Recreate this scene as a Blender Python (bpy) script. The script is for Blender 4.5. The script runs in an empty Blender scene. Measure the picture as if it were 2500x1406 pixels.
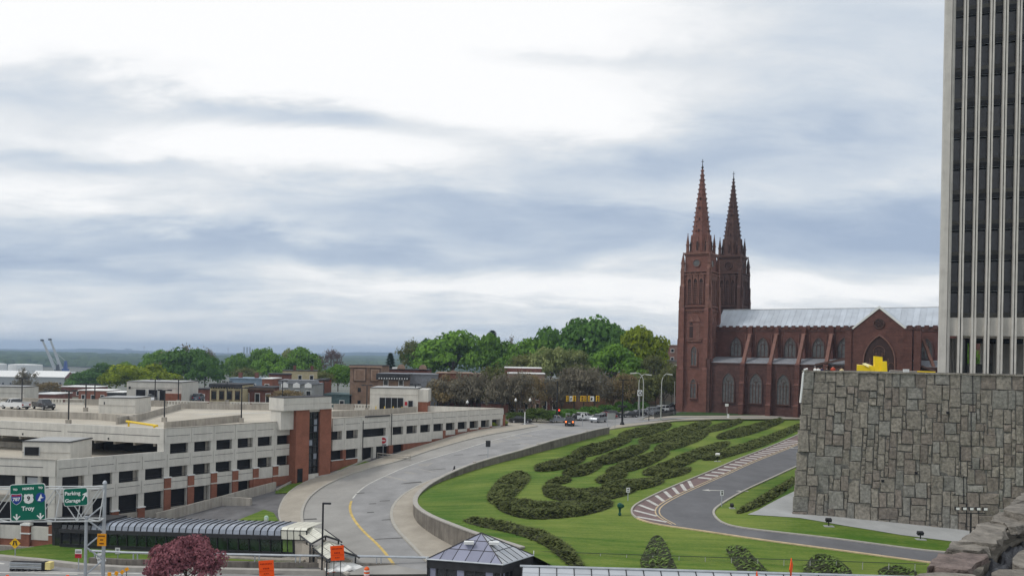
import bpy, math, random
import numpy as np
from mathutils import Vector, Matrix
from mathutils.geometry import delaunay_2d_cdt
R = math.radians
SC = bpy.context.scene
COL = SC.collection
rnd = random.Random(7)

# ------------------------------------------------------------------ camera
FPX, CX, HY, ROLL = 2000.0, 1250.0, 868.0, R(1.1)
cam_d = bpy.data.cameras.new('camera')
cam_d.sensor_width = 36.0
cam_d.lens = 36.0 * FPX / 2500.0
cam_d.shift_y = (HY - 703.0) / 2500.0
cam_d.clip_start = 0.5
cam_d.clip_end = 60000.0
cam = bpy.data.objects.new('camera', cam_d)
COL.objects.link(cam)
cam.matrix_world = Matrix.Rotation(R(90), 4, 'X') @ Matrix.Rotation(ROLL, 4, 'Z')
SC.camera = cam

# ------------------------------------------------------------------ world
SUN_EL, SUN_AZ = R(50), R(-105)          # azimuth from +Y towards +X: up to the left, a little behind the viewer
W = bpy.data.worlds.new('World')
SC.world = W
W.use_nodes = True
nt = W.node_tree
nt.nodes.clear()


def N(tree, typ, **kw):
 n = tree.nodes.new(typ)
 for k, v in kw.items():
  if k.startswith('i_'):
   key = k[2:]
   key = int(key) if key.isdigit() else key.replace('_', ' ')
   n.inputs[key].default_value = v
  else:
   setattr(n, k, v)
 return n


def mth(tree, op, a, b=None, c=None):
 n = tree.nodes.new('ShaderNodeMath')
 n.operation = op
 for i, x in enumerate((a, b, c)):
  if x is None:
   continue
  if isinstance(x, (int, float)):
   n.inputs[i].default_value = x
  else:
   tree.links.new(x, n.inputs[i])
 return n.outputs[0]


def build_world():
 L = nt.links.new
 tc = N(nt, 'ShaderNodeTexCoord')
 sep = N(nt, 'ShaderNodeSeparateXYZ')
 L(tc.outputs['Generated'], sep.inputs[0])
 x, y, z = sep.outputs
 az = mth(nt, 'ARCTAN2', x, y)
 el = mth(nt, 'ARCSINE', z)
 # layered cloud noise on a slab above the town: stretched by perspective towards the horizon
 den = mth(nt, 'ADD', mth(nt, 'MAXIMUM', z, 0.0), 0.20)
 comb = N(nt, 'ShaderNodeCombineXYZ')
 L(mth(nt, 'DIVIDE', x, den), comb.inputs[0])
 L(mth(nt, 'DIVIDE', y, den), comb.inputs[1])
 mp = N(nt, 'ShaderNodeMapping')
 mp.inputs['Rotation'].default_value = (0, 0, R(-12))
 mp.inputs['Scale'].default_value = (0.95, 1.5, 1)
 L(comb.outputs[0], mp.inputs[0])
 n1 = N(nt, 'ShaderNodeTexNoise', i_Scale=1.0, i_Detail=9.0, i_Roughness=0.55, i_Distortion=0.5)
 L(mp.outputs[0], n1.inputs['Vector'])
 n2 = N(nt, 'ShaderNodeTexNoise', i_Scale=3.1, i_Detail=8.0, i_Roughness=0.6, i_Distortion=0.3)
 L(mp.outputs[0], n2.inputs['Vector'])
 # warped azimuth / elevation
 wsep = N(nt, 'ShaderNodeSeparateXYZ')
 L(n1.outputs['Color'], wsep.inputs[0])
 azw = mth(nt, 'ADD', az, mth(nt, 'MULTIPLY', mth(nt, 'SUBTRACT', wsep.outputs[0], 0.5), 0.30))
 elw = mth(nt, 'ADD', el, mth(nt, 'MULTIPLY', mth(nt, 'SUBTRACT', wsep.outputs[1], 0.5), 0.11))
 elw = mth(nt, 'ADD', elw, mth(nt, 'MULTIPLY', mth(nt, 'SUBTRACT', n2.outputs[0], 0.5), 0.03))
 # cloud masses: (azimuth, elevation, half widths, weight), in thousandths of a radian
 blobs = [(-280, 380, 420, 110, .75), (-250, 232, 190, 26, .55), (-560, 300, 200, 45, .3), (40, 300, 130, 34, .45), (-80, 420, 160, 50, .5),
    (20, 85, 330, 20, .34), (390, 92, 190, 19, .32), (-330, 66, 260, 14, .10), (-100, 22, 700, 24, -.13), (-560, 165, 200, 22, .2), (-420, 40, 500, 22, .02),
    (-270, 278, 170, 20, -.60), (-520, 262, 170, 30, -.38), (-600, 350, 75, 30, -.14), (-470, 208, 200, 14, -.25),
    (150, 155, 330, 28, -.42), (480, 150, 200, 46, -.34), (-300, 118, 300, 21, -.48), (-560, 80, 230, 22, -.48),
    (420, 330, 260, 120, -.24), (120, 270, 220, 60, -.10), (20, 350, 160, 14, -.30), (110, 225, 230, 32, -.22), (-130, 175, 200, 22, -.20), (300, 250, 200, 30, -.2)]
 acc = None
 for a, e, sa, se, w in blobs:
  da = mth(nt, 'DIVIDE', mth(nt, 'SUBTRACT', azw, a / 1000), sa / 1000)
  de = mth(nt, 'DIVIDE', mth(nt, 'SUBTRACT', elw, e / 1000), se / 1000)
  q = mth(nt, 'ADD', mth(nt, 'MULTIPLY', da, da), mth(nt, 'MULTIPLY', de, de))
  g = mth(nt, 'MULTIPLY', mth(nt, 'EXPONENT', mth(nt, 'MULTIPLY', q, -1.0)), w)
  acc = g if acc is None else mth(nt, 'ADD', acc, g)
 base = mth(nt, 'ADD', 0.61, acc)
 base = mth(nt, 'ADD', base, mth(nt, 'MULTIPLY', mth(nt, 'SUBTRACT', n1.outputs[0], 0.5), 0.55))
 base = mth(nt, 'ADD', base, mth(nt, 'MULTIPLY', mth(nt, 'SUBTRACT', n2.outputs[0], 0.5), 0.62))
 cr = N(nt, 'ShaderNodeValToRGB')
 e = cr.color_ramp.elements
 e[0].position, e[0].color = 0.0, (0.375, 0.46, 0.60, 1)
 e[1].position, e[1].color = 1.0, (1.0, 1.0, 1.0, 1)
 for p, c in ((.24, (0.475, 0.555, 0.67)), (.45, (0.63, 0.69, 0.76)), (.62, (0.77, 0.80, 0.83)), (.82, (0.95, 0.955, 0.96))):
  q = cr.color_ramp.elements.new(p)
  q.color = c + (1,)
 L(base, cr.inputs[0])
 bg1 = N(nt, 'ShaderNodeBackground', i_Strength=1.06)
 L(cr.outputs[0], bg1.inputs[0])
 sky = N(nt, 'ShaderNodeTexSky', sky_type='NISHITA', sun_disc=False)
 sky.sun_elevation = SUN_EL
 sky.sun_rotation = SUN_AZ
 bg2 = N(nt, 'ShaderNodeBackground', i_Strength=0.10)
 L(sky.outputs[0], bg2.inputs[0])
 mx = N(nt, 'ShaderNodeMixShader', i_0=0.06)
 L(bg1.outputs[0], mx.inputs[1])
 L(bg2.outputs[0], mx.inputs[2])
 out = N(nt, 'ShaderNodeOutputWorld')
 L(mx.outputs[0], out.inputs[0])


build_world()
sd = bpy.data.lights.new('sun', 'SUN')
sd.energy = 1.5
sd.angle = R(10)
sd.color = (1.0, 0.96, 0.9)
so = bpy.data.objects.new('sun', sd)
COL.objects.link(so)
sdir = Vector((math.sin(SUN_AZ) * math.cos(SUN_EL), math.cos(SUN_AZ) * math.cos(SUN_EL), math.sin(SUN_EL)))
so.rotation_euler = sdir.to_track_quat('Z', 'Y').to_euler()
SC.view_settings.view_transform = 'Standard'
SC.view_settings.look = 'None'
SC.view_settings.exposure = 0.0
SC.view_settings.gamma = 1.0
SC.view_settings.use_curve_mapping = False
SC.cycles.max_bounces = 5
SC.cycles.diffuse_bounces = 3
SC.cycles.glossy_bounces = 3
SC.cycles.transmission_bounces = 4
SC.cycles.volume_bounces = 0
SC.cycles.use_denoising = True


# ------------------------------------------------------------------ placing helpers
def ray(px, py):
 u, v = (px - CX) / FPX, (HY - py) / FPX
 return (u * math.cos(ROLL) - v * math.sin(ROLL), u * math.sin(ROLL) + v * math.cos(ROLL))


def atY(px, py, Y):
 a, b = ray(px, py)
 return Vector((a * Y, Y, b * Y))


def atz(px, py, z):
 a, b = ray(px, py)
 Y = z / b
 return Vector((a * Y, Y, z))


def onH(px, py, H, y0=40.0, y1=420.0):
 a, b = ray(px, py)
 Y = y0
 prev = None
 while Y < y1:
  if b * Y <= H(a * Y, Y):
   lo, hi = (prev or y0), Y
   for _ in range(18):
    m = (lo + hi) / 2
    if b * m <= H(a * m, m):
     hi = m
    else:
     lo = m
   return Vector((a * hi, hi, H(a * hi, hi)))
  prev = Y
  Y += 0.7
 return Vector((a * y1, y1, H(a * y1, y1)))


def on_line(px, py, p0, d):
 """distance along the plan line p0 + s d met by the sight line of a picture column"""
 a, _ = ray(px, py)
 return (a * p0[1] - p0[0]) / (d[0] - a * d[1])


# ------------------------------------------------------------------ materials
MATS = {}


def mat(name, col, rough=.85, var=.12, scale=1.5, col2=None, bump=0.0, bscale=8.0, metal=0.0, rand=0.0, spec=.25,
  stretch=(1, 1, 1), emit=None, coord='obj', detail=6.0, alpha=None, streak=0.0, jit=0.0):
 if name in MATS:
  return MATS[name]
 m = bpy.data.materials.new(name)
 m.use_nodes = True
 t = m.node_tree
 b = t.nodes['Principled BSDF']
 L = t.links.new
 tc = N(t, 'ShaderNodeTexCoord')
 geo = N(t, 'ShaderNodeNewGeometry')
 mp = N(t, 'ShaderNodeMapping')
 mp.inputs['Scale'].default_value = stretch
 L(tc.outputs['Object'] if coord == 'obj' else geo.outputs['Position'], mp.inputs[0])
 n = N(t, 'ShaderNodeTexNoise', i_Scale=scale, i_Detail=detail, i_Roughness=.62)
 L(mp.outputs[0], n.inputs['Vector'])
 rp = N(t, 'ShaderNodeMapRange')
 rp.inputs[1].default_value, rp.inputs[2].default_value = .3, .7
 L(n.outputs[0], rp.inputs[0])
 c1 = tuple(c * (1 - var) for c in col)
 c2 = tuple(min(1, c * (1 + var)) for c in (col2 or col))
 mx = N(t, 'ShaderNodeMix', data_type='RGBA')
 mx.inputs[6].default_value = c1 + (1,)
 mx.inputs[7].default_value = c2 + (1,)
 L(rp.outputs[0], mx.inputs[0])
 o = mx.outputs[2]
 if streak:
  mp2 = N(t, 'ShaderNodeMapping')
  mp2.inputs['Scale'].default_value = (1.6, 1.6, .12)
  L(geo.outputs['Position'], mp2.inputs[0])
  ns = N(t, 'ShaderNodeTexNoise', i_Scale=1.3, i_Detail=6.0, i_Roughness=.7)
  L(mp2.outputs[0], ns.inputs['Vector'])
  rs = N(t, 'ShaderNodeMapRange')
  rs.inputs[1].default_value, rs.inputs[2].default_value = .42, .72
  rs.inputs[3].default_value, rs.inputs[4].default_value = 1.0, 1.0 - streak
  L(ns.outputs[0], rs.inputs[0])
  hv = N(t, 'ShaderNodeHueSaturation')
  L(o, hv.inputs['Color'])
  L(rs.outputs[0], hv.inputs['Value'])
  o = hv.outputs[0]
 if rand:
  oi = N(t, 'ShaderNodeObjectInfo')
  r2 = N(t, 'ShaderNodeMapRange')
  r2.inputs[3].default_value, r2.inputs[4].default_value = 1 - rand, 1 + rand
  L(oi.outputs['Random'], r2.inputs[0])
  hv = N(t, 'ShaderNodeHueSaturation')
  L(o, hv.inputs['Color'])
  L(r2.outputs[0], hv.inputs['Value'])
  o = hv.outputs[0]
 L(o, b.inputs['Base Color'])
 b.inputs['Roughness'].default_value = rough
 b.inputs['Metallic'].default_value = metal
 b.inputs['Specular IOR Level'].default_value = spec
 if bump:
  n2 = N(t, 'ShaderNodeTexNoise', i_Scale=bscale, i_Detail=6.0, i_Roughness=.6)
  L(mp.outputs[0], n2.inputs['Vector'])
  bp = N(t, 'ShaderNodeBump', i_Strength=bump, i_Distance=.08)
  L(n2.outputs[0], bp.inputs['Height'])
  L(bp.outputs[0], b.inputs['Normal'])
 if emit:
  b.inputs['Emission Color'].default_value = tuple(emit[:3]) + (1,)
  b.inputs['Emission Strength'].default_value = emit[3]
 if alpha is not None:
  b.inputs['Alpha'].default_value = alpha
 MATS[name] = m
 return m


def brick_mat(name, c1, c2, mortar, scale=1.0, rough=.9, bw=.42, bh=.14, var=.15):
 """masonry courses on upright faces, mapped by world position"""
 m = bpy.data.materials.new(name)
 m.use_nodes = True
 t = m.node_tree
 b = t.nodes['Principled BSDF']
 L = t.links.new
 geo = N(t, 'ShaderNodeTexCoord')
 s = N(t, 'ShaderNodeSeparateXYZ')
 L(geo.outputs['Object'], s.inputs[0])
 cb = N(t, 'ShaderNodeCombineXYZ')
 L(mth(t, 'ADD', s.outputs[0], s.outputs[1]), cb.inputs[0])
 L(s.outputs[2], cb.inputs[1])
 br = N(t, 'ShaderNodeTexBrick', i_Scale=scale)
 br.inputs['Color1'].default_value = c1 + (1,)
 br.inputs['Color2'].default_value = c2 + (1,)
 br.inputs['Mortar'].default_value = mortar + (1,)
 br.inputs['Mortar Size'].default_value = .012
 br.inputs['Brick Width'].default_value = bw
 br.inputs['Row Height'].default_value = bh
 L(cb.outputs[0], br.inputs['Vector'])
 n = N(t, 'ShaderNodeTexNoise', i_Scale=.8, i_Detail=8.0, i_Roughness=.7)
 L(geo.outputs['Object'], n.inputs['Vector'])
 r2 = N(t, 'ShaderNodeMapRange')
 r2.inputs[1].default_value, r2.inputs[2].default_value = .3, .7
 r2.inputs[3].default_value, r2.inputs[4].default_value = 1 - var, 1 + var
 L(n.outputs[0], r2.inputs[0])
 hv = N(t, 'ShaderNodeHueSaturation')
 L(br.outputs[0], hv.inputs['Color'])
 L(r2.outputs[0], hv.inputs['Value'])
 L(hv.outputs[0], b.inputs['Base Color'])
 b.inputs['Roughness'].default_value = rough
 b.inputs['Specular IOR Level'].default_value = .2
 bp = N(t, 'ShaderNodeBump', i_Strength=.35, i_Distance=.05)
 L(n.outputs[0], bp.inputs['Height'])
 L(bp.outputs[0], b.inputs['Normal'])
 MATS[name] = m
 return m


def leaf_mat(name, dark, light, scale=.35, rand=.12, trans=.25):
 m = bpy.data.materials.new(name)
 m.use_nodes = True
 t = m.node_tree
 L = t.links.new
 b = t.nodes['Principled BSDF']
 geo = N(t, 'ShaderNodeNewGeometry')
 n = N(t, 'ShaderNodeTexNoise', i_Scale=scale, i_Detail=8.0, i_Roughness=.75)
 L(geo.outputs['Position'], n.inputs['Vector'])
 rp = N(t, 'ShaderNodeMapRange')
 rp.inputs[1].default_value, rp.inputs[2].default_value = .34, .66
 L(n.outputs[0], rp.inputs[0])
 mx = N(t, 'ShaderNodeMix', data_type='RGBA')
 mx.inputs[6].default_value = dark + (1,)
 mx.inputs[7].default_value = light + (1,)
 L(rp.outputs[0], mx.inputs[0])
 oi = N(t, 'ShaderNodeObjectInfo')
 r2 = N(t, 'ShaderNodeMapRange')
 r2.inputs[3].default_value, r2.inputs[4].default_value = 1 - rand, 1 + rand
 L(oi.outputs['Random'], r2.inputs[0])
 hv = N(t, 'ShaderNodeHueSaturation')
 L(mx.outputs[2], hv.inputs['Color'])
 L(r2.outputs[0], hv.inputs['Value'])
 L(hv.outputs[0], b.inputs['Base Color'])
 b.inputs['Roughness'].default_value = .8
 b.inputs['Specular IOR Level'].default_value = .12
 tr = N(t, 'ShaderNodeBsdfTranslucent')
 L(hv.outputs[0], tr.inputs[0])
 ms = N(t, 'ShaderNodeMixShader', i_0=trans)
 out = t.nodes['Material Output']
 L(b.outputs[0], ms.inputs[1])
 L(tr.outputs[0], ms.inputs[2])
 L(ms.outputs[0], out.inputs[0])
 MATS[name] = m
 return m


concrete = mat('precast concrete', (.60, .58, .53), var=.08, scale=.9, bump=.12, bscale=5, streak=.15)
concrete_old = mat('weathered concrete', (.39, .36, .315), var=.18, scale=.5, bump=.2, streak=.35)
wall_conc = mat('retaining wall concrete', (.205, .185, .16), var=.25, scale=.8, bump=.3, streak=.5)
wall_cap = mat('wall cap', (.36, .34, .31), var=.15, scale=1.0)
deckm = mat('deck concrete', (.46, .42, .35), var=.16, scale=.16, bump=.1, coord='pos')
brick = brick_mat('red brick', (.27, .102, .066), (.235, .088, .058), (.27, .13, .09), bw=.22, bh=.075, var=.2)
brick2 = brick_mat('old brick', (.19, .07, .05), (.15, .055, .045), (.2, .12, .1), bw=.25, bh=.09, var=.3)
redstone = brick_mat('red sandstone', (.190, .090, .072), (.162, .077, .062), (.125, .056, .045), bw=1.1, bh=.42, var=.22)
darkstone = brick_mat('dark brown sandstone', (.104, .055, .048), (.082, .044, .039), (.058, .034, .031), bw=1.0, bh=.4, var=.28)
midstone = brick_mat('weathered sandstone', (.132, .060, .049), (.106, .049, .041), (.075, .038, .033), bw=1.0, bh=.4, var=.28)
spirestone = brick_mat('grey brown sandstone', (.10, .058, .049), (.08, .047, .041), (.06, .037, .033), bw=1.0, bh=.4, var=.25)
trimstone = mat('sandstone trim', (.185, .095, .075), var=.25, scale=1.2, bump=.2)
trimdark = mat('dark stone trim', (.095, .055, .048), var=.25, scale=1.2, bump=.2)
asphalt = mat('asphalt', (.135, .135, .142), var=.16, scale=.35, bump=.15, bscale=20, coord='pos', rough=.9)
asphalt_old = mat('patchy asphalt', (.135, .132, .135), var=.3, scale=.4, bump=.2, bscale=9, coord='pos', rough=.9)
roadc = mat('road concrete', (.30, .29, .272), var=.16, scale=.22, bump=.08, bscale=14, coord='pos', rough=.9)
roadd = mat('road lane worn', (.265, .262, .260), var=.18, scale=.3, bump=.08, coord='pos', rough=.9)
walkm = mat('sidewalk concrete', (.36, .325, .272), var=.13, scale=.5, bump=.1, coord='pos', rough=.9)
pathm = mat('path concrete', (.36, .365, .36), var=.12, scale=.4, bump=.1, coord='pos', rough=.9)
curbm = mat('granite curb', (.38, .36, .32), var=.12, scale=2)
whitep = mat('white road paint', (.50, .49, .46), var=.25, scale=1.4, coord='pos')
yellowp = mat('yellow road paint', (.52, .38, .13), var=.22, scale=1.2, coord='pos')
tanp = mat('tan road paint', (.50, .39, .25), var=.2, scale=1.2, coord='pos')
redp = mat('worn red paving', (.17, .12, .115), var=.2, scale=1.2, coord='pos')
yellow = mat('yellow enamel', (.72, .50, .03), var=.05, rough=.5)
sculpt_y = mat('yellow lacquer', (.80, .58, .01), var=.04, rough=.45)
sculpt_p = mat('pale yellow lacquer', (.86, .80, .42), var=.04, rough=.45)
black = mat('black metal', (.02, .02, .022), var=.1, rough=.5)
darkm = mat('dark bronze metal', (.035, .035, .038), var=.2, rough=.45)
voidm = mat('black fill and shade', (.012, .012, .015), var=.3, rough=.6)  # near-black; in the garage openings the interior shade is put into this colour
steel = mat('galvanised steel', (.42, .45, .48), var=.12, rough=.45, metal=.3)
whitem = mat('white paint', (.72, .73, .72), var=.05, rough=.55)
whiteroof = mat('white roof membrane', (.78, .78, .76), var=.06, rough=.7)
greyroof = mat('grey roofing', (.22, .23, .25), var=.2, rough=.8)
darkroof = mat('black roofing', (.045, .045, .05), var=.3, rough=.8)
blueroof = mat('blue grey roofing', (.22, .30, .38), var=.15, rough=.7)
orange = mat('fluorescent orange', (.95, .10, .008), var=.02, rough=.6)
orangeb = mat('barrel orange', (.75, .12, .02), var=.06, rough=.5)
amber = mat('amber sign', (.80, .33, .01), var=.03, rough=.55)
sgreen = mat('sign green', (.0, .135, .085), var=.04, rough=.5)
sblue = mat('sign blue', (.02, .06, .30), var=.05, rough=.5)
sred = mat('sign red', (.42, .02, .03), var=.05, rough=.5)
glassd = mat('dark glass', (.018, .02, .024), var=.3, rough=.08, spec=.8, scale=.4)
glasst = mat('tower glass', (.030, .030, .034), var=.35, rough=.22, spec=.5, scale=.6, rand=.35, coord='pos')
spandm = mat('tower spandrel', (.085, .082, .072), var=.15, rough=.5, rand=.4)
marble = mat('grey marble', (.55, .53, .485), var=.12, scale=.8, rough=.6, streak=.14, coord='pos')
canopyg = mat('canopy glazing', (.26, .29, .345), var=.2, rough=.22, spec=.7, scale=.6, rand=.15)
pyrg = mat('pavilion glazing', (.26, .27, .36), var=.12, rough=.25, spec=.6, scale=.3, rand=.12)
pyrg2 = mat('pale glazing', (.42, .44, .47), var=.1, rough=.25, spec=.6, scale=.3, rand=.1)
frosted = mat('frosted glazing', (.66, .65, .56), var=.07, rough=.3, scale=1, rand=.06)
stonem = mat('wall stone', (.240, .218, .184), var=.48, scale=3.2, bump=1.0, bscale=4.5, rand=.11, detail=10)
stoneb = mat('brown wall stone', (.210, .182, .155), var=.42, scale=3.2, bump=1.0, bscale=4.5, rand=.11, detail=10)
stoneg = mat('blue grey wall stone', (.225, .216, .192), var=.42, scale=3.2, bump=1.0, bscale=4.5, rand=.11, detail=10)
mortar = mat('mortar', (.14, .135, .122), var=.4, scale=2.5, bump=.3)
mortarl = mat('pale mortar', (.30, .29, .26), var=.3, scale=2.5, bump=.3)
capst = mat('cap stone', (.225, .205, .178), var=.45, scale=6.0, bump=1.0, bscale=14, rand=.12)
cappk = mat('pink cap stone', (.205, .162, .146), var=.42, scale=6.0, bump=1.0, bscale=14)
flash = mat('dark roofing felt', (.05, .052, .06), var=.5, scale=2.5, bump=.8, bscale=5, rough=.45)
roofm = mat('standing seam roof', (.44, .48, .53), var=.14, scale=.35, rough=.42, streak=.0, rand=.10, spec=.4)
glassw = mat('leaded glass', (.095, .095, .095), var=.4, scale=1.6, rough=.35, spec=.5)
louvrem = mat('louvre', (.05, .028, .025), var=.2)
watermat = mat('river water', (.16, .19, .22), var=.1, rough=.15, spec=.6, scale=.02, coord='pos')
bark = mat('bark', (.12, .10, .08), var=.3, scale=3, bump=.3)
barkg = mat('grey bark', (.11, .098, .09), var=.3, scale=3)
tyre = mat('tyre rubber', (.02, .02, .02), rough=.9)
rimm = mat('wheel rim', (.4, .4, .41), rough=.4, metal=.5)
headl = mat('headlight', (.75, .76, .76), rough=.2)
taill = mat('tail light', (.35, .02, .02), rough=.3)
taillit = mat('lit tail light', (.8, .1, .03), emit=(1.0, .22, .05, 2.2))
siglit = mat('lit red signal', (.8, .05, .03), emit=(1.0, .06, .03, 2.0))
floodlit = mat('flood lamp face', (.8, .8, .78), rough=.3)
skin = mat('skin', (.45, .27, .2), rough=.6)


# ------------------------------------------------------------------ mesh helpers
def mesh_np(name, V, F, m, smooth=False):
 V = np.asarray(V, dtype=np.float32)
 F = np.asarray(F, dtype=np.int32)
 me = bpy.data.meshes.new(name)
 me.vertices.add(len(V))
 me.vertices.foreach_set('co', V.ravel())
 k = F.shape[1]
 me.loops.add(F.size)
 me.loops.foreach_set('vertex_index', F.ravel())
 me.polygons.add(len(F))
 me.polygons.foreach_set('loop_start', np.arange(0, F.size, k, dtype=np.int32))
 me.polygons.foreach_set('loop_total', np.full(len(F), k, dtype=np.int32))
 if smooth:
  me.polygons.foreach_set('use_smooth', np.ones(len(F), dtype=bool))
 me.update(calc_edges=True)
 me.materials.append(m)
 return me


def link(name, me, parent=None, loc=None, rz=0.0, scale=None):
 o = bpy.data.objects.new(name, me)
 COL.objects.link(o)
 if loc is not None:
  o.location = loc
 if rz:
  o.rotation_euler = (0, 0, rz)
 if scale is not None:
  o.scale = scale
 if parent is not None:
  o.parent = parent
 return o


class MB:
 def __init__(s, M=None):
  s.v, s.f, s.M = [], [], M

 def add(s, vs, fs):
  n = len(s.v)
  for p in vs:
   p = Vector(p)
   s.v.append(s.M @ p if s.M is not None else p)
  s.f += [tuple(i + n for i in f) for f in fs]
  return s

 def box(s, x0, x1, y0, y1, z0, z1):
  if x0 > x1: x0, x1 = x1, x0
  if y0 > y1: y0, y1 = y1, y0
  if z0 > z1: z0, z1 = z1, z0
  return s.add([(x0, y0, z0), (x1, y0, z0), (x1, y1, z0), (x0, y1, z0), (x0, y0, z1), (x1, y0, z1), (x1, y1, z1), (x0, y1, z1)],
      [(0, 3, 2, 1), (4, 5, 6, 7), (0, 1, 5, 4), (1, 2, 6, 5), (2, 3, 7, 6), (3, 0, 4, 7)])

 def hexa(s, b, t):
  """prism between two rings of the same number of points"""
  n = len(b)
  return s.add(list(b) + list(t), [tuple(range(n))[::-1], tuple(range(n, 2 * n))] + [(i, (i + 1) % n, n + (i + 1) % n, n + i) for i in range(n)])

 def prism(s, poly, z0, z1):
  return s.hexa([(x, y, z0) for x, y in poly], [(x, y, z1) for x, y in poly])

 def extr(s, poly, y0, y1):
  """profile in x-z pushed along y"""
  return s.hexa([(x, y1, z) for x, z in poly], [(x, y0, z) for x, z in poly])

 def tube(s, pts, r, n=6, r2=None):
  pts = [Vector(p) for p in pts]
  rings = []
  K = len(pts)
  for i, p in enumerate(pts):
   d = (pts[min(i + 1, K - 1)] - pts[max(i - 1, 0)]).normalized()
   up = Vector((0, 0, 1)) if abs(d.z) < .9 else Vector((1, 0, 0))
   a = d.cross(up).normalized()
   b = d.cross(a)
   rr = r if r2 is None else r + (r2 - r) * i / (K - 1)
   rings.append([p + a * rr * math.cos(2 * math.pi * j / n) + b * rr * math.sin(2 * math.pi * j / n) for j in range(n)])
  vs = [q for g in rings for q in g]
  fs = [tuple(range(n))[::-1], tuple(range((K - 1) * n, K * n))]
  for i in range(K - 1):
   fs += [(i * n + j, i * n + (j + 1) % n, (i + 1) * n + (j + 1) % n, (i + 1) * n + j) for j in range(n)]
  return s.add(vs, fs)

 def lathe(s, prof, n=10, c=(0, 0)):
  vs, fs = [], []
  for r, z in prof:
   vs += [(c[0] + r * math.cos(2 * math.pi * j / n), c[1] + r * math.sin(2 * math.pi * j / n), z) for j in range(n)]
  for i in range(len(prof) - 1):
   fs += [(i * n + j, i * n + (j + 1) % n, (i + 1) * n + (j + 1) % n, (i + 1) * n + j) for j in range(n)]
  fs += [tuple(range(n))[::-1], tuple(range((len(prof) - 1) * n, len(prof) * n))]
  return s.add(vs, fs)

 def build(s, name, m, parent=None, smooth=False, kind=None, world=False, bevel=0):
  me = bpy.data.meshes.new(name)
  me.from_pydata([tuple(v) for v in s.v], [], s.f)
  me.materials.append(m)
  if smooth:
   for p in me.polygons:
    p.use_smooth = True
  me.update()
  o = bpy.data.objects.new(name, me)
  COL.objects.link(o)
  if parent is not None:
   o.parent = parent
   if world:
    o.matrix_parent_inverse = parent.matrix_basis.inverted()
  if kind:
   o['kind'] = kind
  return o


def part(name, m, parent, *boxes, world=False):
 b = MB()
 for q in boxes:
  b.box(*q)
 return b.build(name, m, parent, world=world)


def tag(o, label, cat, group=None):
 o['label'] = label
 o['category'] = cat
 if group:
  o['group'] = group
 return o


def thing(name, label, cat, loc=(0, 0, 0), rz=0.0, group=None, M=None):
 o = bpy.data.objects.new(name, None)
 COL.objects.link(o)
 o.empty_display_size = .5
 if M is not None:
  o.matrix_basis = M
 else:
  o.matrix_basis = Matrix.Translation(Vector(loc)) @ Matrix.Rotation(rz, 4, 'Z')
 return tag(o, label, cat, group)


def kids(o):
 if o.name not in KC:
  KC[o.name] = list(o.children)
 return KC[o.name]


KC = {}


def copy_tree(o, parent=None):
 c = o.copy()
 COL.objects.link(c)
 c.parent = parent
 for ch in kids(o):
  copy_tree(ch, c)
 return c


def frame(p, d):
 """local x along d, local y to the left of it (into the building), z up"""
 d = Vector((d[0], d[1])).normalized()
 return Matrix(((d.x, -d.y, 0, p[0]), (d.y, d.x, 0, p[1]), (0, 0, 1, 0), (0, 0, 0, 1)))


def text(s, m, parent, loc, size, rot=None, name='lettering', align='CENTER', ext=.01, bold=.0):
 c = bpy.data.curves.new(name, 'FONT')
 c.body = s
 c.size = size
 c.align_x = align
 c.align_y = 'CENTER'
 c.extrude = ext
 c.offset = bold
 c.materials.append(m)
 q = bpy.data.objects.new(name, c)
 COL.objects.link(q)
 bpy.context.view_layer.update()
 me = bpy.data.meshes.new_from_object(q.evaluated_get(bpy.context.evaluated_depsgraph_get()))
 bpy.data.objects.remove(q)
 o = bpy.data.objects.new(name, me)
 COL.objects.link(o)
 o.parent = parent
 o.location = loc
 o.rotation_euler = rot or (R(90), 0, 0)
 return o


def dens(pts, step):
 out = []
 n = len(pts)
 for i in range(n):
  a, b = Vector(pts[i][:2]), Vector(pts[(i + 1) % n][:2])
  k = max(1, int((b - a).length / step))
  out += [a + (b - a) * (j / k) for j in range(k)]
 return out


def inpoly(P, X, Y):
 n = len(P)
 c = np.zeros(len(X), bool)
 j = n - 1
 for i in range(n):
  xi, yi, xj, yj = P[i][0], P[i][1], P[j][0], P[j][1]
  t = ((yi > Y) != (yj > Y)) & (X < (xj - xi) * (Y - yi) / ((yj - yi) or 1e-12) + xi)
  c ^= t
  j = i
 return c


def smoothpoly(pts, closed=False, it=2):
 pts = [Vector(p) for p in pts]
 for _ in range(it):
  q = []
  n = len(pts)
  rng = range(n) if closed else range(n - 1)
  if not closed:
   q.append(pts[0])
  for i in rng:
   a, b = pts[i], pts[(i + 1) % n]
   q += [a * .75 + b * .25, a * .25 + b * .75]
  if not closed:
   q.append(pts[-1])
  pts = q
 return pts


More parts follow.
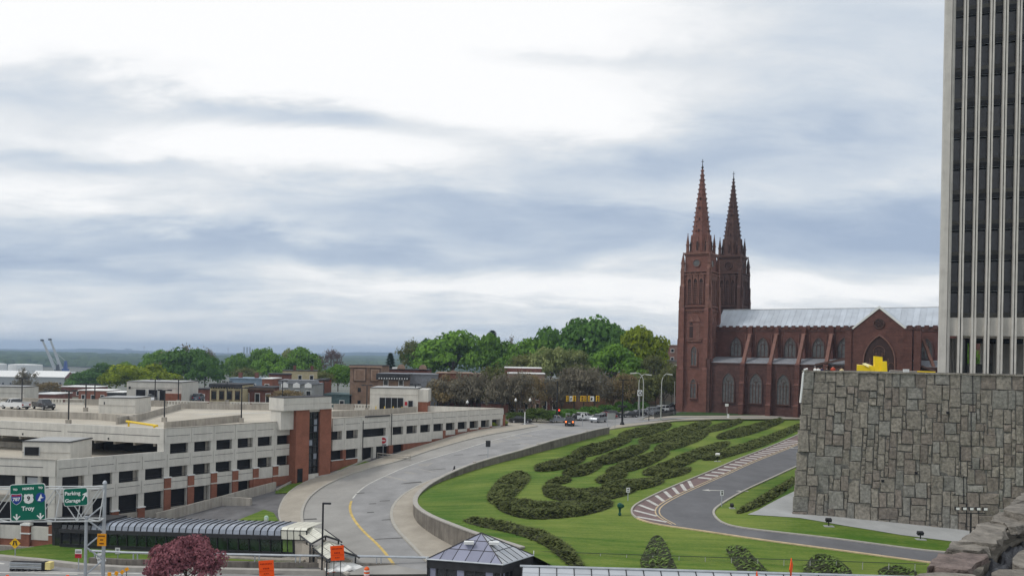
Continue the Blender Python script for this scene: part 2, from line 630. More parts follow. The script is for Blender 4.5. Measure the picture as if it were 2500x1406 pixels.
def patch(name, pts, H, off, m, cell=3.0, skirt=0.0, parent=None, kind='structure'):
 out = dens(pts, cell)
 xs = [p[0] for p in out]
 ys = [p[1] for p in out]
 gx, gy = np.meshgrid(np.arange(min(xs) + cell * .5, max(xs), cell), np.arange(min(ys) + cell * .5, max(ys), cell))
 gx, gy = gx.ravel(), gy.ravel()
 k = inpoly(out, gx, gy)
 gx, gy = gx[k], gy[k]
 if len(gx):
  O = np.array([(p[0], p[1]) for p in out])
  keep = [np.min((O[:, 0] - a) ** 2 + (O[:, 1] - b) ** 2) > (cell * .35) ** 2 for a, b in zip(gx, gy)]
  gx, gy = gx[keep], gy[keep]
 vc = [Vector((p[0], p[1])) for p in out] + [Vector((float(a), float(b))) for a, b in zip(gx, gy)]
 n = len(out)
 r = delaunay_2d_cdt(vc, [(i, (i + 1) % n) for i in range(n)], [], 1, 1e-5)
 V, F = r[0], r[2]
 vs = [(p.x, p.y, H(p.x, p.y) + off) for p in V]
 fs = [tuple(f) for f in F]
 fs = [f if ((vs[f[1]][0] - vs[f[0]][0]) * (vs[f[2]][1] - vs[f[0]][1]) - (vs[f[1]][1] - vs[f[0]][1]) * (vs[f[2]][0] - vs[f[0]][0])) > 0 else f[::-1] for f in fs]
 if skirt:
  b = len(vs)
  for p in out:
   z = H(p[0], p[1]) + off
   vs += [(p[0], p[1], z), (p[0], p[1], z - skirt)]
  for i in range(n):
   a, c = b + 2 * i, b + 2 * ((i + 1) % n)
   fs.append((a, a + 1, c + 1, c))
 me = bpy.data.meshes.new(name)
 me.from_pydata(vs, [], fs)
 me.materials.append(m)
 me.update()
 o = bpy.data.objects.new(name, me)
 COL.objects.link(o)
 if kind:
  o['kind'] = kind
 if parent is not None:
  o.parent = parent
 return o


def ribbon(name, line, H, off, width, m, kind='structure', height=0.0, parent=None, dash=None):
 """a strip along a plan line, either paint (flat) or a raised kerb"""
 line = [Vector((p[0], p[1])) for p in line]
 q = [line[0]]
 for a, b in zip(line, line[1:]):
  k = max(1, int((b - a).length / 1.5))
  q += [a + (b - a) * (j / k) for j in range(1, k + 1)]
 mb = MB()
 L, Rr = [], []
 for i, p in enumerate(q):
  d = (q[min(i + 1, len(q) - 1)] - q[max(i - 1, 0)]).normalized()
  nn = Vector((-d.y, d.x)) * width / 2
  L.append(p + nn)
  Rr.append(p - nn)
 acc = 0
 for i in range(len(q) - 1):
  acc += (q[i + 1] - q[i]).length
  if dash and (acc % (dash[0] + dash[1])) > dash[0]:
   continue
  c = [L[i], Rr[i], Rr[i + 1], L[i + 1]]
  t = [(p.x, p.y, H(p.x, p.y) + off + height) for p in c]
  if height:
   b = [(p.x, p.y, H(p.x, p.y) + off - .05) for p in c]
   mb.hexa(b, t)
  else:
   mb.add(t, [(0, 1, 2, 3)])
 return mb.build(name, m, parent, kind=kind)

# ------------------------------------------------------------------ heights of the land (eye level is z = 0)
GO, GD = Vector((-27.0, 123.5)), Vector((math.cos(R(51)), math.sin(R(51))))
GF = frame(GO, GD)                                   # garage frame: x along its street front, y into it
GS = [-80, -45, -39, -25, -5.5, 0, 6, 18.8, 24, 29, 39, 60, 400]
GZ = [-24.5, -22.9, -22.3, -20.6, -18.6, -18.06, -16.9, -15.45, -14.6, -13.9, -13.4, -13.4, -13.4]


def gz(s):
 return float(np.mean([np.interp(s + k, GS, GZ) for k in (-3, -1.5, 0, 1.5, 3)]))


def sm(X, Y):
 r = Vector((X, Y)) - GO
 return r.x * GD.x + r.y * GD.y, r.x * GD.y - r.y * GD.x


def H_road(X, Y):
 return gz(sm(X, Y)[0])


def H_street(X, Y):
 return -22.35 + 1.1 * min(1, max(0, (X + 50) / 38))


def H_town(X, Y):
 return -13.5


def ss(a, b, x):
 t = min(1, max(0, (x - a) / (b - a)))
 return t * t * (3 - 2 * t)


def G(X, Y):
 r = math.hypot(X, Y)
 z = -27 + 11 * ss(138, 166, Y)
 z -= 25 * ss(220, 950, r)
 return z


# retaining wall: base line on the road in picture columns, with its height there
WB = [(1482, 1053, .85), (1400, 1074, .85), (1300, 1101, .85), (1192, 1131, .9), (1098, 1167, .95), (1048, 1194, 1.05), (1018, 1222, 1.2), (1006, 1248, 1.4),
  (1014, 1275, 1.75), (1048, 1303, 2.0), (1095, 1330, 2.25), (1150, 1357, 2.4), (1210, 1380, 2.5), (1270, 1404, 2.6)]
WP = [onH(a, b, H_road) for a, b, h in WB]
WPS = smoothpoly([Vector((p.x, p.y, h)) for p, (a, b, h) in zip(WP, WB)], it=2)     # plan position and height of the wall


def tps(P):
 P = np.array(P, float)
 n = len(P)
 X = P[:, :2] / 50
 d = np.linalg.norm(X[:, None] - X[None], axis=2)
 K = d ** 2 * np.log(d + 1e-9) + np.eye(n) * .02
 A = np.zeros((n + 3, n + 3))
 A[:n, :n] = K
 A[:n, n] = 1
 A[:n, n + 1:] = X
 A[n:, :n] = A[:n, n:].T
 w = np.linalg.solve(A, np.concatenate([P[:, 2], [0, 0, 0]]))

 def f(x, y):
  q = np.array((x, y)) / 50
  r = np.linalg.norm(X - q, axis=1)
  return float((w[:n] * r ** 2 * np.log(r + 1e-9)).sum() + w[n] + w[n + 1] * q[0] + w[n + 2] * q[1])
 return f


LP = [(p.x, p.y, H_road(p.x, p.y) + p.z - float(np.interp(p.y, [95, 101, 108, 118, 130, 150, 165], [.06, .15, .5, 1.0, 1.25, 1.2, .8]))) for p in WPS[::3]]
for a, b, z in [(1520, 1034, -13.5), (1650, 1019, -13.55), (1800, 1016, -13.6), (1960, 1018, -13.6), (1950, 1060, -15.0), (1945, 1090, -15.6), (1780, 1155, -16.1),
    (1560, 1250, -17.2), (1500, 1130, -15.5), (1700, 1080, -14.9), (1250, 1180, -16.5), (1740, 1250, -17.15), (1935, 1253, -17.1), (2060, 1275, -17.4),
    (2340, 1308, -18.2), (2270, 1370, -18.8), (1940, 1160, -16.2), (1400, 1395, -18.5), (1800, 1400, -18.8), (2240, 1400, -19.2), (1180, 1265, -17.6), (1700, 1330, -18.1), (1400, 1290, -17.6)]:
 p = atz(a, b, z)
 LP.append((p.x, p.y, z))
H_lawn = tps(LP)


def pl(pts, H):
 return [onH(a, b, H) for a, b in pts]


# ------------------------------------------------------------------ ground sheet, river, far woods and hills
def land():
 rs = [0, 40, 80, 110, 130, 150, 170, 190, 220, 260, 320, 400, 500, 640, 800, 1000, 1300, 1700, 2200, 2900, 3800, 5000, 6600, 8600, 11000, 13500]
 an = np.linspace(-math.pi, math.pi, 97)[:-1]
 V, Fq = [], []
 for i, r in enumerate(rs):
  for a in an:
   x, y = r * math.sin(a), r * math.cos(a)
   V.append((x, y, G(x, y)))
 n = len(an)
 for i in range(len(rs) - 1):
  for j in range(n):
   Fq.append((i * n + j, (i + 1) * n + j, (i + 1) * n + (j + 1) % n, i * n + (j + 1) % n))
 me = mesh_np('ground', V, Fq, mat('town ground', (.13, .13, .10), var=.4, scale=.02, coord='pos'))
 o = link('ground', me)
 o['kind'] = 'structure'
 # river beyond the port
 mb = MB()
 mb.prism([(-1100, 1330), (300, 1400), (300, 1640), (-1300, 1600)], -43.0, -41.6)
 mb.build('river', watermat, kind='structure')
 # hills: two long wooded ridges across the river
 r2 = random.Random(3)

 def ridge(name, Y0, Y1, tops, z0, m, seed, x0=-100, x1=2600, rough=2.2):
  nx, ny = 260, 14
  V, Fq = [], []
  rr = random.Random(seed)
  ph = [rr.uniform(0, 6) for _ in range(6)]
  for j in range(ny):
   t = j / (ny - 1)
   Y = Y0 + (Y1 - Y0) * t
   prof = math.sin(math.pi * min(1, t * 1.15) * .5) if t < .87 else 1 - (t - .87) / .13 * .9
   for i in range(nx):
    px = x0 + (x1 - x0) * i / (nx - 1)
    py = np.interp(px, [a for a, b in tops], [b for a, b in tops])
    Yt = Y0 + (Y1 - Y0) * .87
    top = ray(px, py)[1] * Yt
    X = ray(px, 850)[0] * Y
    w = sum(math.sin(px * k / 90 + p + t * 5) / k for k, p in zip((1, 2.3, 5.1, 9.7, 17, 29), ph)) * rough * 1.6
    V.append((X, Y, z0 + (top - z0) * prof + (w + rr.uniform(-1, 1) * rough) * min(1, t * 4)))
  for j in range(ny - 1):
   for i in range(nx - 1):
    a = j * nx + i
    Fq.append((a, a + 1, a + nx + 1, a + nx))
  o = link(name, mesh_np(name, V, Fq, m, True))
  o['kind'] = 'structure'
 hillm = mat('distant woods', (.035, .058, .028), col2=(.075, .105, .045), var=.3, scale=.012, coord='pos', rough=1, spec=0)
 hillb = mat('far hill woods', (.03, .045, .035), col2=(.045, .065, .045), var=.25, scale=.006, coord='pos', rough=1, spec=0)
 ridge('hills', 4800, 8800, [(-100, 850), (70, 851), (160, 853), (240, 852), (340, 856), (430, 858), (540, 861), (650, 862), (780, 863), (860, 861), (940, 861), (1100, 862), (1300, 866), (1700, 874), (2600, 890)], -42, hillb, 1, rough=3)
 ridge('hills', 3300, 4400, [(-100, 868), (120, 866), (200, 867), (300, 862), (400, 866), (520, 868), (700, 870), (860, 866), (960, 868), (1200, 872), (2600, 897)], -42, hillm, 5, rough=2)
 # wooded flats along the far bank: one canopy mass
 rr = random.Random(11)
 V, Fq = [], []
 k = 0
 for i in range(5200):
  Y = rr.uniform(1650, 3300)
  px = rr.uniform(-80, 1250)
  X = ray(px, 870)[0] * Y
  s = rr.uniform(9, 17) * (1 + (Y - 1650) / 1600)
  h = rr.uniform(11, 18) + (Y - 1650) / 220
  b = -43
  nn = 6
  base = len(V)
  V.append((X, Y, b + h))
  for q in range(nn):
   a = q * 2 * math.pi / nn + rr.random()
   V.append((X + s * .62 * math.cos(a), Y + s * .62 * math.sin(a), b + h * rr.uniform(.75, .95)))
  for q in range(nn):
   a = q * 2 * math.pi / nn
   V.append((X + s * math.cos(a), Y + s * math.sin(a), b + h * .3))
  for q in range(nn):
   q2 = (q + 1) % nn
   Fq.append((base, base + 1 + q, base + 1 + q2, base + 1 + q2))
   Fq.append((base + 1 + q, base + 1 + nn + q, base + 1 + nn + q2, base + 1 + q2))
 F3 = []
 for f in Fq:
  if f[2] == f[3]:
   F3.append(f[:3])
  else:
   F3 += [(f[0], f[1], f[2]), (f[0], f[2], f[3])]
 o = link('far_woods', mesh_np('far_woods', V, F3, hillm))
 o['kind'] = 'stuff'
 tag(o, 'wooded river flats beyond the port, a dull green mass under the blue hills', 'woods')


land()


# ------------------------------------------------------------------ roads, walks, lawns
def ground_works():
 wl = [(p.x, p.y) for p in WPS]
 base = [tuple((GF @ Vector((s, -.0, 0))).xy) for s in (-75, -45, -30, -15, 0, 15, 30, 45)]
 far = [(2, 168), (8, 172), (30, 175)] + [(wl[0][0], wl[0][1])]
 # the big sheet the ramp, walks and verges lie on
 poly = base + [(3, 166)] + [tuple(wl[0])] + wl[1:] + [(-4, 80), (-14, 79), (-30, 79), (-52, 80), (-80, 82)]
 patch('verge', poly, H_road, -.05, asphalt_old, cell=3.5)
 # driveway and side yard of patched asphalt
 # concrete ramp road
 left = [(850, 1402), (800, 1375), (762, 1332), (742, 1292), (735, 1262), (740, 1236), (757, 1210), (792, 1185), (842, 1162), (900, 1144), (960, 1130), (1000, 1117), (1050, 1099), (1120, 1079), (1200, 1061), (1262, 1050), (1312, 1041)]
 rightc = [(1075, 1400), (1040, 1368), (1000, 1326), (966, 1291), (954, 1263), (958, 1236), (984, 1207), (1030, 1181), (1080, 1164)]
 LW = smoothpoly([Vector((*onH(a, b, H_road).xy,)) for a, b in left], it=2)
 RW = smoothpoly([Vector((*onH(a, b, H_road).xy,)) for a, b in rightc], it=2)
 wfar = [Vector(p) for p in wl if p[1] > RW[-1].y + .5]
 road = LW + [Vector((4, 165)), Vector(wl[0])] + wfar[1:] + RW[::-1]
 patch('road', [tuple(p) for p in road], H_road, .0, roadc, cell=2.6)
 # right hand lane: worn darker strip between the lane line and the wall
 yl = [(962, 1378), (930, 1335), (880, 1290), (857, 1257), (853, 1232), (866, 1207), (900, 1179), (960, 1152), (1040, 1122), (1150, 1090), (1250, 1064), (1335, 1046)]
 YW = smoothpoly([Vector((*onH(a, b, H_road).xy,)) for a, b in yl], it=2)
 lane = YW + [Vector(wl[0])] + wfar[1:] + RW[::-1]
 patch('road', [tuple(p) for p in lane], H_road, .004, roadd, cell=2.6)
 # sidewalks
 outer = [(715, 1330), (700, 1302), (682, 1268), (680, 1243), (698, 1208), (735, 1181), (785, 1162), (850, 1143), (902, 1130), (925, 1121), (960, 1112), (1000, 1097), (1060, 1080), (1130, 1060), (1190, 1046), (1232, 1041), (1262, 1038), (1300, 1037)]
 OW = smoothpoly([Vector((*onH(a, b, H_road).xy,)) for a, b in outer], it=1)
 patch('sidewalk', [tuple(p) for p in OW] + [tuple(p) for p in LW[::-1]], H_road, .13, walkm, cell=2.2, skirt=.15)
 wnear = [Vector(p) for p in wl if p[1] <= RW[-1].y + .5]
 patch('sidewalk', [tuple(p) for p in RW] + [tuple(p) for p in wnear], H_road, .13, walkm, cell=1.6, skirt=.15)
 for k, (ln, w) in enumerate(((LW, .32), (RW, .32))):
  ribbon('curb', ln, H_road, .0, w, curbm, height=.155)
 ribbon('curb', OW[:28], H_road, .0, .2, curbm, height=.15)
 # lane line: yellow where it bends, worn white above
 ny = int(len(YW) * .42)
 ribbon('road_marking', YW[:ny], H_road, .010, .30, yellowp)
 ribbon('road_marking', YW[ny:], H_road, .010, .20, whitep)
 # worn patches, joints and tar lines in the slab
 rr = random.Random(5)
 tar = mat('tar patch', (.09, .088, .085), var=.3)
 mb = MB()
 for a, b, w, d in [(1005, 1178, 3, .5), (880, 1203, 1.2, .4), (745 + 8, 1267, 2.2, .5), (940, 1222, 1.4, .3), (910, 1229, 1.0, .3), (905, 1250, .9, .4), (950, 1314, 3.2, .25), (1120, 1110, 1.6, .3), (1068, 1145, 2.6, .25), (1180, 1110, 1.8, .3), (1260, 1085, 1.5, .25), (948, 1268, 1.6, .3)]:
  p = onH(a, b, H_road)
  z = [H_road(p.x + u, p.y + v) + .012 for u, v in ((-w / 2, -d / 2), (w / 2, -d / 2), (w / 2, d / 2), (-w / 2, d / 2))]
  mb.add([(p.x - w / 2, p.y - d / 2, z[0]), (p.x + w / 2, p.y - d / 2, z[1]), (p.x + w / 2 * .8, p.y + d / 2, z[2]), (p.x - w / 2 * .9, p.y + d / 2, z[3])], [(0, 1, 2, 3)])
 mb.build('road_patch', tar, kind='structure')
 # verge lawns along the garage
 grass = MATS['lawn grass']
 for pts in ([(556, 1280), (600, 1262), (645, 1244), (668, 1252), (678, 1268), (700, 1302), (712, 1328), (600, 1300)],
    [(674, 1194), (715, 1180), (772, 1174), (750, 1184), (700, 1204), (672, 1205)],
    [(765, 1172), (800, 1160), (845, 1137), (880, 1125), (922, 1129), (880, 1137), (830, 1150), (790, 1162)],
    [(-60, 1362), (0, 1345), (60, 1338), (140, 1326), (240, 1328), (400, 1336), (560, 1350), (740, 1362), (740, 1385), (560, 1378), (380, 1372), (200, 1378), (100, 1368), (0, 1359)]):
  patch('lawn', [(*onH(a, b, H_road).xy,) for a, b in pts], H_road, .06, grass, cell=2.0)
 # the broad lawn: wall line, top edge, plaza wall foot, foreground
 top = pl([(1500, 1038), (1650, 1019), (1750, 1016), (1850, 1016), (1975, 1016)], H_lawn)
 lawn = [tuple(p) for p in wl] + [(8, 66), (40, 62), (62, 62)] + [(66, 76)] + [(70, 100), (82, 150), (90, 196)] + [tuple(p.xy) for p in top[::-1]]
 patch('lawn', lawn, H_lawn, 0, grass, cell=2.6)
 # service road with its hatched apron
 r_out = [(1960, 1056), (1900, 1082), (1800, 1123), (1700, 1165), (1620, 1198), (1560, 1227), (1543, 1240), (1541, 1254), (1556, 1267), (1600, 1280), (1700, 1294), (1850, 1317), (2000, 1337), (2150, 1357), (2300, 1377), (2420, 1395)]
 r_in = [(2420, 1352), (2300, 1349), (2200, 1337), (2060, 1318), (1900, 1300), (1800, 1288), (1760, 1276), (1742, 1258), (1742, 1245), (1760, 1231), (1820, 1196), (1900, 1160), (1960, 1132)]
 A = smoothpoly([Vector((*onH(a, b, H_lawn).xy,)) for a, b in r_out], it=2)
 B = smoothpoly([Vector((*onH(a, b, H_lawn).xy,)) for a, b in r_in], it=2)
 patch('road', [tuple(p) for p in A + B], H_lawn, .02, asphalt, cell=1.8)
 ribbon('curb', A[:34], H_lawn, .0, .2, curbm, height=.16)
 ribbon('curb', A[33:], H_lawn, .0, .28, tanp, height=.10)
 ribbon('curb', B, H_lawn, .0, .25, curbm, height=.13)
 # hatched apron: reddish ground, white bars, double tan line
 hin = [(1960, 1077), (1900, 1102), (1800, 1143), (1700, 1187), (1640, 1214), (1606, 1234), (1598, 1248), (1606, 1262), (1640, 1280)]
 C = smoothpoly([Vector((*onH(a, b, H_lawn).xy,)) for a, b in hin], it=2)
 Ah = [p for p in A[:36]]
 patch('hatched_apron', [tuple(p) for p in Ah + C[::-1]], H_lawn, .03, redp, cell=1.5)
 ribbon('road_marking', C, H_lawn, .045, .16, tanp)
 ribbon('road_marking', [p + Vector((.42, -.1)) for p in C], H_lawn, .045, .16, tanp)
 bars = [(1545 + i * 0, 0) for i in range(0)]
 mb = MB()
 n = 34
 La, Lc = len(A[:34]), len(C)

 def along(line, t):
  ds = [0]
  for a, b in zip(line, line[1:]):
   ds.append(ds[-1] + (b - a).length)
  q = t * ds[-1]
  for i in range(len(line) - 1):
   if ds[i + 1] >= q:
    return line[i] + (line[i + 1] - line[i]) * ((q - ds[i]) / max(1e-6, ds[i + 1] - ds[i]))
  return line[-1]
 for i in range(n):
  t = (i + .5) / n
  p, q = along(A[:35], t), along(C, min(1, t * .98 + .025))
  hw_, hit = .24, t >= .74
  if t < .74:
   hw_ = .46
   # the bars lie square to the picture's depth, slanting across the apron
   for a_, b_ in zip(C, C[1:]):
    if min(a_.y, b_.y) <= p.y - .8 <= max(a_.y, b_.y) and abs(a_.y - b_.y) > 1e-6:
     hit = True
     q = a_ + (b_ - a_) * ((p.y - .8 - a_.y) / (b_.y - a_.y))
     break
  if not hit or (q - p).length > 14:
   continue
  u = (q - p).normalized()
  w = Vector((-u.y, u.x)) * hw_
  p = p + u * .3
  q = q - u * .15
  ps = []
  K = 4
  for k in range(K):
   a, b = p + (q - p) * k / K, p + (q - p) * (k + 1) / K
   c = [a - w, b - w, b + w, a + w]
   mb.add([(v.x, v.y, H_lawn(v.x, v.y) + .05) for v in c], [(0, 1, 2, 3)])
 mb.build('road_marking', whitep, kind='structure')
 # arrows painted on the asphalt
 mb = MB()
 for a, b, s in ((1740, 1197, 1), (1812, 1199, .6), (1942, 1094, 1)):
  p = onH(a, b, H_lawn)
  c = [Vector((-1.4, 0)), Vector((-.4, .55)), Vector((-.4, .2)), Vector((1.3, .15)), Vector((1.3, -.15)), Vector((-.4, -.2)), Vector((-.4, -.55))]
  mb.add([(p.x + v.x * s, p.y + v.y * s, H_lawn(p.x + v.x * s, p.y + v.y * s) + .045) for v in c], [tuple(range(7))[::-1]])
 mb.build('road_marking', whitep, kind='structure')
 # pale path at the foot of the plaza wall
 pts = [(1825, 1256), (1850, 1246), (1942, 1198), (1990, 1215), (2100, 1262), (2400, 1300), (2420, 1328), (2320, 1321), (2200, 1306), (2060, 1283), (1950, 1264)]
 patch('path', [(*onH(a, b, H_lawn).xy,) for a, b in pts], H_lawn, .05, pathm, cell=1.5)
 # streets round the crossing, and the church green
 tp = lambda pts: [(*atz(a, b, -13.5).xy,) for a, b in pts]
 far_top = [(-16, 158), (-60, 200), (-60, 330), (230, 330), (230, 200), (92, 194)]
 patch('town_ground', [(-1.5, 163.5), (-40, 250), (-60, 330), (230, 330), (230, 196)] + tp([(1975, 1014), (1850, 1015), (1750, 1017), (1650, 1021), (1500, 1041), (1482, 1049), (1400, 1052)]), H_town, -.12,
   mat('street dirt', (.10, .095, .075), var=.4, scale=.3, coord='pos'), cell=12)
 patch('road', tp([(1240, 1036), (1300, 1043), (1400, 1064), (1484, 1049), (1512, 1036), (1640, 1022), (1760, 1019), (1990, 1017), (1990, 1011), (1650, 1014), (1600, 1018), (1560, 1022), (1600, 1010), (1650, 1001), (1700, 994), (1640, 994), (1560, 1004), (1500, 1012), (1420, 1022), (1330, 1030)]), H_town, -.05, roadd, cell=3)
 patch('sidewalk', tp([(1484, 1048), (1500, 1038), (1590, 1029), (1700, 1020), (1990, 1018), (1990, 1021), (1750, 1022), (1650, 1026), (1520, 1042)]), H_town, .02, walkm, cell=3, skirt=.2)
 patch('sidewalk', tp([(1240, 1038), (1330, 1033), (1420, 1025), (1500, 1015), (1600, 1003), (1640, 997), (1600, 997), (1480, 1009), (1330, 1025), (1240, 1030)]), H_town, .03, walkm, cell=3, skirt=.2)
 patch('sidewalk', tp([(1556, 1024), (1590, 1018), (1640, 1015), (2000, 1013), (2000, 1016), (1660, 1018), (1600, 1022)]), H_town, .03, walkm, cell=3, skirt=.2)
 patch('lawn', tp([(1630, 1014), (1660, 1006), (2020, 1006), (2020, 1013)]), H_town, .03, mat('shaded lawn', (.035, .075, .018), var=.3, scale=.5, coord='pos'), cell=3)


def grass_material():
 m = mat('lawn grass', (.058, .126, .016), var=.12, scale=.16, coord='pos')
 t = m.node_tree
 L = t.links.new
 b = t.nodes['Principled BSDF']
 geo = N(t, 'ShaderNodeNewGeometry')
 prev = b.inputs['Base Color'].links[0].from_socket
 # mown swathes bending round the slope, and dry tufts
 mp = N(t, 'ShaderNodeMapping')
 mp.inputs['Rotation'].default_value = (0, 0, R(-38))
 mp.inputs['Scale'].default_value = (.10, .9, 1)
 L(geo.outputs['Position'], mp.inputs[0])
 n = N(t, 'ShaderNodeTexNoise', i_Scale=1.1, i_Detail=5.0, i_Roughness=.65, i_Distortion=.6)
 L(mp.outputs[0], n.inputs['Vector'])
 n2 = N(t, 'ShaderNodeTexNoise', i_Scale=.07, i_Detail=4.0)
 L(geo.outputs['Position'], n2.inputs['Vector'])
 n3 = N(t, 'ShaderNodeTexNoise', i_Scale=2.6, i_Detail=8.0, i_Roughness=.8)
 L(geo.outputs['Position'], n3.inputs['Vector'])
 s = mth(t, 'ADD', mth(t, 'MULTIPLY', n.outputs[0], .75), mth(t, 'ADD', mth(t, 'MULTIPLY', n2.outputs[0], .95), mth(t, 'MULTIPLY', n3.outputs[0], .5)))
 rp = N(t, 'ShaderNodeMapRange')
 rp.inputs[1].default_value, rp.inputs[2].default_value = .90, 1.32
 L(s, rp.inputs[0])
 mx = N(t, 'ShaderNodeMix', data_type='RGBA')
 mx.inputs[7].default_value = (.19, .235, .05, 1)
 L(rp.outputs[0], mx.inputs[0])
 L(prev, mx.inputs[6])
 L(mx.outputs[2], b.inputs['Base Color'])
 bp = N(t, 'ShaderNodeBump', i_Strength=.5, i_Distance=.15)
 L(n3.outputs[0], bp.inputs['Height'])
 L(bp.outputs[0], b.inputs['Normal'])
 b.inputs['Specular IOR Level'].default_value = .1


grass_material()
ground_works()


def retaining_wall():
 root = thing('retaining_wall', 'long curving stained concrete retaining wall between the ramp road and the lawn', 'wall', (WPS[0].x, WPS[0].y, 0))
 q = [Vector((p.x, p.y, p.z)) for p in WPS]
 n = len(q)
 thick = .45
 seg = 5
 i = 0
 while i < n - 1:
  j = min(n - 1, i + seg)
  mb, cp = MB(), MB()
  for k in range(i, j):
   a, b = q[k], q[k + 1]
   def off(kk, s):
    d = (q[min(kk + 1, n - 1)] - q[max(kk - 1, 0)])
    d = Vector((d.x, d.y)).normalized()
    return Vector((-d.y, d.x)) * s
   ring = []
   for s0, s1 in ((0, thick),):
    pa, pb = Vector((a.x, a.y)), Vector((b.x, b.y))
    sg = 1
    A0, B0, B1, A1 = pa, pb, pb + off(k + 1, thick), pa + off(k, thick)
    za, zb = H_road(a.x, a.y), H_road(b.x, b.y)
    mb.hexa([(A0.x, A0.y, za - 1.8), (A1.x, A1.y, za - 1.8), (B1.x, B1.y, zb - 1.8), (B0.x, B0.y, zb - 1.8)],
      [(A0.x, A0.y, za + a.z - .12), (A1.x, A1.y, za + a.z - .12), (B1.x, B1.y, zb + b.z - .12), (B0.x, B0.y, zb + b.z - .12)])
    C0, D0, D1, C1 = pa - off(k, .07), pb - off(k + 1, .07), pb + off(k + 1, thick + .06), pa + off(k, thick + .06)
    cp.hexa([(C0.x, C0.y, za + a.z - .12), (C1.x, C1.y, za + a.z - .12), (D1.x, D1.y, zb + b.z - .12), (D0.x, D0.y, zb + b.z - .12)],
      [(C0.x, C0.y, za + a.z), (C1.x, C1.y, za + a.z), (D1.x, D1.y, zb + b.z), (D0.x, D0.y, zb + b.z)])
  w = mb.build('wall_panel', wall_conc, root, world=True)
  cp.build('coping', wall_cap, root, world=True)
  i = j
 # pale joint pilasters
 for px, py in ((1164, 1141), (1318, 1096), (1440, 1063)):
  p = onH(px, py, H_road)
  k = min(range(n), key=lambda t: (Vector(q[t].xy) - p.xy).length)
  a = q[k]
  z = H_road(a.x, a.y)
  MB().box(a.x - .22, a.x + .22, a.y - .22, a.y + .3, z, z + a.z + .1).build('pilaster', wall_cap, root, world=True)


retaining_wall()

# ------------------------------------------------------------------ parking garage
def gs(px, py=1100, yo=0.0):
 o = GF @ Vector((0, yo, 0))
 return on_line(px, py, (o.x, o.y), GD)


def GL(v):
 return GF.inverted() @ Vector(v)


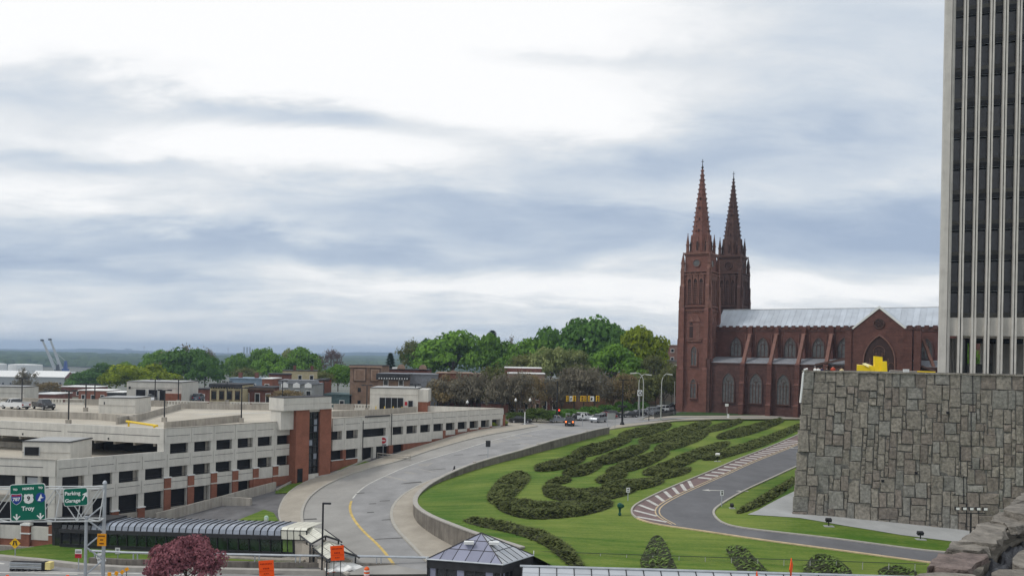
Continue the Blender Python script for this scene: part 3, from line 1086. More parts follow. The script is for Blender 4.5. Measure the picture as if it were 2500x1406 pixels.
def garage():
 root = thing('parking_garage', 'long grey concrete parking garage with brick piers and a brick stair tower', 'parking garage', M=GF)
 ROOF = -11.1

 def bx(name, m, *b):
  return part(name, m, root, *b)

 def panel(x0, x1, z0, z1, y0=-.12, y1=.22, m=concrete, groove=True):
  p = bx('wall_panel', m, (x0 + .02, x1 - .02, y0, y1, z0, z1))
  return p
 T = .35
 rows = [(-11.95, -13.25), (-14.85, -16.25), (-17.75, -20.0)]
 sC1, sC2 = gs(138, 1120), gs(402, 1043)
 sL, sR = gs(718, 1100), gs(810, 1100)
 sE = gs(1228, 1010)
 # --- opening lists in picture columns
 r1 = [(415, 459), (474, 514), (528, 566), (580, 617), (629, 663), (676, 709)]
 r2 = [(152, 206), (226, 274), (290, 338), (354, 400), (413, 457), (471, 512), (526, 564), (578, 615), (628, 662), (675, 709)]
 r3 = [(152, 206), (226, 273), (289, 337), (351, 397), (416, 455), (473, 510), (526, 564), (578, 615)]
 q1 = [(810, 834.5), (845, 873.5), (887, 941.5), (958, 984), (992, 1017.5), (1025.5, 1049.5), (1057.5, 1081), (1088, 1109), (1117, 1138.5), (1146, 1167), (1173.5, 1194), (1200.5, 1220.5)]
 q2 = [(809, 836), (844, 872.5), (886, 910.5), (917.5, 949), (959, 984)]
 shade_m = voidm  # black sheets added behind the openings, interior shade painted as their colour

 def do_row(ops, row, xs0, xs1, zt, zb, py):
  """columns between openings; spandrel panels above (zt) and below"""
  E = [(gs(a, py), gs(b, py)) for a, b in ops]
  z1, z0 = row
  prev = xs0
  for a, b in E:
   if a - prev > .05:
    bx('column', concrete, (prev, a, -.05, .5, z0, z1))
   prev = b
  if xs1 - prev > .05:
   bx('column', concrete, (prev, xs1, -.05, .5, z0, z1))
  for a, b in E:
   o = bx('opening_shade', shade_m, (a, b, .55, .62, z0, z1))
   if rnd.random() < .3:
    bx('inner_column', concrete_old, (b - .42, b - .06, .50, .549, z0, z1))
   bx('cable_rail', darkm, (a, b, .1, .14, z0 + .12, z0 + .17), (a, b, .1, .14, z0 + .38, z0 + .42))
  # spandrel above, split at column centres
  cuts = [xs0] + [(E[i][1] + E[i + 1][0]) / 2 for i in range(len(E) - 1)] + [xs1]
  for a, b in zip(cuts, cuts[1:]):
   panel(a, b, z1, zt)
   if zt - z1 > 1.2:       # recessed line of the precast panel
    bx('reveal', darkroof, (a + .25, b - .25, -.135, -.11, z1 + .95, z1 + 1.0))
 # left wing
 do_row(r1, rows[0], sC2, sL, -10.0, 0, 1075)
 do_row(r2, rows[1], sC1, sL, rows[0][1], 0, 1145)
 # lower deck parapet above row two, left of the upper storey
 panel(sC1, (sC1 + sC2) / 2, rows[0][1], -12.85)
 panel((sC1 + sC2) / 2, sC2, rows[0][1], -12.85)
 do_row(r3, rows[2], sC1, gs(621, 1180), rows[1][1], 0, 1215)
 E2 = [gs(p, 1145) for p in (621, 670, 712)]
 for a, b in zip(E2, E2[1:] + [sL]):
  if b - a > .3:
   panel(a, b, -17.75, rows[1][1])
 # plinth of brick and pale sill line, following the falling ground
 xs = np.linspace(sC1, sL, 10)
 for a, b in zip(xs, xs[1:]):
  top = -20.0 if (a + b) / 2 < gs(625, 1180) else -17.75
  zb = min(gz(a), gz(b)) - .6
  if top > zb + .1:
   bx('brick_base', brick if top > -19 else concrete_old, (a, b, -.1, .3, zb, top))
 # brick piers with pale caps
 for px, zt in ((280, -19.45), (344, -19.4), (407, -16.1), (464, -16.1), (520, -16.1), (572, -16.1), (622, -16.1), (670, -16.1), (713, -16.1)):
  c = gs(px, 1180)
  w = .42
  p = bx('brick_pier', brick, (c - w, c + w, -.30, .1, gz(c) - .6, zt - .12))
  bx('pier_cap', whitem, (c - w - .08, c + w + .08, -.38, .1, zt - .12, zt))
  if zt > -17:
   bx('pier_band', concrete, (c - w - .05, c + w + .05, -.34, .1, zt - 1.55, zt - 1.4))
 # right wing
 do_row(q1, rows[0], sR, sE, -10.0, 0, 1045)
 E = [(gs(a, 1100), gs(b, 1100)) for a, b in q2]
 z1, z0 = rows[2][0] + 2.9 - .02, rows[1][1]
 prev = sR
 for i, (a, b) in enumerate(E):
  zb = -16.3 if i not in (2, 3) else gz(a) - .1
  if a > prev + .05:
   bx('column', brick if i in (1, 4) else concrete, (prev, a, -.05, .5, gz(a) - .5, -14.85))
  prev = b
  bx('opening_shade', shade_m, (a, b, .55, .62, zb, -14.85))
  if i not in (2, 3):
   bx('window_sill', whitem, (a - .1, b + .1, -.2, .2, zb - .08, zb))
   bx('brick_base', brick, (a - .02, b + .02, -.08, .3, gz(a) - .6, zb - .08))
 bx('column', brick, (prev, prev + .8, -.08, .5, gz(prev) - .6, -14.6))
 xm = gs(1081, 1080)
 cuts = [sR] + [(gs(a[1], 1045) + gs(b[0], 1045)) / 2 for a, b in zip(q1, q1[1:])] + [sE]
 for a, b in zip(cuts, cuts[1:]):
  zb = max(-14.85, gz((a + b) / 2) + (.1 if a > xm - 1 else .0))
  if a > prev:
   zb = max(-14.85, gz((a + b) / 2) + .25)
  panel(a, b, min(zb, -13.35), rows[0][1])
  if a >= prev - .5:
   bx('brick_base', brick, (a, b, -.08, .3, gz(b) - 1.2, min(zb, -13.35)))
 for px in (1083, 1113, 1142, 1170, 1197, 1224):
  c = gs(px, 1050)
  bx('brick_pier', brick, (c - .3, c + .3, -.22, .1, gz(c) - .6, -13.3 + .12))
 bx('brick_pier', brick, (sE - .1, sE + .5, -.2, .6, -14.6, -11.2))
 bx('joint_strip', darkm, (gs(885, 1060) - .08, gs(885, 1060) + .02, -.2, -.1, gz(5), -10.6))
 bx('joint_strip', darkm, (gs(954, 1060) - .05, gs(954, 1060) + .05, -.2, -.1, -14.8, -9.75))
 bx('vent_grille', darkm, (gs(890, 1010), gs(950, 1010), -.3, -.12, -10.12, -9.9))
 # --- stair tower: two brick flanks, glazed slot, precast cap
 a, b = gs(722, 1090, -1.6), gs(808, 1090, -1.6)
 g0, g1 = gs(756, 1090, -1.6), gs(779, 1090, -1.6)
 zc = -8.35
 bx('brick_flank', brick, (a, g0 - .12, -1.6, 2.6, gz(a) - .6, zc))
 bx('brick_flank', brick, (g1 + .12, b, -1.6, 2.6, gz(b) - 1.2, zc))
 bx('concrete_infill', concrete, (g0 - .1, g1 + .1, -1.45, 2.4, gz(a) - .4, gz(a) + 1.1), (g0 - .1, g1 + .1, -1.45, 2.4, -8.7, -8.36))
 wf = bx('stair_window', glassd, (g0, g1, -1.2, -1.1, gz(a) + 1.1, -8.7))
 k = 9
 zz = np.linspace(gz(a) + 1.1, -8.7, k + 1)
 for i in range(k + 1):
  part('glazing_bar', black, wf, (g0, g1, -1.32, -1.2, zz[i] - .06, zz[i] + .06))
 for x in (g0 + .05, (g0 + g1) / 2, g1 - .05):
  part('glazing_bar', black, wf, (x - .06, x + .06, -1.34, -1.2, zz[0], zz[-1]))
 for i in range(k):
  for x0, x1 in ((g0 + .15, (g0 + g1) / 2 - .1), ((g0 + g1) / 2 + .1, g1 - .15)):
   if rnd.random() < .3:
    part('pane', canopyg, wf, (x0, x1, -1.235, -1.205, zz[i] + .1, zz[i + 1] - .1))
 bx('door', voidm, (a + .35, a + 1.25, -1.64, -1.55, gz(a) - .1, gz(a) + 2.1))
 ca, cb = gs(693, 985, -1.9), gs(809, 985, -1.9)
 bx('tower_cap', concrete, (ca, cb, -1.9, 1.6, zc, -6.55))
 bx('tower_cap_trim', darkroof, (ca - .05, cb + .05, -1.95, 1.65, -6.55, -6.47))
 bx('cap_joint', concrete_old, (ca - .01, cb + .01, -1.92, -1.88, -7.5, -7.46))
 bx('elevator_shaft', concrete, (ca + .2, a - .01, -1.0, 1.5, ROOF, zc))
 # --- roof deck, end walls and inner slabs (plan in garage coordinates)
 C2 = GL((0, 0, 0)) * 0 + Vector((sC2, 0, 0))
 LB = GL(atY(-60, 1026, 110.8))
 LBk = GL(atY(-160, 975, 160))
 RBk = GL(atY(1016, 990, 158.5))
 RE = Vector((sE, 0, 0))
 deck = [(C2.x, .2), (RE.x, .2), (RE.x + .2, 1.2), (RBk.x, RBk.y), (LBk.x, LBk.y), (LB.x, LB.y)]
 MB().prism(deck, ROOF - .35, ROOF).build('roof_deck', deckm, root)
 MB().prism([(sC1, .7), (sE - 1, .7)] + [(RBk.x, RBk.y), (LBk.x, LBk.y), GL(atY(-60, 1116, 96)).xy[:]], -14.3, -13.95).build('floor_deck', deckm, root)
 MB().prism([(sC1, .7), (sL, .7), (sL, 9), (sC1 - 12, 14)], -17.2, -16.9).build('floor_slab', concrete_old, root)
 # added black backing: the storeys' shade put into its colour
 MB().box(sC1 + .5, sE - 3, 3.0, 3.3, -21, -14.35).build('shade_backing', voidm, root)
 MB().box(sC2 + .6, sE - 3, 3.0, 3.3, -13.9, ROOF - .4).build('shade_backing', voidm, root)
 # --- lower front at the left: facade parallel to the street
 A1 = GF @ Vector((sC1, 0, 0))
 A0 = atY(-80, 1110, 94.6)
 fr = frame((A0.x, A0.y, 0), (A1.x - A0.x, A1.y - A0.y))
 Lw = (Vector(A1.xy) - Vector(A0.xy)).length
 inv = GF.inverted() @ fr

 def ax(px, py):
  return on_line(px, py, (A0.x, A0.y), ((A1.x - A0.x) / Lw, (A1.y - A0.y) / Lw))

 def fb(name, m, *boxes):
  mb = MB(inv)
  for q in boxes:
   mb.box(*q)
  return mb.build(name, m, root)
 xr = Lw - .05
 fb('wall_panel', concrete, (0, xr, -.12, .25, -14.75, -12.85))
 fb('reveal', darkroof, (.5, xr - 1.5, -.14, -.11, -13.75, -13.69))
 fb('coping', concrete_old, (0, xr, -.2, .35, -12.85, -12.78))
 c1, c2, c3, c4 = ax(-12, 1170), ax(38, 1170), ax(48, 1170), ax(120, 1170)
 fb('column', concrete, (c2, c3 + .3, -.05, .5, -16.2, -14.75))
 fb('column', concrete, (c4, xr, -.05, .5, -16.2, -14.75))
 fb('column', concrete, (ax(91, 1170) - .1, ax(94, 1170) + .1, .2, .5, -16.2, -14.75))
 fb('wall_panel', concrete, (0, xr, -.1, .25, -17.8, -16.2))
 fb('opening_shade', voidm, (0, xr, .55, .62, -22.3, -14.75))
 fb('lobby_window', pyrg2, (ax(60, 1170), ax(88, 1170), .42, .46, -15.7, -15.0))
 p0, p1 = ax(56, 1290), ax(76, 1290)
 fb('brick_pier', brick, (p0, p1, -.3, .2, -23, -20.4))
 fb('pier_cap', whitem, (p0 - .1, p1 + .1, -.36, .22, -20.4, -20.2))
 fb('pier_band', whitem, (p0 - .1, p1 + .1, -.36, .22, -21.35, -21.2))
 fb('column', concrete, (p0 + .1, p1 - .1, -.05, .5, -20.2, -17.8))
 fb('column', concrete, (xr - .9, xr, -.05, .5, -20.2, -17.8))
 fb('brick_pier', brick, (xr - .55, xr + .3, -.32, .2, -23, -20.3))
 fb('pier_band', whitem, (xr - .6, xr + .35, -.38, .22, -21.35, -21.2))
 for u0, u1 in ((0, p0 - .1), (p1 + .1, xr - .65)):
  fb('wall_panel', concrete, (u0, u1, -.12, .2, -22.0, -20.5))
  fb('brick_base', brick, (u0, u1, -.06, .2, -23.4, -22.0))
 fb('brick_pier', brick, (ax(-12, 1290) - .9, ax(-2, 1290), -.3, .2, -23, -20.4))
 fb('ledge', concrete_old, (0, xr + .3, -.6, -.1, -23.6, -22.75))
 # --- upper storey set back at the left
 U1 = GF @ Vector((sC2, 0, 0))
 U0 = atY(-60, 1026, 110.8)
 fr2 = frame((U0.x, U0.y, 0), (U1.x - U0.x, U1.y - U0.y))
 inv2 = GF.inverted() @ fr2
 Lu = (Vector(U1.xy) - Vector(U0.xy)).length

 def ux(px, py):
  return on_line(px, py, (U0.x, U0.y), ((U1.x - U0.x) / Lu, (U1.y - U0.y) / Lu))

 def ub(name, m, *boxes):
  mb = MB(inv2)
  for q in boxes:
   mb.box(*q)
  return mb.build(name, m, root)
 xs = [0, ux(161, 1035), Lu]
 for a_, b_ in zip(xs, xs[1:]):
  ub('wall_panel', concrete, (a_ + .02, b_ - .02, -.12, .25, -11.95, -10.0))
  ub('reveal', darkroof, (a_ + .4, b_ - .6, -.14, -.11, -11.02, -10.96))
 ub('column', concrete, (ux(152, 1060), ux(170, 1060), -.1, .5, -13.95, -11.95))
 ub('column', concrete, (ux(386, 1060), Lu, -.1, .5, -13.95, -11.95))
 ub('opening_shade', voidm, (ux(170, 1060), ux(386, 1060), 5.9, 6.0, -13.95, -11.5))
 ub('opening_shade', voidm, (0, ux(152, 1060), 9.9, 10.0, -13.95, -11.5))
 ub('sloping_ramp', concrete_old, (0, ux(150, 1060), 3.0, 9.8, -13.95, -13.2))
 ub('ceiling_beam', concrete_old, *[(x, x + .3, .3, 5.8, -12.35, -11.5) for x in np.arange(1, Lu, 3.0)])
 ub('drain', voidm, (ux(56, 1058), ux(59, 1058), -.15, -.1, -11.75, -11.5), (ux(265, 1064), ux(268, 1064), -.15, -.1, -11.75, -11.5))
 # front end of the roof: copings
 bx('coping', concrete_old, (sC2, sL - .2, -.17, .3, -10.0, -9.94), (sR, sE, -.17, .3, -10.0, -9.94))
 # --- back parapet, with rows of slots
 mbF = GF.inverted()
 Pl, Pr = atY(-100, 968, 158), atY(1016, 990, 158.5)
 frb = frame((Pl.x, Pl.y, 0), (Pr.x - Pl.x, Pr.y - Pl.y))
 Lb = (Vector(Pr.xy) - Vector(Pl.xy)).length
 ib = mbF @ frb
 n = 22
 for i in range(n):
  x0, x1 = Lb * i / n, Lb * (i + 1) / n
  mb = MB(ib)
  kind = (i * 7 + 3) % 3
  mb.box(x0 + .05, x1 - .05, 0, .2, ROOF, ROOF + .45)
  mb.box(x0 + .05, x1 - .05, 0, .2, ROOF + .95, ROOF + 1.15)
  if kind == 0:
   mb.box(x0 + .05, x1 - .05, .05, .2, ROOF + .45, ROOF + .95)
  elif kind == 1:
   for k in range(7):
    u = x0 + (x1 - x0) * (k + .5) / 7
    mb.box(u - .12, u + .12, 0, .2, ROOF + .45, ROOF + .95)
  mb.build('parapet_panel', concrete if kind else concrete_old, root)
  if kind:
   MB(ib).box(x0 + .3, x1 - .3, .12, .15, ROOF + .45, ROOF + .95).build('slot_shadow_board', concrete_old, root)
 # right end back parapet
 P2 = GF @ Vector((sE, .8, 0))
 frc = frame((Pr.x, Pr.y, 0), (P2.x - Pr.x, P2.y - Pr.y))
 Lc = (Vector(P2.xy) - Vector(Pr.xy)).length
 MB(mbF @ frc).box(0, Lc, -.1, .1, ROOF, ROOF + 1.12).build('parapet_panel', concrete, root)
 # --- walls dividing the roof ramps
 def wall(pa, pb, ya, yb, h, name='ramp_wall', m=concrete_old, z=ROOF, t=.25):
  a, b = atY(*pa, ya), atY(*pb, yb)
  f = frame((a.x, a.y, 0), (b.x - a.x, b.y - a.y))
  l = (Vector(b.xy) - Vector(a.xy)).length
  return MB(mbF @ f).box(0, l, -t / 2, t / 2, z, z + h).build(name, m, root)

 def yz(px, py, z):
  return atz(px, py, z).y
 for pa, pb in (((-20, 999), (242, 1008)), ((242, 1008), (335, 1016)), ((330, 1013), (440, 984.5)), ((440, 983.5), (693, 988)), ((402, 1030), (590, 1012)),
     ((810, 1003), (900, 1000)), ((900, 1000), (1016, 992)), ((285, 1018), (345, 1010))):
  wall(pa, pb, yz(*pa, -10.05), yz(*pb, -10.05), 1.05)
 # --- roof top boxes
 def hut(pl_, pr_, ybase, depth, ztop, doors, name='stair_hut', zb=ROOF):
  a, b = atY(pl_, 980, ybase), atY(pr_, 980, ybase)
  f = frame((a.x, a.y, 0), (b.x - a.x, b.y - a.y))
  l = b.x - a.x
  h = MB(mbF @ f).box(0, l, 0, depth, zb, ztop).build(name, concrete, root)
  im = GF.inverted() @ f

  def hb(nm, m, *bb):
   q = MB(im)
   for w in bb:
    q.box(*w)
   return q.build(nm, m, h)
  hb('roof_edge', darkroof, (-.08, l + .08, -.08, depth + .08, ztop, ztop + .1))
  hb('roof_top', pathm, (.15, l - .15, .15, depth - .15, ztop + .1, ztop + .14))
  hb('band', concrete_old, (-.03, l + .03, -.05, 0, ztop - 1.25, ztop - 1.2))
  for d in doors:
   hb('doorway', voidm, (d[0] * l, d[1] * l, -.06, .02, zb + d[2], zb + d[3]))
   fr_ = (d[1] - d[0]) * l
   k = max(1, int(fr_ / 1.0))
   hb('door_frame', steel, *[(d[0] * l + fr_ * i / k - .04, d[0] * l + fr_ * i / k + .04, -.09, -.06, zb + d[2], zb + d[3]) for i in range(k + 1)])
  return h, hb, l
 h, hb, l = hut(309, 443, 170, 9, -6.9, [(.17, .345, 0, 2.6), (.40, .56, 0, 2.6), (.60, .70, 0, 2.6)])
 hb('brick_panel', brick, (l * .73, l * .995, -1.2, -.05, ROOF, ROOF + 1.9))
 hb('vent', voidm, (l * .035, l * .07, -.08, 0, -8.4, -7.9))
 h, hb, l = hut(903, 1020, 157, 8, -6.7, [(.2, .70, 0, 2.6), (.80, .90, 0, 2.1)])
 hb('brick_panel', brick, (l * 1.0, l * 1.2, .4, 6, ROOF, ROOF + 1.9))
 hb('side_wing', concrete, (l * 1.0, l * 1.21, .3, 6.2, ROOF + 1.9, -6.8))
 hb('bollard', yellow, *[(l * u, l * u + .16, -1.2, -1.04, ROOF, ROOF + 1.0) for u in (.14, .32, .50, .68)])
 hb('round_sign', sred, (l * .73, l * .78, -.15, -.08, ROOF + 1.2, ROOF + 1.9))
 h, hb, l = hut(241, 331, 139, 6, -8.5, [])
 hb('painted_number', darkroof, (l * .14, l * .17, -.03, 0, -9.6, -9.15))
 hut(57, 174, 97.5, 5, -11.35, [(.05, .36, 1.0, 2.0)], zb=-13.95)
 hut(-60, 60, 172, 5, -8.6, [])
 # roof top yellow bar on two posts
 a, b = atz(309, 1028, -10.1), atz(384, 1039, -10.1)
 bar = MB().tube([a, b], .16, 6)
 bar.box(a.x + .2, a.x + .4, a.y - .1, a.y + .1, ROOF, -10.1).box(b.x - .5, b.x - .3, b.y - .1, b.y + .1, ROOF, -10.1)
 yb = thing('height_barrier', 'long yellow clearance bar lying across the garage roof ramp by the grey corner wall', 'barrier', (a.x, a.y, ROOF))
 bar.build('bar', yellow, yb, world=True)
 # stall lines
 mb = MB()
 for i in range(30):
  px = 470 + i * 8.2
  a = atz(px, 1002 - i * .18, ROOF)
  mb.box(a.x - .07, a.x + .07, a.y, a.y + 4.2, ROOF + .01, ROOF + .015)
 for i in range(22):
  a = atz(-40 + i * 15, 1021, ROOF)
  mb.box(a.x - .07, a.x + .07, a.y, a.y + 3.8, ROOF + .01, ROOF + .015)
 for i in range(16):
  a = atz(480 + i * 14, 1012 - i * .4, ROOF)
  mb.box(a.x - .8, a.x + 1.2, a.y, a.y + .5, ROOF + .01, ROOF + .015)
 mb.build('stall_marking', whitep, root, world=True)
 # entrance gear by the ramp: red disc sign, rail
 p = onH(935, 1112, H_road)
 t = thing('exit_sign_board', 'red and white round sign board hanging in the garage entrance on the ramp road', 'sign', (p.x, p.y, p.z))
 MB().box(-.75, .75, -.03, .03, 1.6, 3.1).build('board', whitem, t)
 MB(Matrix.Translation((0, -.05, 2.45)) @ Matrix.Rotation(R(90), 4, 'X')).lathe([(.5, 0), (.5, .03)], 14).build('disc', sred, t)
 MB().box(-.36, .36, -.11, -.085, 2.38, 2.52).build('bar', whitem, t)
 MB().box(-.5, .5, -.06, -.035, 1.68, 1.85).build('print', black, t)
 MB().tube([(0, 0, 0), (0, 0, 1.6)], .05).build('post', steel, t)
 a, b = onH(920, 1118, H_road), onH(1003, 1123, H_road)
 t = thing('entrance_rail', 'low grey steel rail across the garage entrance apron', 'rail', (a.x, a.y, a.z))
 mb = MB()
 mb.tube([a + Vector((0, 0, .8)), b + Vector((0, 0, .6))], .09).tube([a + Vector((0, 0, .4)), b + Vector((0, 0, .3))], .06)
 mb.build('rail', concrete_old, t, world=True)
 for k in (0.02, .33, .66, .98):
  c = a.lerp(b, k)
  MB().tube([c, c + Vector((0, 0, .75))], .05).build('post', concrete_old, t, world=True)


garage()


def low_walls():
 t = thing('driveway_wall', 'long low concrete wall climbing beside the driveway along the garage', 'wall', tuple(onH(430, 1262, H_road)))
 pts = [(380, 1275), (430, 1262), (500, 1243), (548, 1230), (612, 1212), (672, 1196)]
 P = [onH(a, b, H_road) for a, b in pts]
 for a, b in zip(P, P[1:]):
  d = (b - a).normalized()
  n = Vector((-d.y, d.x, 0)) * .18
  lo = [a - n, b - n, b + n, a + n]
  MB().hexa([v - Vector((0, 0, .4)) for v in lo], [v + Vector((0, 0, 1.15)) for v in lo]).build('wall_panel', concrete_old, t, world=True)
 p, q = onH(537, 1233, H_road), onH(611, 1233, H_road)
 t = thing('concrete_block_wall', 'short free standing concrete wall on the driveway below the garage', 'wall', tuple(p))
 d = (q - p).normalized()
 n = Vector((-d.y, d.x, 0)) * .45
 lo = [p, q, q + n, p + n]
 MB().hexa([v - Vector((0, 0, .5)) for v in lo], [Vector((v.x, v.y, p.z + 1.1)) for v in lo]).build('wall_body', concrete_old, t, world=True)
 # small kerb walls beside the stair tower lawns
 for i, (pts, lab) in enumerate((([(765, 1168), (812, 1160), (880, 1130), (905, 1121)], 'thin concrete edging wall above the grass strip right of the stair tower'),
         ([(675, 1198), (712, 1178), (742, 1174)], 'thin concrete edging at the grass patch left of the stair tower'))):
  P = [onH(a, b, H_road) for a, b in pts]
  t = thing('edging_wall', lab, 'edging', tuple(P[0]))
  mb = MB()
  for a, b in zip(P, P[1:]):
   d = (b - a).normalized()
   n = Vector((-d.y, d.x, 0)) * .1
   lo = [a - n, b - n, b + n, a + n]
   mb.hexa([v - Vector((0, 0, .2)) for v in lo], [v + Vector((0, 0, .3)) for v in lo])
  mb.build('edging', wall_cap, t, world=True)


low_walls()


# ------------------------------------------------------------------ glazed walkway, stair canopies, pavilion
def walkway():
 a, b = atz(150, 1338, -22.45), atz(752, 1362, -20.75)
 z0 = 0.0
 f = Matrix.Translation((0, 0, a.z)) @ frame((a.x, a.y, 0), (b.x - a.x, b.y - a.y)) @ Matrix.Rotation(-math.atan2(b.z - a.z, (Vector(b.xy) - Vector(a.xy)).length), 4, 'Y')
 L = (Vector(b.xy) - Vector(a.xy)).length
 root = thing('glazed_walkway', 'long dark glazed walkway with curved panel roof in front of the parking garage', 'walkway', M=f)
 W = 3.2
 ze = 2.2
 nb = 34
 prof = [(0, ze), (.12, ze + .42), (.5, ze + .68), (1.1, ze + .78), (W, ze + .80)]
 xw = L * .905

 for i in range(nb):
  x0, x1 = xw * i / nb, xw * (i + 1) / nb
  mb = MB()
  for (ya, za), (yb, zb) in zip(prof, prof[1:]):
   mb.add([(x0 + .04, ya, za), (x1 - .04, ya, za), (x1 - .04, yb, zb), (x0 + .04, yb, zb)], [(0, 1, 2, 3)])
   mb.add([(x0 + .04, ya, za - .05), (x1 - .04, ya, za - .05), (x1 - .04, yb, zb - .05), (x0 + .04, yb, zb - .05)], [(3, 2, 1, 0)])
  mb.build('roof_panel', canopyg if i > 4 else glassd, root)
  rb = MB()
  rb.tube([(x0, y - .03, z + .03) for y, z in prof], .06, 4)
  rb.build('roof_rib', black, root)
 root_b = lambda name, m, *bb: part(name, m, root, *bb)
 root_b('fascia', darkm, (-.2, xw, -.14, .02, ze - .42, ze - .02))
 root_b('rail_beam', black, (-.2, xw, -.1, .02, z0 + .35, z0 + .55))
 root_b('base_wall', darkm, (-.2, xw, -.06, .1, z0 - .6, z0 + .35))
 gl = mat('green dark glass', (.015, .032, .014), var=.6, scale=.9, rough=.15, spec=.6)
 k = 22
 for i in range(k):
  x0, x1 = xw * i / k, xw * (i + 1) / k
  root_b('glass_pane', gl if i > 4 else glassd, (x0 + .06, x1 - .06, .02, .05, z0 + .55, ze - .42))
  root_b('mullion', black, (x0 - .05, x0 + .05, -.08, .08, z0 + .3, ze - .3))
 root_b('back_wall', darkm, (0, xw, W - .1, W, z0 - .5, ze + .78))
 root_b('floor', concrete_old, (-1, L, -.9, W, z0 - .6, z0 - .02))
 # dark entrance block at the garage corner
 e = root_b('entrance_block', darkm, (-1.6, 1.9, .3, 3.4, z0 - .5, ze + .95))
 for x in (-1.2, -.2, .8):
  part('entrance_pane', glassd, e, (x, x + .85, .26, .3, z0 + .1, ze + .1))
 root_b('flat_hood', darkm, (-1.9, 6.0, -.25, 3.4, ze + .80, ze + 1.0))
 # pale glazed end bay
 x0, x1 = xw, L
 for i in range(4):
  u0, u1 = x0 + (x1 - x0) * i / 4, x0 + (x1 - x0) * (i + 1) / 4
  root_b('end_roof_panel', frosted, (u0 + .03, u1 - .03, .25, W, ze + .74, ze + .80))
  root_b('end_panel', frosted, (u0 + .03, u1 - .03, -.06, -.02, ze - .35, ze + .55))
  MB().hexa([(u0 + .03, -.06, ze + .55), (u1 - .03, -.06, ze + .55), (u1 - .03, 0, ze + .55), (u0 + .03, 0, ze + .55)],
     [(u0 + .03, .2, ze + .80), (u1 - .03, .2, ze + .80), (u1 - .03, .25, ze + .80), (u0 + .03, .25, ze + .80)]).build('end_roof_panel', frosted, root)
  root_b('end_bar', black, (u0 - .03, u0 + .03, -.09, -.03, ze - .4, ze + .6))
 root_b('end_bar', black, (x1 - .04, x1 + .04, -.1, .02, z0 - .1, ze + .6), (x0, x1, -.1, -.04, ze - .42, ze - .35), (x0, x1, -.1, -.03, ze + .52, ze + .58))
 root_b('end_window', mat('see-through glass', (.10, .17, .04), rough=.15, spec=.6, var=.3), (x0 + .1, x0 + 1.25, .05, .08, z0 + .55, ze - .4))
 root_b('end_post', black, (x0 + .60, x0 + .68, 0, .1, z0 + .5, ze - .4), (x0 + 1.25, x0 + 1.5, 0, .2, z0 + .2, ze - .4))
 root_b('end_wall', mat('sand render', (.42, .38, .33), var=.08), (x0 + 1.5, x1 - .1, .04, .2, z0 - .3, ze - .4))
 # stepped gable canopies over the stair going down
 def gable(px, py, zr, dx, w, lab):
  c = atz(px, py, zr)
  d = Vector((.60, -.80, 0)).normalized()
  f = frame((c.x, c.y, 0), (d.x, d.y))
  t = thing('stair_canopy', lab, 'canopy', M=f)
  Ln = dx
  drop = .50
  for s in (-1, 1):
   n = 9
   for i in range(n):
    a0, a1 = Ln * i / n + .03, Ln * (i + 1) / n - .03
    for w0, w1 in ((.06, w * .48), (w * .52, w)):
     z = lambda u, q: zr - (q / w) * .62 - u * .12
     MB().add([(a0, s * w0, z(a0, w0)), (a1, s * w0, z(a1, w0)), (a1, s * w1, z(a1, w1)), (a0, s * w1, z(a0, w1)),
        (a0, s * w0, z(a0, w0) - .04), (a1, s * w0, z(a1, w0) - .04), (a1, s * w1, z(a1, w1) - .04), (a0, s * w1, z(a0, w1) - .04)],
        [(0, 1, 2, 3), (7, 6, 5, 4), (0, 4, 5, 1), (1, 5, 6, 2), (2, 6, 7, 3), (3, 7, 4, 0)]).build('roof_pane', frosted, t)
   ze_ = zr - .62
   MB().tube([(0, s * w, ze_), (Ln, s * w, ze_ - Ln * .12)], .11, 4).build('edge_beam', darkm, t)
   MB().tube([(Ln, s * w, ze_ - Ln * .12), (Ln, 0, zr - Ln * .12)], .10, 4).build('gable_beam', darkm, t)
   MB().tube([(Ln + .5, s * w * 1.02, ze_ - .5), (Ln, s * w, ze_ - Ln * .12)], .10, 4).build('edge_beam', darkm, t)
   MB().tube([(.2, s * w, ze_), (.2, s * w, -21.2)], .09, 4).build('post', darkm, t)
   MB().tube([(Ln - .2, s * w, ze_ - .3), (Ln - .2, s * w, -21.6)], .09, 4).build('post', darkm, t)
  MB().box(0, Ln - .4, -w + .2, -w + .35, -21.6, ze_ - .9).box(0, Ln - .4, w - .35, w - .2, -21.6, ze_ - .9).build('stair_enclosure', MATS['sand render'], t)
 gable(760, 1282, -17.8, 3.5, 1.5, 'upper white ribbed gable canopy over the stair at the end of the glazed walkway')
 gable(799, 1318, -18.75, 3.5, 1.5, 'lower white ribbed gable canopy behind the right orange work sign')
 # white dome heap below the lower canopy
 c = atz(838, 1376, -20.5)
 t = thing('white_covering', 'heap of white sheeting behind the wall below the orange sign', 'sheeting', (c.x, c.y, -20.9))
 mb = MB()
 vs, fs = [], []
 for i in range(5):
  for j in range(14):
   r = 1.5 * math.cos(i / 4 * 1.3) * (1 + .12 * math.sin(j * 5.1 + i))
   vs.append((r * 1.25 * math.cos(j / 14 * 6.283), r * math.sin(j / 14 * 6.283), .45 * math.sin(i / 4 * 1.4) + .1 * math.sin(j * 3.3)))
 for i in range(4):
  for j in range(14):
   fs.append((i * 14 + j, i * 14 + (j + 1) % 14, (i + 1) * 14 + (j + 1) % 14, (i + 1) * 14 + j))
 fs.append(tuple(range(56, 70)))
 mb.add(vs, fs).build('sheet', whiteroof, t)


walkway()


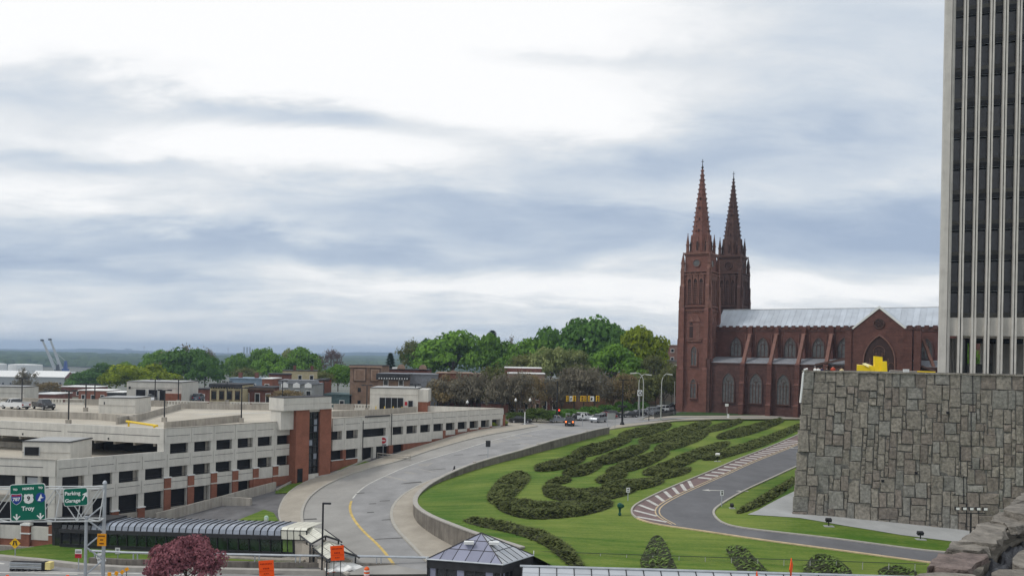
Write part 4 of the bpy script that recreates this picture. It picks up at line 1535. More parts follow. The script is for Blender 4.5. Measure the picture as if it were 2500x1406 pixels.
def pavilion():
 z = -17.5
 Fp, Lp, Rp = atz(1228, 1378, z), atz(1041, 1364, z), atz(1303, 1354.6, z)
 Bp = Lp + Rp - Fp
 apex = (Lp + Rp) / 2
 apex.z = ray(1175, 1300)[1] * apex.y
 root = thing('glass_pavilion', 'square dark metal pavilion with pyramid glass roof in the foreground', 'pavilion', (apex.x, apex.y, -21.5))

 def bl(mb, name, m):
  return mb.build(name, m, root, world=True)
 cs = [Lp, Fp, Rp, Bp]
 mats = [pyrg, pyrg2, pyrg2, pyrg]
 for k in range(4):
  a, b = cs[k], cs[(k + 1) % 4]
  rows = [0, .40, .72, 1.0]
  n = 6
  for r in range(3):
   for i in range(n):
    u0, u1 = i / n, (i + 1) / n
    # pane boundaries run square to the eave, so trim to the hips
    def P(u, t):
     lo, hi = t / 2, 1 - t / 2
     u = min(max(u, lo), hi)
     base = a.lerp(b, u)
     mid = a.lerp(b, .5)
     tgt = base + (apex - mid)
     return base.lerp(tgt, t)
    q = [P(u0, rows[r]), P(u1, rows[r]), P(u1, rows[r + 1]), P(u0, rows[r + 1])]
    if (q[0] - q[1]).length + (q[2] - q[3]).length < .06:
     continue
    ctr = (q[0] + q[1] + q[2] + q[3]) / 4
    q = [v.lerp(ctr, .03) for v in q]
    qb = [v - Vector((0, 0, .04)) for v in q]
    bl(MB().hexa(qb, q), 'roof_pane', mats[k])
  bl(MB().tube([a, b], .07, 4), 'eave_beam', steel)
  bl(MB().tube([a, apex], .06, 4), 'hip_bar', darkm)
  for i in range(1, n):
   u = i / n
   t = min(u, 1 - u) * 2
   base = a.lerp(b, u)
   tip = base.lerp(base + (apex - a.lerp(b, .5)), t)
   bl(MB().tube([base, tip], .035, 4), 'glazing_bar', darkm)
  for t in (.40, .72):
   bl(MB().tube([a.lerp(apex, t), b.lerp(apex, t)], .035, 4), 'glazing_bar', darkm)
  # walls
  d = (b - a)
  inn = (apex - a.lerp(b, .5))
  inn.z = 0
  inn = inn.normalized() * .12
  a2, b2 = a + inn, b + inn

  def strip(u0, u1, z0, z1, m, name, o=0.0):
   p, q_ = a2.lerp(b2, u0), a2.lerp(b2, u1)
   w = inn.normalized() * .1
   p, q_ = p - inn.normalized() * o, q_ - inn.normalized() * o
   lo = [p, q_, q_ + w, p + w]
   bl(MB().hexa([Vector((v.x, v.y, z0)) for v in lo], [Vector((v.x, v.y, z1)) for v in lo]), name, m)
  strip(0, 1, z - .75, z - .05, darkm, 'fascia', .06)
  strip(0, 1, -23, -20.6, darkm, 'base_wall')
  for i in range(8):
   strip((i + .12) / 8, (i + .88) / 8, -20.6, z - .75, glassd if i % 3 else pyrg, 'glass_pane', -.03)
   strip((i - .08) / 8 if i else 0, (i + .08) / 8, -20.6, z - .75, darkm, 'mullion', .03)
 # roof hatches
 for (px, py), nm in (((1145, 1324), 0), ((1206, 1325), 1)):
  p = atY(px, py, 70.2)
  MB().box(p.x - .42, p.x + .42, p.y - .25, p.y + .25, p.z - .1, p.z + .12).build('roof_hatch', whitem, root, world=True)
 p = Rp
 for q, h in ((Rp + Vector((0, 0, .1)), .3), (Fp, .3), (Lp, .2)):
  MB().tube([q, q + Vector((0, 0, h))], .05).build('finial_lamp', whitem, root, world=True)
 # glazed roof running right from the pavilion
 a, b = atz(1275, 1381, -17.9), atz(2300, 1410, -17.9)
 f = frame((a.x, a.y, 0), (b.x - a.x, b.y - a.y))
 L = (Vector(b.xy) - Vector(a.xy)).length
 t = thing('glass_roof', 'long sloping glazed roof at the bottom edge right of the pavilion', 'glass roof', M=f)
 n = 24
 for i in range(n):
  x0, x1 = L * i / n + .04, L * (i + 1) / n - .04
  for (y0, z0), (y1, z1) in (((0, -17.95), (-.7, -18.25)), ((-.75, -18.27), (-1.6, -18.65)), ((-1.65, -18.7), (-2.7, -19.4))):
   MB().hexa([(x0 - y0 * .0, y0, z0 - .04), (x0, y1, z1 - .04), (x1, y1, z1 - .04), (x1, y0, z0 - .04)], [(x0, y0, z0), (x0, y1, z1), (x1, y1, z1), (x1, y0, z0)]).build('roof_pane', pyrg2, t)
  MB().tube([(x0 - .04, 0, -17.9), (x0 - .04, -1.6, -18.62), (x0 - .04, -2.7, -19.36)], .04, 4).build('glazing_bar', darkm, t)
 MB().tube([(-.2, 0, -17.9), (L, 0, -17.9)], .12, 6).build('ridge_rail', steel, t)
 MB().box(-1.2, L, .0, .12, -21.5, -18.0).build('back_wall', darkm, t)
 MB().box(-1.2, L, -2.9, -2.8, -21.5, -19.45).build('front_wall', darkm, t)


pavilion()

# ------------------------------------------------------------------ cathedral
def arch(w, h, n=6):
 """pointed arch outline, base at z 0, as x-z points counterclockwise from bottom left"""
 hs = h - w * .9
 L = []
 for i in range(n + 1):
  t = i / n
  a = t * R(62)
  # arc centred on the opposite springing
  L.append((w / 2 - w * math.cos(a), hs + w * math.sin(a) * (h - hs) / (w * math.sin(R(60)))))
 L = [(min(x, 0), min(z, h)) for x, z in L]
 L[-1] = (0, h)
 right = [(-x, z) for x, z in L[:-1]][::-1]
 return [(-w / 2, 0), (w / 2, 0)] + right[::1][::-1][::-1][::1][::-1][::-1] if False else [(-w / 2, 0), (w / 2, 0)] + [(-x, z) for x, z in L[:-1]] + [(0, h)] + [(x, z) for x, z in L[:-1]][::-1]


def church():
 O = atz(1757, 1010, -13.7)
 O = Vector((O.x, O.y, 0))
 YAW = R(-32)
 d = Vector((math.cos(YAW), math.sin(YAW)))
 Fm = frame((O.x, O.y), d)
 root = thing('cathedral', 'brownstone gothic cathedral with two tall spires and a pale metal roof', 'cathedral', M=Fm)
 B = -13.75

 def T(px, py, y0):
  o = Fm @ Vector((0, y0, 0))
  return on_line(px, py, (o.x, o.y), d)

 def Z(px, py, y0):
  o = Fm @ Vector((T(px, py, y0), y0, 0))
  return ray(px, py)[1] * o.y

 def bx(name, m, *b, parent=root):
  return part(name, m, parent, *b)

 def window(x, z, w, h, yf, par=root, name='pointed_window', frame_m=trimdark, lights=3, mm=None, gm=glassw):
  """pointed window standing in a splayed frame, front plane yf"""
  mm = mm or Matrix.Identity(4)
  o = arch(w, h)
  g = MB(mm).extr([(x + a, z + b) for a, b in o], yf - .02, yf + .1).build(name, gm, par)
  ou = arch(w + .5, h + .38)
  fr = MB(mm)
  # hood ring made of segments
  n = len(o)
  for i in range(1, n):
   a0, a1 = o[i], o[(i + 1) % n]
   b0, b1 = ou[i], ou[(i + 1) % n]
   if i == n - 1:
    a1, b1 = o[0], ou[0]
   fr.hexa([(x + a0[0], yf + .08, z + a0[1]), (x + a1[0], yf + .08, z + a1[1]), (x + b1[0], yf + .08, z + b1[1]), (x + b0[0], yf + .08, z + b0[1])],
     [(x + a0[0], yf - .28, z + a0[1]), (x + a1[0], yf - .28, z + a1[1]), (x + b1[0], yf - .28, z + b1[1]), (x + b0[0], yf - .28, z + b0[1])])
  fr.build('window_frame', frame_m, g)
  MB(mm).box(x - w / 2 - .35, x + w / 2 + .35, yf - .4, yf + .1, z - .22, z).build('window_sill', frame_m, g)
  tr = MB(mm)
  for k in range(1, lights):
   u = x - w / 2 + w * k / lights
   tr.box(u - .07, u + .07, yf - .14, yf - .02, z, z + h * (.66 if k in (1, lights - 1) else .75))
  for k in range(lights):
   u = x - w / 2 + w * (k + .5) / lights
   r = w / lights * .42
   for q in range(7):
    a = math.pi * q / 6
    tr.tube([(u + r * math.cos(a), yf - .1, z + h * .56 + r * 1.2 * math.sin(a)), (u + r * math.cos(a + .52), yf - .1, z + h * .56 + r * 1.2 * math.sin(min(math.pi, a + .52)))], .05, 3)
  for q in range(10):
   a = 2 * math.pi * q / 10
   r = w * .19
   tr.tube([(x + r * math.cos(a), yf - .1, z + h * .77 + r * math.sin(a)), (x + r * math.cos(a + .63), yf - .1, z + h * .77 + r * math.sin(a + .63))], .06, 3)
  tr.build('tracery', frame_m, g)
  return g

 def pinnacle(x, y, z, w, h, par, m):
  mb = MB()
  mb.box(x - w / 2, x + w / 2, y - w / 2, y + w / 2, z, z + h * .42)
  mb.box(x - w * .65, x + w * .65, y - w * .65, y + w * .65, z + h * .40, z + h * .46)
  mb.hexa([(x - w * .5, y - w * .5, z + h * .46), (x + w * .5, y - w * .5, z + h * .46), (x + w * .5, y + w * .5, z + h * .46), (x - w * .5, y + w * .5, z + h * .46)],
    [(x - .03, y - .03, z + h), (x + .03, y - .03, z + h), (x + .03, y + .03, z + h), (x - .03, y + .03, z + h)])
  for t in (.58, .68, .78, .88):
   q = w * .55 * (1 - (t - .46) / .54) + .08
   mb.box(x - q, x + q, y - q, y + q, z + h * t - .06, z + h * t + .06)
  mb.lathe([(.05, z + h * .97), (.17, z + h * 1.0), (.05, z + h * 1.04)], 5, (x, y))
  return mb.build('pinnacle', m, par)

 def tower(cx, cy, mt, ms, tr, name_top, full=True, dz=0.0):
  tw = MB()
  hw = 3.75
  # shaft in stages
  tw.box(cx - hw - .7, cx + hw + .7, cy - hw - .7, cy + hw + .7, B - .3, B + .9)
  tw.box(cx - hw - .35, cx + hw + .35, cy - hw - .35, cy + hw + .35, B + .9, B + 1.6)
  tw.box(cx - hw, cx + hw, cy - hw, cy + hw, B + 1.6, 12.6 + dz)
  tw.box(cx - hw + .2, cx + hw - .2, cy - hw + .2, cy + hw - .2, 12.6 + dz, 22.6 + dz)
  tw.box(cx - hw + .65, cx + hw - .65, cy - hw + .65, cy + hw - .65, 22.6 + dz, 27.3 + dz)
  t = tw.build('tower', mt, root)
  if dz or not full:
   pass
  # corner buttresses, stepping back as they rise
  for sx in (-1, 1):
   for sy in (-1, 1):
    st = [(B - .2, 1.5, -2.4, 1.15), (-2.4, 12.9, 5.2, .95), (5.2, 0, 12.9, .8), (12.9, 0, 19.5, .62), (19.5, 0, 24.0, .45)]
    zz = [B - .2, -2.4, 5.2, 12.9 + dz, 19.0 + dz, 23.6 + dz]
    ex = [1.0, .85, .68, .5, .28]
    wd = [1.25, 1.15, 1.05, .9, .75]
    for i in range(5):
     e, w = ex[i], wd[i]
     bb = MB()
     x0 = cx + sx * (hw - w)
     x1 = cx + sx * hw
     y0 = cy + sy * (hw - .1)
     bb.box(x0, x1 + sx * .02, y0, cy + sy * (hw + e), zz[i], zz[i + 1] - .25)
     y0b, y1b = cy + sy * (hw - w), cy + sy * hw
     bb.box(cx + sx * (hw - .1), cx + sx * (hw + e), y0b, y1b, zz[i], zz[i + 1] - .25)
     # weathered slopes on top
     e2 = ex[i + 1] if i < 4 else .1
     bb.hexa([(x0, y0, zz[i + 1] - .25), (x1, y0, zz[i + 1] - .25), (x1, cy + sy * (hw + e), zz[i + 1] - .25), (x0, cy + sy * (hw + e), zz[i + 1] - .25)],
       [(x0, y0, zz[i + 1] + .25), (x1, y0, zz[i + 1] + .25), (x1, cy + sy * (hw + e2), zz[i + 1] + .25), (x0, cy + sy * (hw + e2), zz[i + 1] + .25)])
     bb.hexa([(cx + sx * (hw - .1), y0b, zz[i + 1] - .25), (cx + sx * (hw + e), y0b, zz[i + 1] - .25), (cx + sx * (hw + e), y1b, zz[i + 1] - .25), (cx + sx * (hw - .1), y1b, zz[i + 1] - .25)],
       [(cx + sx * (hw - .1), y0b, zz[i + 1] + .25), (cx + sx * (hw + e2), y0b, zz[i + 1] + .25), (cx + sx * (hw + e2), y1b, zz[i + 1] + .25), (cx + sx * (hw - .1), y1b, zz[i + 1] + .25)])
     bb.build('buttress', mt if i < 3 else tr, t)
    pinnacle(cx + sx * (hw + .2), cy + sy * (hw + .1), 13.1 + dz, .6, 4.0, t, tr)
    pinnacle(cx + sx * (hw - .25), cy + sy * (hw - .25), 22.9 + dz, .75, 4.6, t, tr)
    pinnacle(cx + sx * (hw - 1.1), cy + sy * (hw - 1.1), 27.5 + dz, .62, 5.0, t, tr)
  # string courses
  for z, e in ((-6.2, .12), (-2.4, .1), (5.3, .12), (8.6, .1), (12.6, .25), (13.6, .22), (21.9, .2), (22.6, .3), (26.9, .15)):
   zz_ = z + (dz if z > 12 else 0)
   w = hw + e - (.65 if z > 22.7 else .0)
   part('string_course', tr, t, (cx - w, cx + w, cy - w, cy + w, zz_ - .14, zz_ + .14))
  w = hw - .32
  part('cornice', tr, t, (cx - w, cx + w, cy - w, cy + w, 27.1 + dz, 27.6 + dz))
  # little arcade under the belfry ledge, and faces: south (-y) and east (+x)
  for face in (0, 1):
   mm = Matrix.Translation((cx, cy, 0)) @ Matrix.Rotation(R(90 * face), 4, 'Z') @ Matrix.Translation((0, -hw, 0))
   mb = MB(mm)
   for k in range(9):
    u = -1.8 + k * .45
    mb.box(u - .12, u + .12, -.16, 0, 12.0 + dz, 12.45 + dz)
   mb.box(-2.0, 2.0, -.2, 0, 12.45 + dz, 12.6 + dz)
   mb.build('corbel_table', tr, t)
   # belfry: three louvred lancets
   for k in (-1, 0, 1):
    u = k * 1.55
    o = arch(.95, 6.6)
    g = MB(mm).extr([(u + a, 14.2 + dz + b) for a, b in o], .1, .24).build('belfry_opening', louvrem, t)
    lv = MB(mm)
    for q in range(12):
     z = 14.5 + dz + q * .45
     lv.hexa([(u - .45, .0, z), (u + .45, .0, z), (u + .45, .22, z + .2), (u - .45, .22, z + .2)], [(u - .45, .0, z + .06), (u + .45, .0, z + .06), (u + .45, .22, z + .26), (u - .45, .22, z + .26)])
    lv.build('louvres', tr, t)
    ou = arch(1.35, 7.5)
    fr = MB(mm)
    n = len(o)
    for i in range(1, n):
     a0, a1, b0, b1 = o[i], (o[i + 1] if i < n - 1 else o[0]), ou[i], (ou[i + 1] if i < n - 1 else ou[0])
     fr.hexa([(u + a0[0], .22, 14.2 + dz + a0[1]), (u + a1[0], .22, 14.2 + dz + a1[1]), (u + b1[0], .22, 14.2 + dz + b1[1]), (u + b0[0], .22, 14.2 + dz + b0[1])],
       [(u + a0[0], -.12, 14.2 + dz + a0[1]), (u + a1[0], -.12, 14.2 + dz + a1[1]), (u + b1[0], -.12, 14.2 + dz + b1[1]), (u + b0[0], -.12, 14.2 + dz + b0[1])])
    fr.build('belfry_arch', tr, t)
    gb = MB(mm)
    gb.extr([(u - .8, 21.2 + dz), (u + .8, 21.2 + dz), (u, 22.8 + dz)], -.12, .2)
    gb.build('gablet', tr, t)
   # clock ring
   ck = MB(mm @ Matrix.Translation((0, .60, 24.8 + dz)) @ Matrix.Rotation(R(90), 4, 'X'))
   for q in range(12):
    a = q * math.pi / 6
    ck.tube([(1.0 * math.cos(a), 1.0 * math.sin(a), .05), (1.0 * math.cos(a + .5), 1.0 * math.sin(a + .5), .05)], .14, 4)
   ck.build('round_frame', tr, t)
   MB(mm @ Matrix.Translation((0, .63, 24.8 + dz)) @ Matrix.Rotation(R(90), 4, 'X')).lathe([(.85, 0), (.85, .03)], 16).build('round_window', glassw if full else louvrem, t)
   if full:
    # lower openings: paired niche, two traceried windows
    for u in (-.9, .9):
     o = arch(.9, 4.6)
     MB(mm).extr([(u + a, 4.9 + b) for a, b in o], -.06, .1).build('niche' if u > 0 else 'lancet', louvrem if u < 0 else tr, t)
     MB(mm).extr([(u - .75, 9.6), (u + .75, 9.6), (u, 11.2)], -.22, 0).build('gablet', tr, t)
    MB(mm).box(-1.9, 1.9, -.3, 0, 4.5, 4.85).build('window_sill', tr, t)
    if face == 0:
     window(0, -1.6, 1.5, 4.9, -.06, t, 'tower_window', tr, 2, mm)
     window(0, -10.0, 1.5, 4.9, -.06, t, 'tower_window', tr, 2, mm)
  # octagon lantern with gablets, then the spire
  def oct_(r, z, rot=22.5):
   return [(cx + r * math.cos(R(rot + 45 * k)), cy + r * math.sin(R(rot + 45 * k)), z) for k in range(8)]
  z0, z1, z2 = 27.5 + dz, 32.2 + dz, (50.0 if full else 48.8 + dz)
  ln = MB().hexa(oct_(3.0, z0), oct_(2.62, z1)).build('lantern', ms, t)
  for k in range(8):
   a = R(45 * k)
   mm = Matrix.Translation((cx, cy, 0)) @ Matrix.Rotation(a, 4, 'Z')
   MB(mm).add([(2.95, -.85, z0), (2.95, .85, z0), (2.62, 0, z0 + 4.4), (2.2, 0, z0 + 4.4), (2.2, -.85, z0), (2.2, .85, z0)], [(0, 1, 2), (0, 2, 3, 4), (1, 5, 3, 2)]).build('gablet', tr, t)
   o = arch(.55, 2.4, 3)
   MB(mm @ Matrix.Rotation(R(90), 4, 'Z')).extr([(x_, z0 + .7 + q) for x_, q in o], -2.97, -2.9).build('slit_window', louvrem, t)
  sp = MB().hexa(oct_(2.35, z1 - .4), oct_(.16, z2)).build('spire', ms, t)
  for k in range(8):
   a = R(22.5 + 45 * k)
   cr = MB()
   n = 15
   for q in range(n):
    u = (q + .3) / n
    r = 2.35 + (.16 - 2.35) * u + .05
    z = z1 - .4 + (z2 - z1 + .4) * u
    x_, y_ = cx + r * math.cos(a), cy + r * math.sin(a)
    s_ = .19 - .07 * u
    cr.box(x_ - s_, x_ + s_, y_ - s_, y_ + s_, z - .05, z + .28)
   cr.build('crockets', tr, t)
   if k % 2 == 0:
    b = R(45 * k)
    sl = MB()
    for q in (.05, .22, .38, .52):
     r = (2.35 + (.16 - 2.35) * q) * .93
     z = z1 + (z2 - z1) * q
     sl.box(cx + r * math.cos(b) - .12, cx + r * math.cos(b) + .12, cy + r * math.sin(b) - .12, cy + r * math.sin(b) + .12, z, z + .7)
    sl.build('slit_windows', louvrem, t)
  MB().lathe([(.16, z2 - .2), (.38, z2 + .15), (.14, z2 + .5), (.1, z2 + 1.2)], 6, (cx, cy)).build('finial', darkm, t)
  MB().box(cx - .06, cx + .06, cy - .06, cy + .06, z2 + 1.1, z2 + 2.3).box(cx - .32, cx + .32, cy - .05, cy + .05, z2 + 1.6, z2 + 1.74).build('cross', darkm, t)
  return t

 # near tower centre, from its apex and depth; far tower likewise
 A1 = atY(1707.5, 1000, O.y + 1.5)
 p1 = Fm.inverted() @ Vector((A1.x, A1.y + 5.0, 0))
 p1.y = 4.0
 xx = T(1709, 700, 4.0)
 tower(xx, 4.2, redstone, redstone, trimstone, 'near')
 far_y = 21.0
 x2 = T(1789.5, 520, far_y)
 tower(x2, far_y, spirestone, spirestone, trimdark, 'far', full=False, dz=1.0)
 tx = xx + 3.75

 # nave: aisle, clerestory, roof
 xe = T(2420, 880, 0)
 yA, yC, yR = .6, 6.6, 13.0
 zA, zE, zRg = Z(1766, 885, yA), Z(1775, 799, yC), Z(1775, 757, yR)
 x0 = tx - .5
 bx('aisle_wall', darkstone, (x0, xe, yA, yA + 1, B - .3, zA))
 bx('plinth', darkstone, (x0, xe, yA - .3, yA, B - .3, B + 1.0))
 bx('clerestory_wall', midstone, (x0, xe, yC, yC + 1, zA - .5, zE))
 bx('string_course', trimdark, (x0, xe, yA - .2, yA, zA - .3, zA), (x0, xe, yC - .15, yC, zE - 1.0, zE - .75))
 # lean-to aisle roof
 MB().add([(x0, yA - .25, zA), (xe, yA - .25, zA), (xe, yC, zA + 1.5), (x0, yC, zA + 1.5)], [(0, 1, 2, 3)]).build('aisle_roof', greyroof, root)
 # metal roof: panels between standing seams
 n = 46
 xs = np.linspace(x0 + .3, xe, n + 1)
 for i in range(n):
  MB().hexa([(xs[i] + .02, yC - .2, zE + .05), (xs[i + 1] - .02, yC - .2, zE + .05), (xs[i + 1] - .02, yR, zRg - .05), (xs[i] + .02, yR, zRg - .05)],
     [(xs[i] + .02, yC - .2, zE + .13), (xs[i + 1] - .02, yC - .2, zE + .13), (xs[i + 1] - .02, yR, zRg + .03), (xs[i] + .02, yR, zRg + .03)]).build('roof_panel', roofm, root)
 sm_ = MB()
 for x in xs:
  sm_.hexa([(x - .05, yC - .22, zE + .1), (x + .05, yC - .22, zE + .1), (x + .05, yR, zRg), (x - .05, yR, zRg)],
     [(x - .05, yC - .22, zE + .19), (x + .05, yC - .22, zE + .19), (x + .05, yR, zRg + .09), (x - .05, yR, zRg + .09)])
 o = sm_.build('roof_seams', roofm, root)
 o['kind'] = 'stuff'
 bx('ridge_cap', whitem, (x0 + .3, xe, yR - .15, yR + .15, zRg + .02, zRg + .16))
 MB().add([(x0, yR, zRg), (xe, yR, zRg), (xe, yR + 6.5, zE), (x0, yR + 6.5, zE)], [(0, 1, 2, 3)]).build('back_roof', roofm, root)
 bx('back_wall', darkstone, (x0, xe, yR + 6, yR + 6.5, B, zE))
 bx('end_gable', darkstone, (xe - .5, xe, yA, yR + 6, B, zA))
 # battlements
 xg0, xg1 = T(2052, 800, -.4), T(2240, 800, -.4)
 x = x0 + .4
 while x < xe - 1:
  bx('merlon', midstone, (x, x + .95, yC - .25, yC + .05, zE - .6, zE + .38))
  x += 1.75
 # bays
 for px in (1797, 1862, 1929, 1998, 2060):
  xw = T(px, 860, yC)
  window(xw, zA + 1.75, 2.7, 4.7, yC - .03, lights=3)
 for px in (2262,):
  window(T(px, 860, yC), zA + 1.75, 2.4, 4.6, yC - .03, lights=3)
 for px in (1778, 1845, 1912, 1978):
  xw = T(px, 950, yA)
  window(xw, -10.6, 2.9, 7.3, yA - .03, lights=4)
 # buttresses of the aisle, with offsets, and flyers up to the clerestory
 for px in (1811, 1877, 1945, 2014):
  xb = T(px, 940, yA - 1)
  b = MB()
  z = [B - .3, B + 3.3, B + 8.4, zA + .2]
  for i, e in enumerate((1.9, 1.45, 1.0)):
   b.box(xb - .55, xb + .55, yA - e, yA + .02, z[i], z[i + 1] - .4)
   b.hexa([(xb - .55, yA - e, z[i + 1] - .4), (xb + .55, yA - e, z[i + 1] - .4), (xb + .55, yA, z[i + 1] - .4), (xb - .55, yA, z[i + 1] - .4)],
     [(xb - .55, yA - e + .45, z[i + 1]), (xb + .55, yA - e + .45, z[i + 1]), (xb + .55, yA, z[i + 1]), (xb - .55, yA, z[i + 1])])
  bt = b.build('buttress', midstone, root)
  for zz_ in z[1:3]:
   part('weathering', trimstone, bt, (xb - .62, xb + .62, yA - 2.0 + (.45 if zz_ > -8 else 0), yA, zz_ - .55, zz_ - .38))
  fl = MB()
  zt = zE - 1.6
  fl.hexa([(xb - .38, yA - .6, zA + .1), (xb + .38, yA - .6, zA + .1), (xb + .38, yA + .9, zA + .1), (xb - .38, yA + .9, zA + .1)],
    [(xb - .38, yC - .8, zt), (xb + .38, yC - .8, zt), (xb + .38, yC + .05, zt - .9), (xb - .38, yC + .05, zt - .9)])
  fl.build('flying_buttress', trimstone, root)
  bx('clerestory_pier', midstone, (xb - .5, xb + .5, yC - .75, yC, zA + 1.0, zE + .1))
  bx('pier_cap', trimstone, (xb - .6, xb + .6, yC - .85, yC, zE - 1.9, zE - 1.6))
  for s in (-1, 1):
   bx('downpipe', trimstone, (xb + s * 1.25 - .08, xb + s * 1.25 + .08, yC - .2, yC - .03, zA + 1.4, zE - 1.8))
 # transept gable end
 yG = -.4
 apx = T(2147, 750, yG)
 zpk = Z(2147, 748, yG)
 ze = Z(2090, 803, yG)
 g0, g1 = T(2078, 850, yG), T(2213, 850, yG)
 gm = (g0 + g1) / 2
 MB().extr([(g0, B), (g1, B), (g1, ze), (apx, zpk - .2), (g0, ze)], yG, yG + .8).build('transept_front', midstone, root)
 MB().extr([(g0 - .3, ze - .1), (g0, ze - .3), (apx, zpk - .5), (g1, ze - .3), (g1 + .3, ze - .1), (apx, zpk + .15)], yG - .2, yG + .6).build('gable_coping', whitem, root)
 for s in (0, 1):
  xe_ = g0 if s == 0 else g1
  MB().hexa([(xe_, yG + .3, ze - .1), (apx, yG + .3, zpk - .2), (apx, yR + 1, zpk - .2), (xe_, yR + 1, ze - .1)][:: 1 if s else -1],
     [(xe_, yG + .3, ze + .05), (apx, yG + .3, zpk), (apx, yR + 1, zpk), (xe_, yR + 1, ze + .05)][:: 1 if s else -1]).build('transept_roof', roofm, root)
 bx('transept_wall', midstone, (g0 + .1, g0 + .6, yG + .5, yC + 1, B, ze - .2))
 bx('transept_wall', midstone, (g1 - .6, g1 - .1, yG + .5, yC + 1, B, ze - .2))
 for xq in (g0 - .6, g1 + .5, g1 + 2.2):
  bx('corner_turret', midstone, (xq - .7, xq + .7, yG - .3, yG + 1.6, B, ze + .2))
  bx('turret_cap', darkstone, (xq - .85, xq + .85, yG - .45, yG + 1.75, ze - .2, ze + .1), (xq - .6, xq - .2, yG, yG + 1.2, ze + .1, ze + .7), (xq + .2, xq + .6, yG, yG + 1.2, ze + .1, ze + .7))
 ww = T(2182, 880, yG) - T(2108, 880, yG)
 wx = T(2146, 880, yG)
 zt_ = Z(2146, 820, yG)
 zb_ = -9.0
 g = window(wx, zb_, ww, zt_ - zb_, yG - .04, lights=5, frame_m=trimstone, name='great_window', gm=louvrem)
 rz = MB()
 for cxr, czr, r in [(0, .72, 1.2), (-1.9, .46, 1.0), (1.9, .46, 1.0), (0, .47, 1.0), (-1.0, .60, .8), (1.0, .60, .8), (-2.6, .32, .7), (2.6, .32, .7), (-1.3, .32, .7), (1.3, .32, .7), (0, .30, .7)]:
  for q in range(12):
   a = q * math.pi / 6
   zc_ = zb_ + (zt_ - zb_) * czr
   rz.tube([(wx + cxr + r * math.cos(a), yG - .15, zc_ + r * math.sin(a)), (wx + cxr + r * math.cos(a + .53), yG - .15, zc_ + r * math.sin(a + .53))], .08, 3)
   if q % 3 == 0:
    rz.tube([(wx + cxr, yG - .15, zc_), (wx + cxr + r * math.cos(a), yG - .15, zc_ + r * math.sin(a))], .07, 3)
 rz.build('rose_tracery', trimdark, g)
 cy_ = Z(2146, 790, yG)
 mmr = Matrix.Translation((apx, yG - .05, cy_)) @ Matrix.Rotation(R(90), 4, 'X')
 rd = MB(mmr).lathe([(1.05, 0), (1.05, .04)], 16).build('round_window', louvrem, root)
 q_ = MB(mmr)
 for q in range(16):
  a = q * math.pi / 8
  q_.tube([(1.1 * math.cos(a), 1.1 * math.sin(a), .1), (1.1 * math.cos(a + .4), 1.1 * math.sin(a + .4), .1)], .13, 4)
 for k in range(5):
  a = k * 1.2566
  for q in range(8):
   b = q * math.pi / 4
   q_.tube([(.55 * math.cos(a) + .33 * math.cos(b), .55 * math.sin(a) + .33 * math.sin(b), .08), (.55 * math.cos(a) + .33 * math.cos(b + .8), .55 * math.sin(a) + .33 * math.sin(b + .8), .08)], .06, 3)
 q_.build('tracery', trimdark, rd)
 # sloping aisle roof running into the transept and its twin on the right
 za, zb2 = Z(1990, 888, yA - .5), Z(2062, 872, yA - .5)
 xa, xb = T(1990, 888, yA - .5), T(2070, 872, yA - .5)
 MB().extr([(xa, za - .5), (xb, zb2 - .5), (xb, zb2), (xa, za)], yA - .8, yA + .3).build('raking_cornice', trimdark, root)
 xa, xb = g1 + .6, T(2285, 888, yA - .5)
 MB().extr([(xa, zb2 - .9), (xb, za - 1.3), (xb, za - .9), (xa, zb2 - .5)], yA - .8, yA + .3).build('raking_cornice', trimdark, root)
 MB().hexa([(g1 + 3.0, yA, zE - 3.0), (g1 + 3.6, yA, zE - 3.0), (g1 + 3.6, yA + .5, zE - 3.6), (g1 + 3.0, yA + .5, zE - 3.6)],
    [(xb - .6, yA, za - .4), (xb, yA, za - .4), (xb, yA + .5, za - 1.0), (xb - .6, yA + .5, za - 1.0)]).build('flying_buttress', trimstone, root)
 bx('wall_step', darkstone, (tx - .3, tx + .8, -.4, 1.5, B, zA + 1.0))


church()


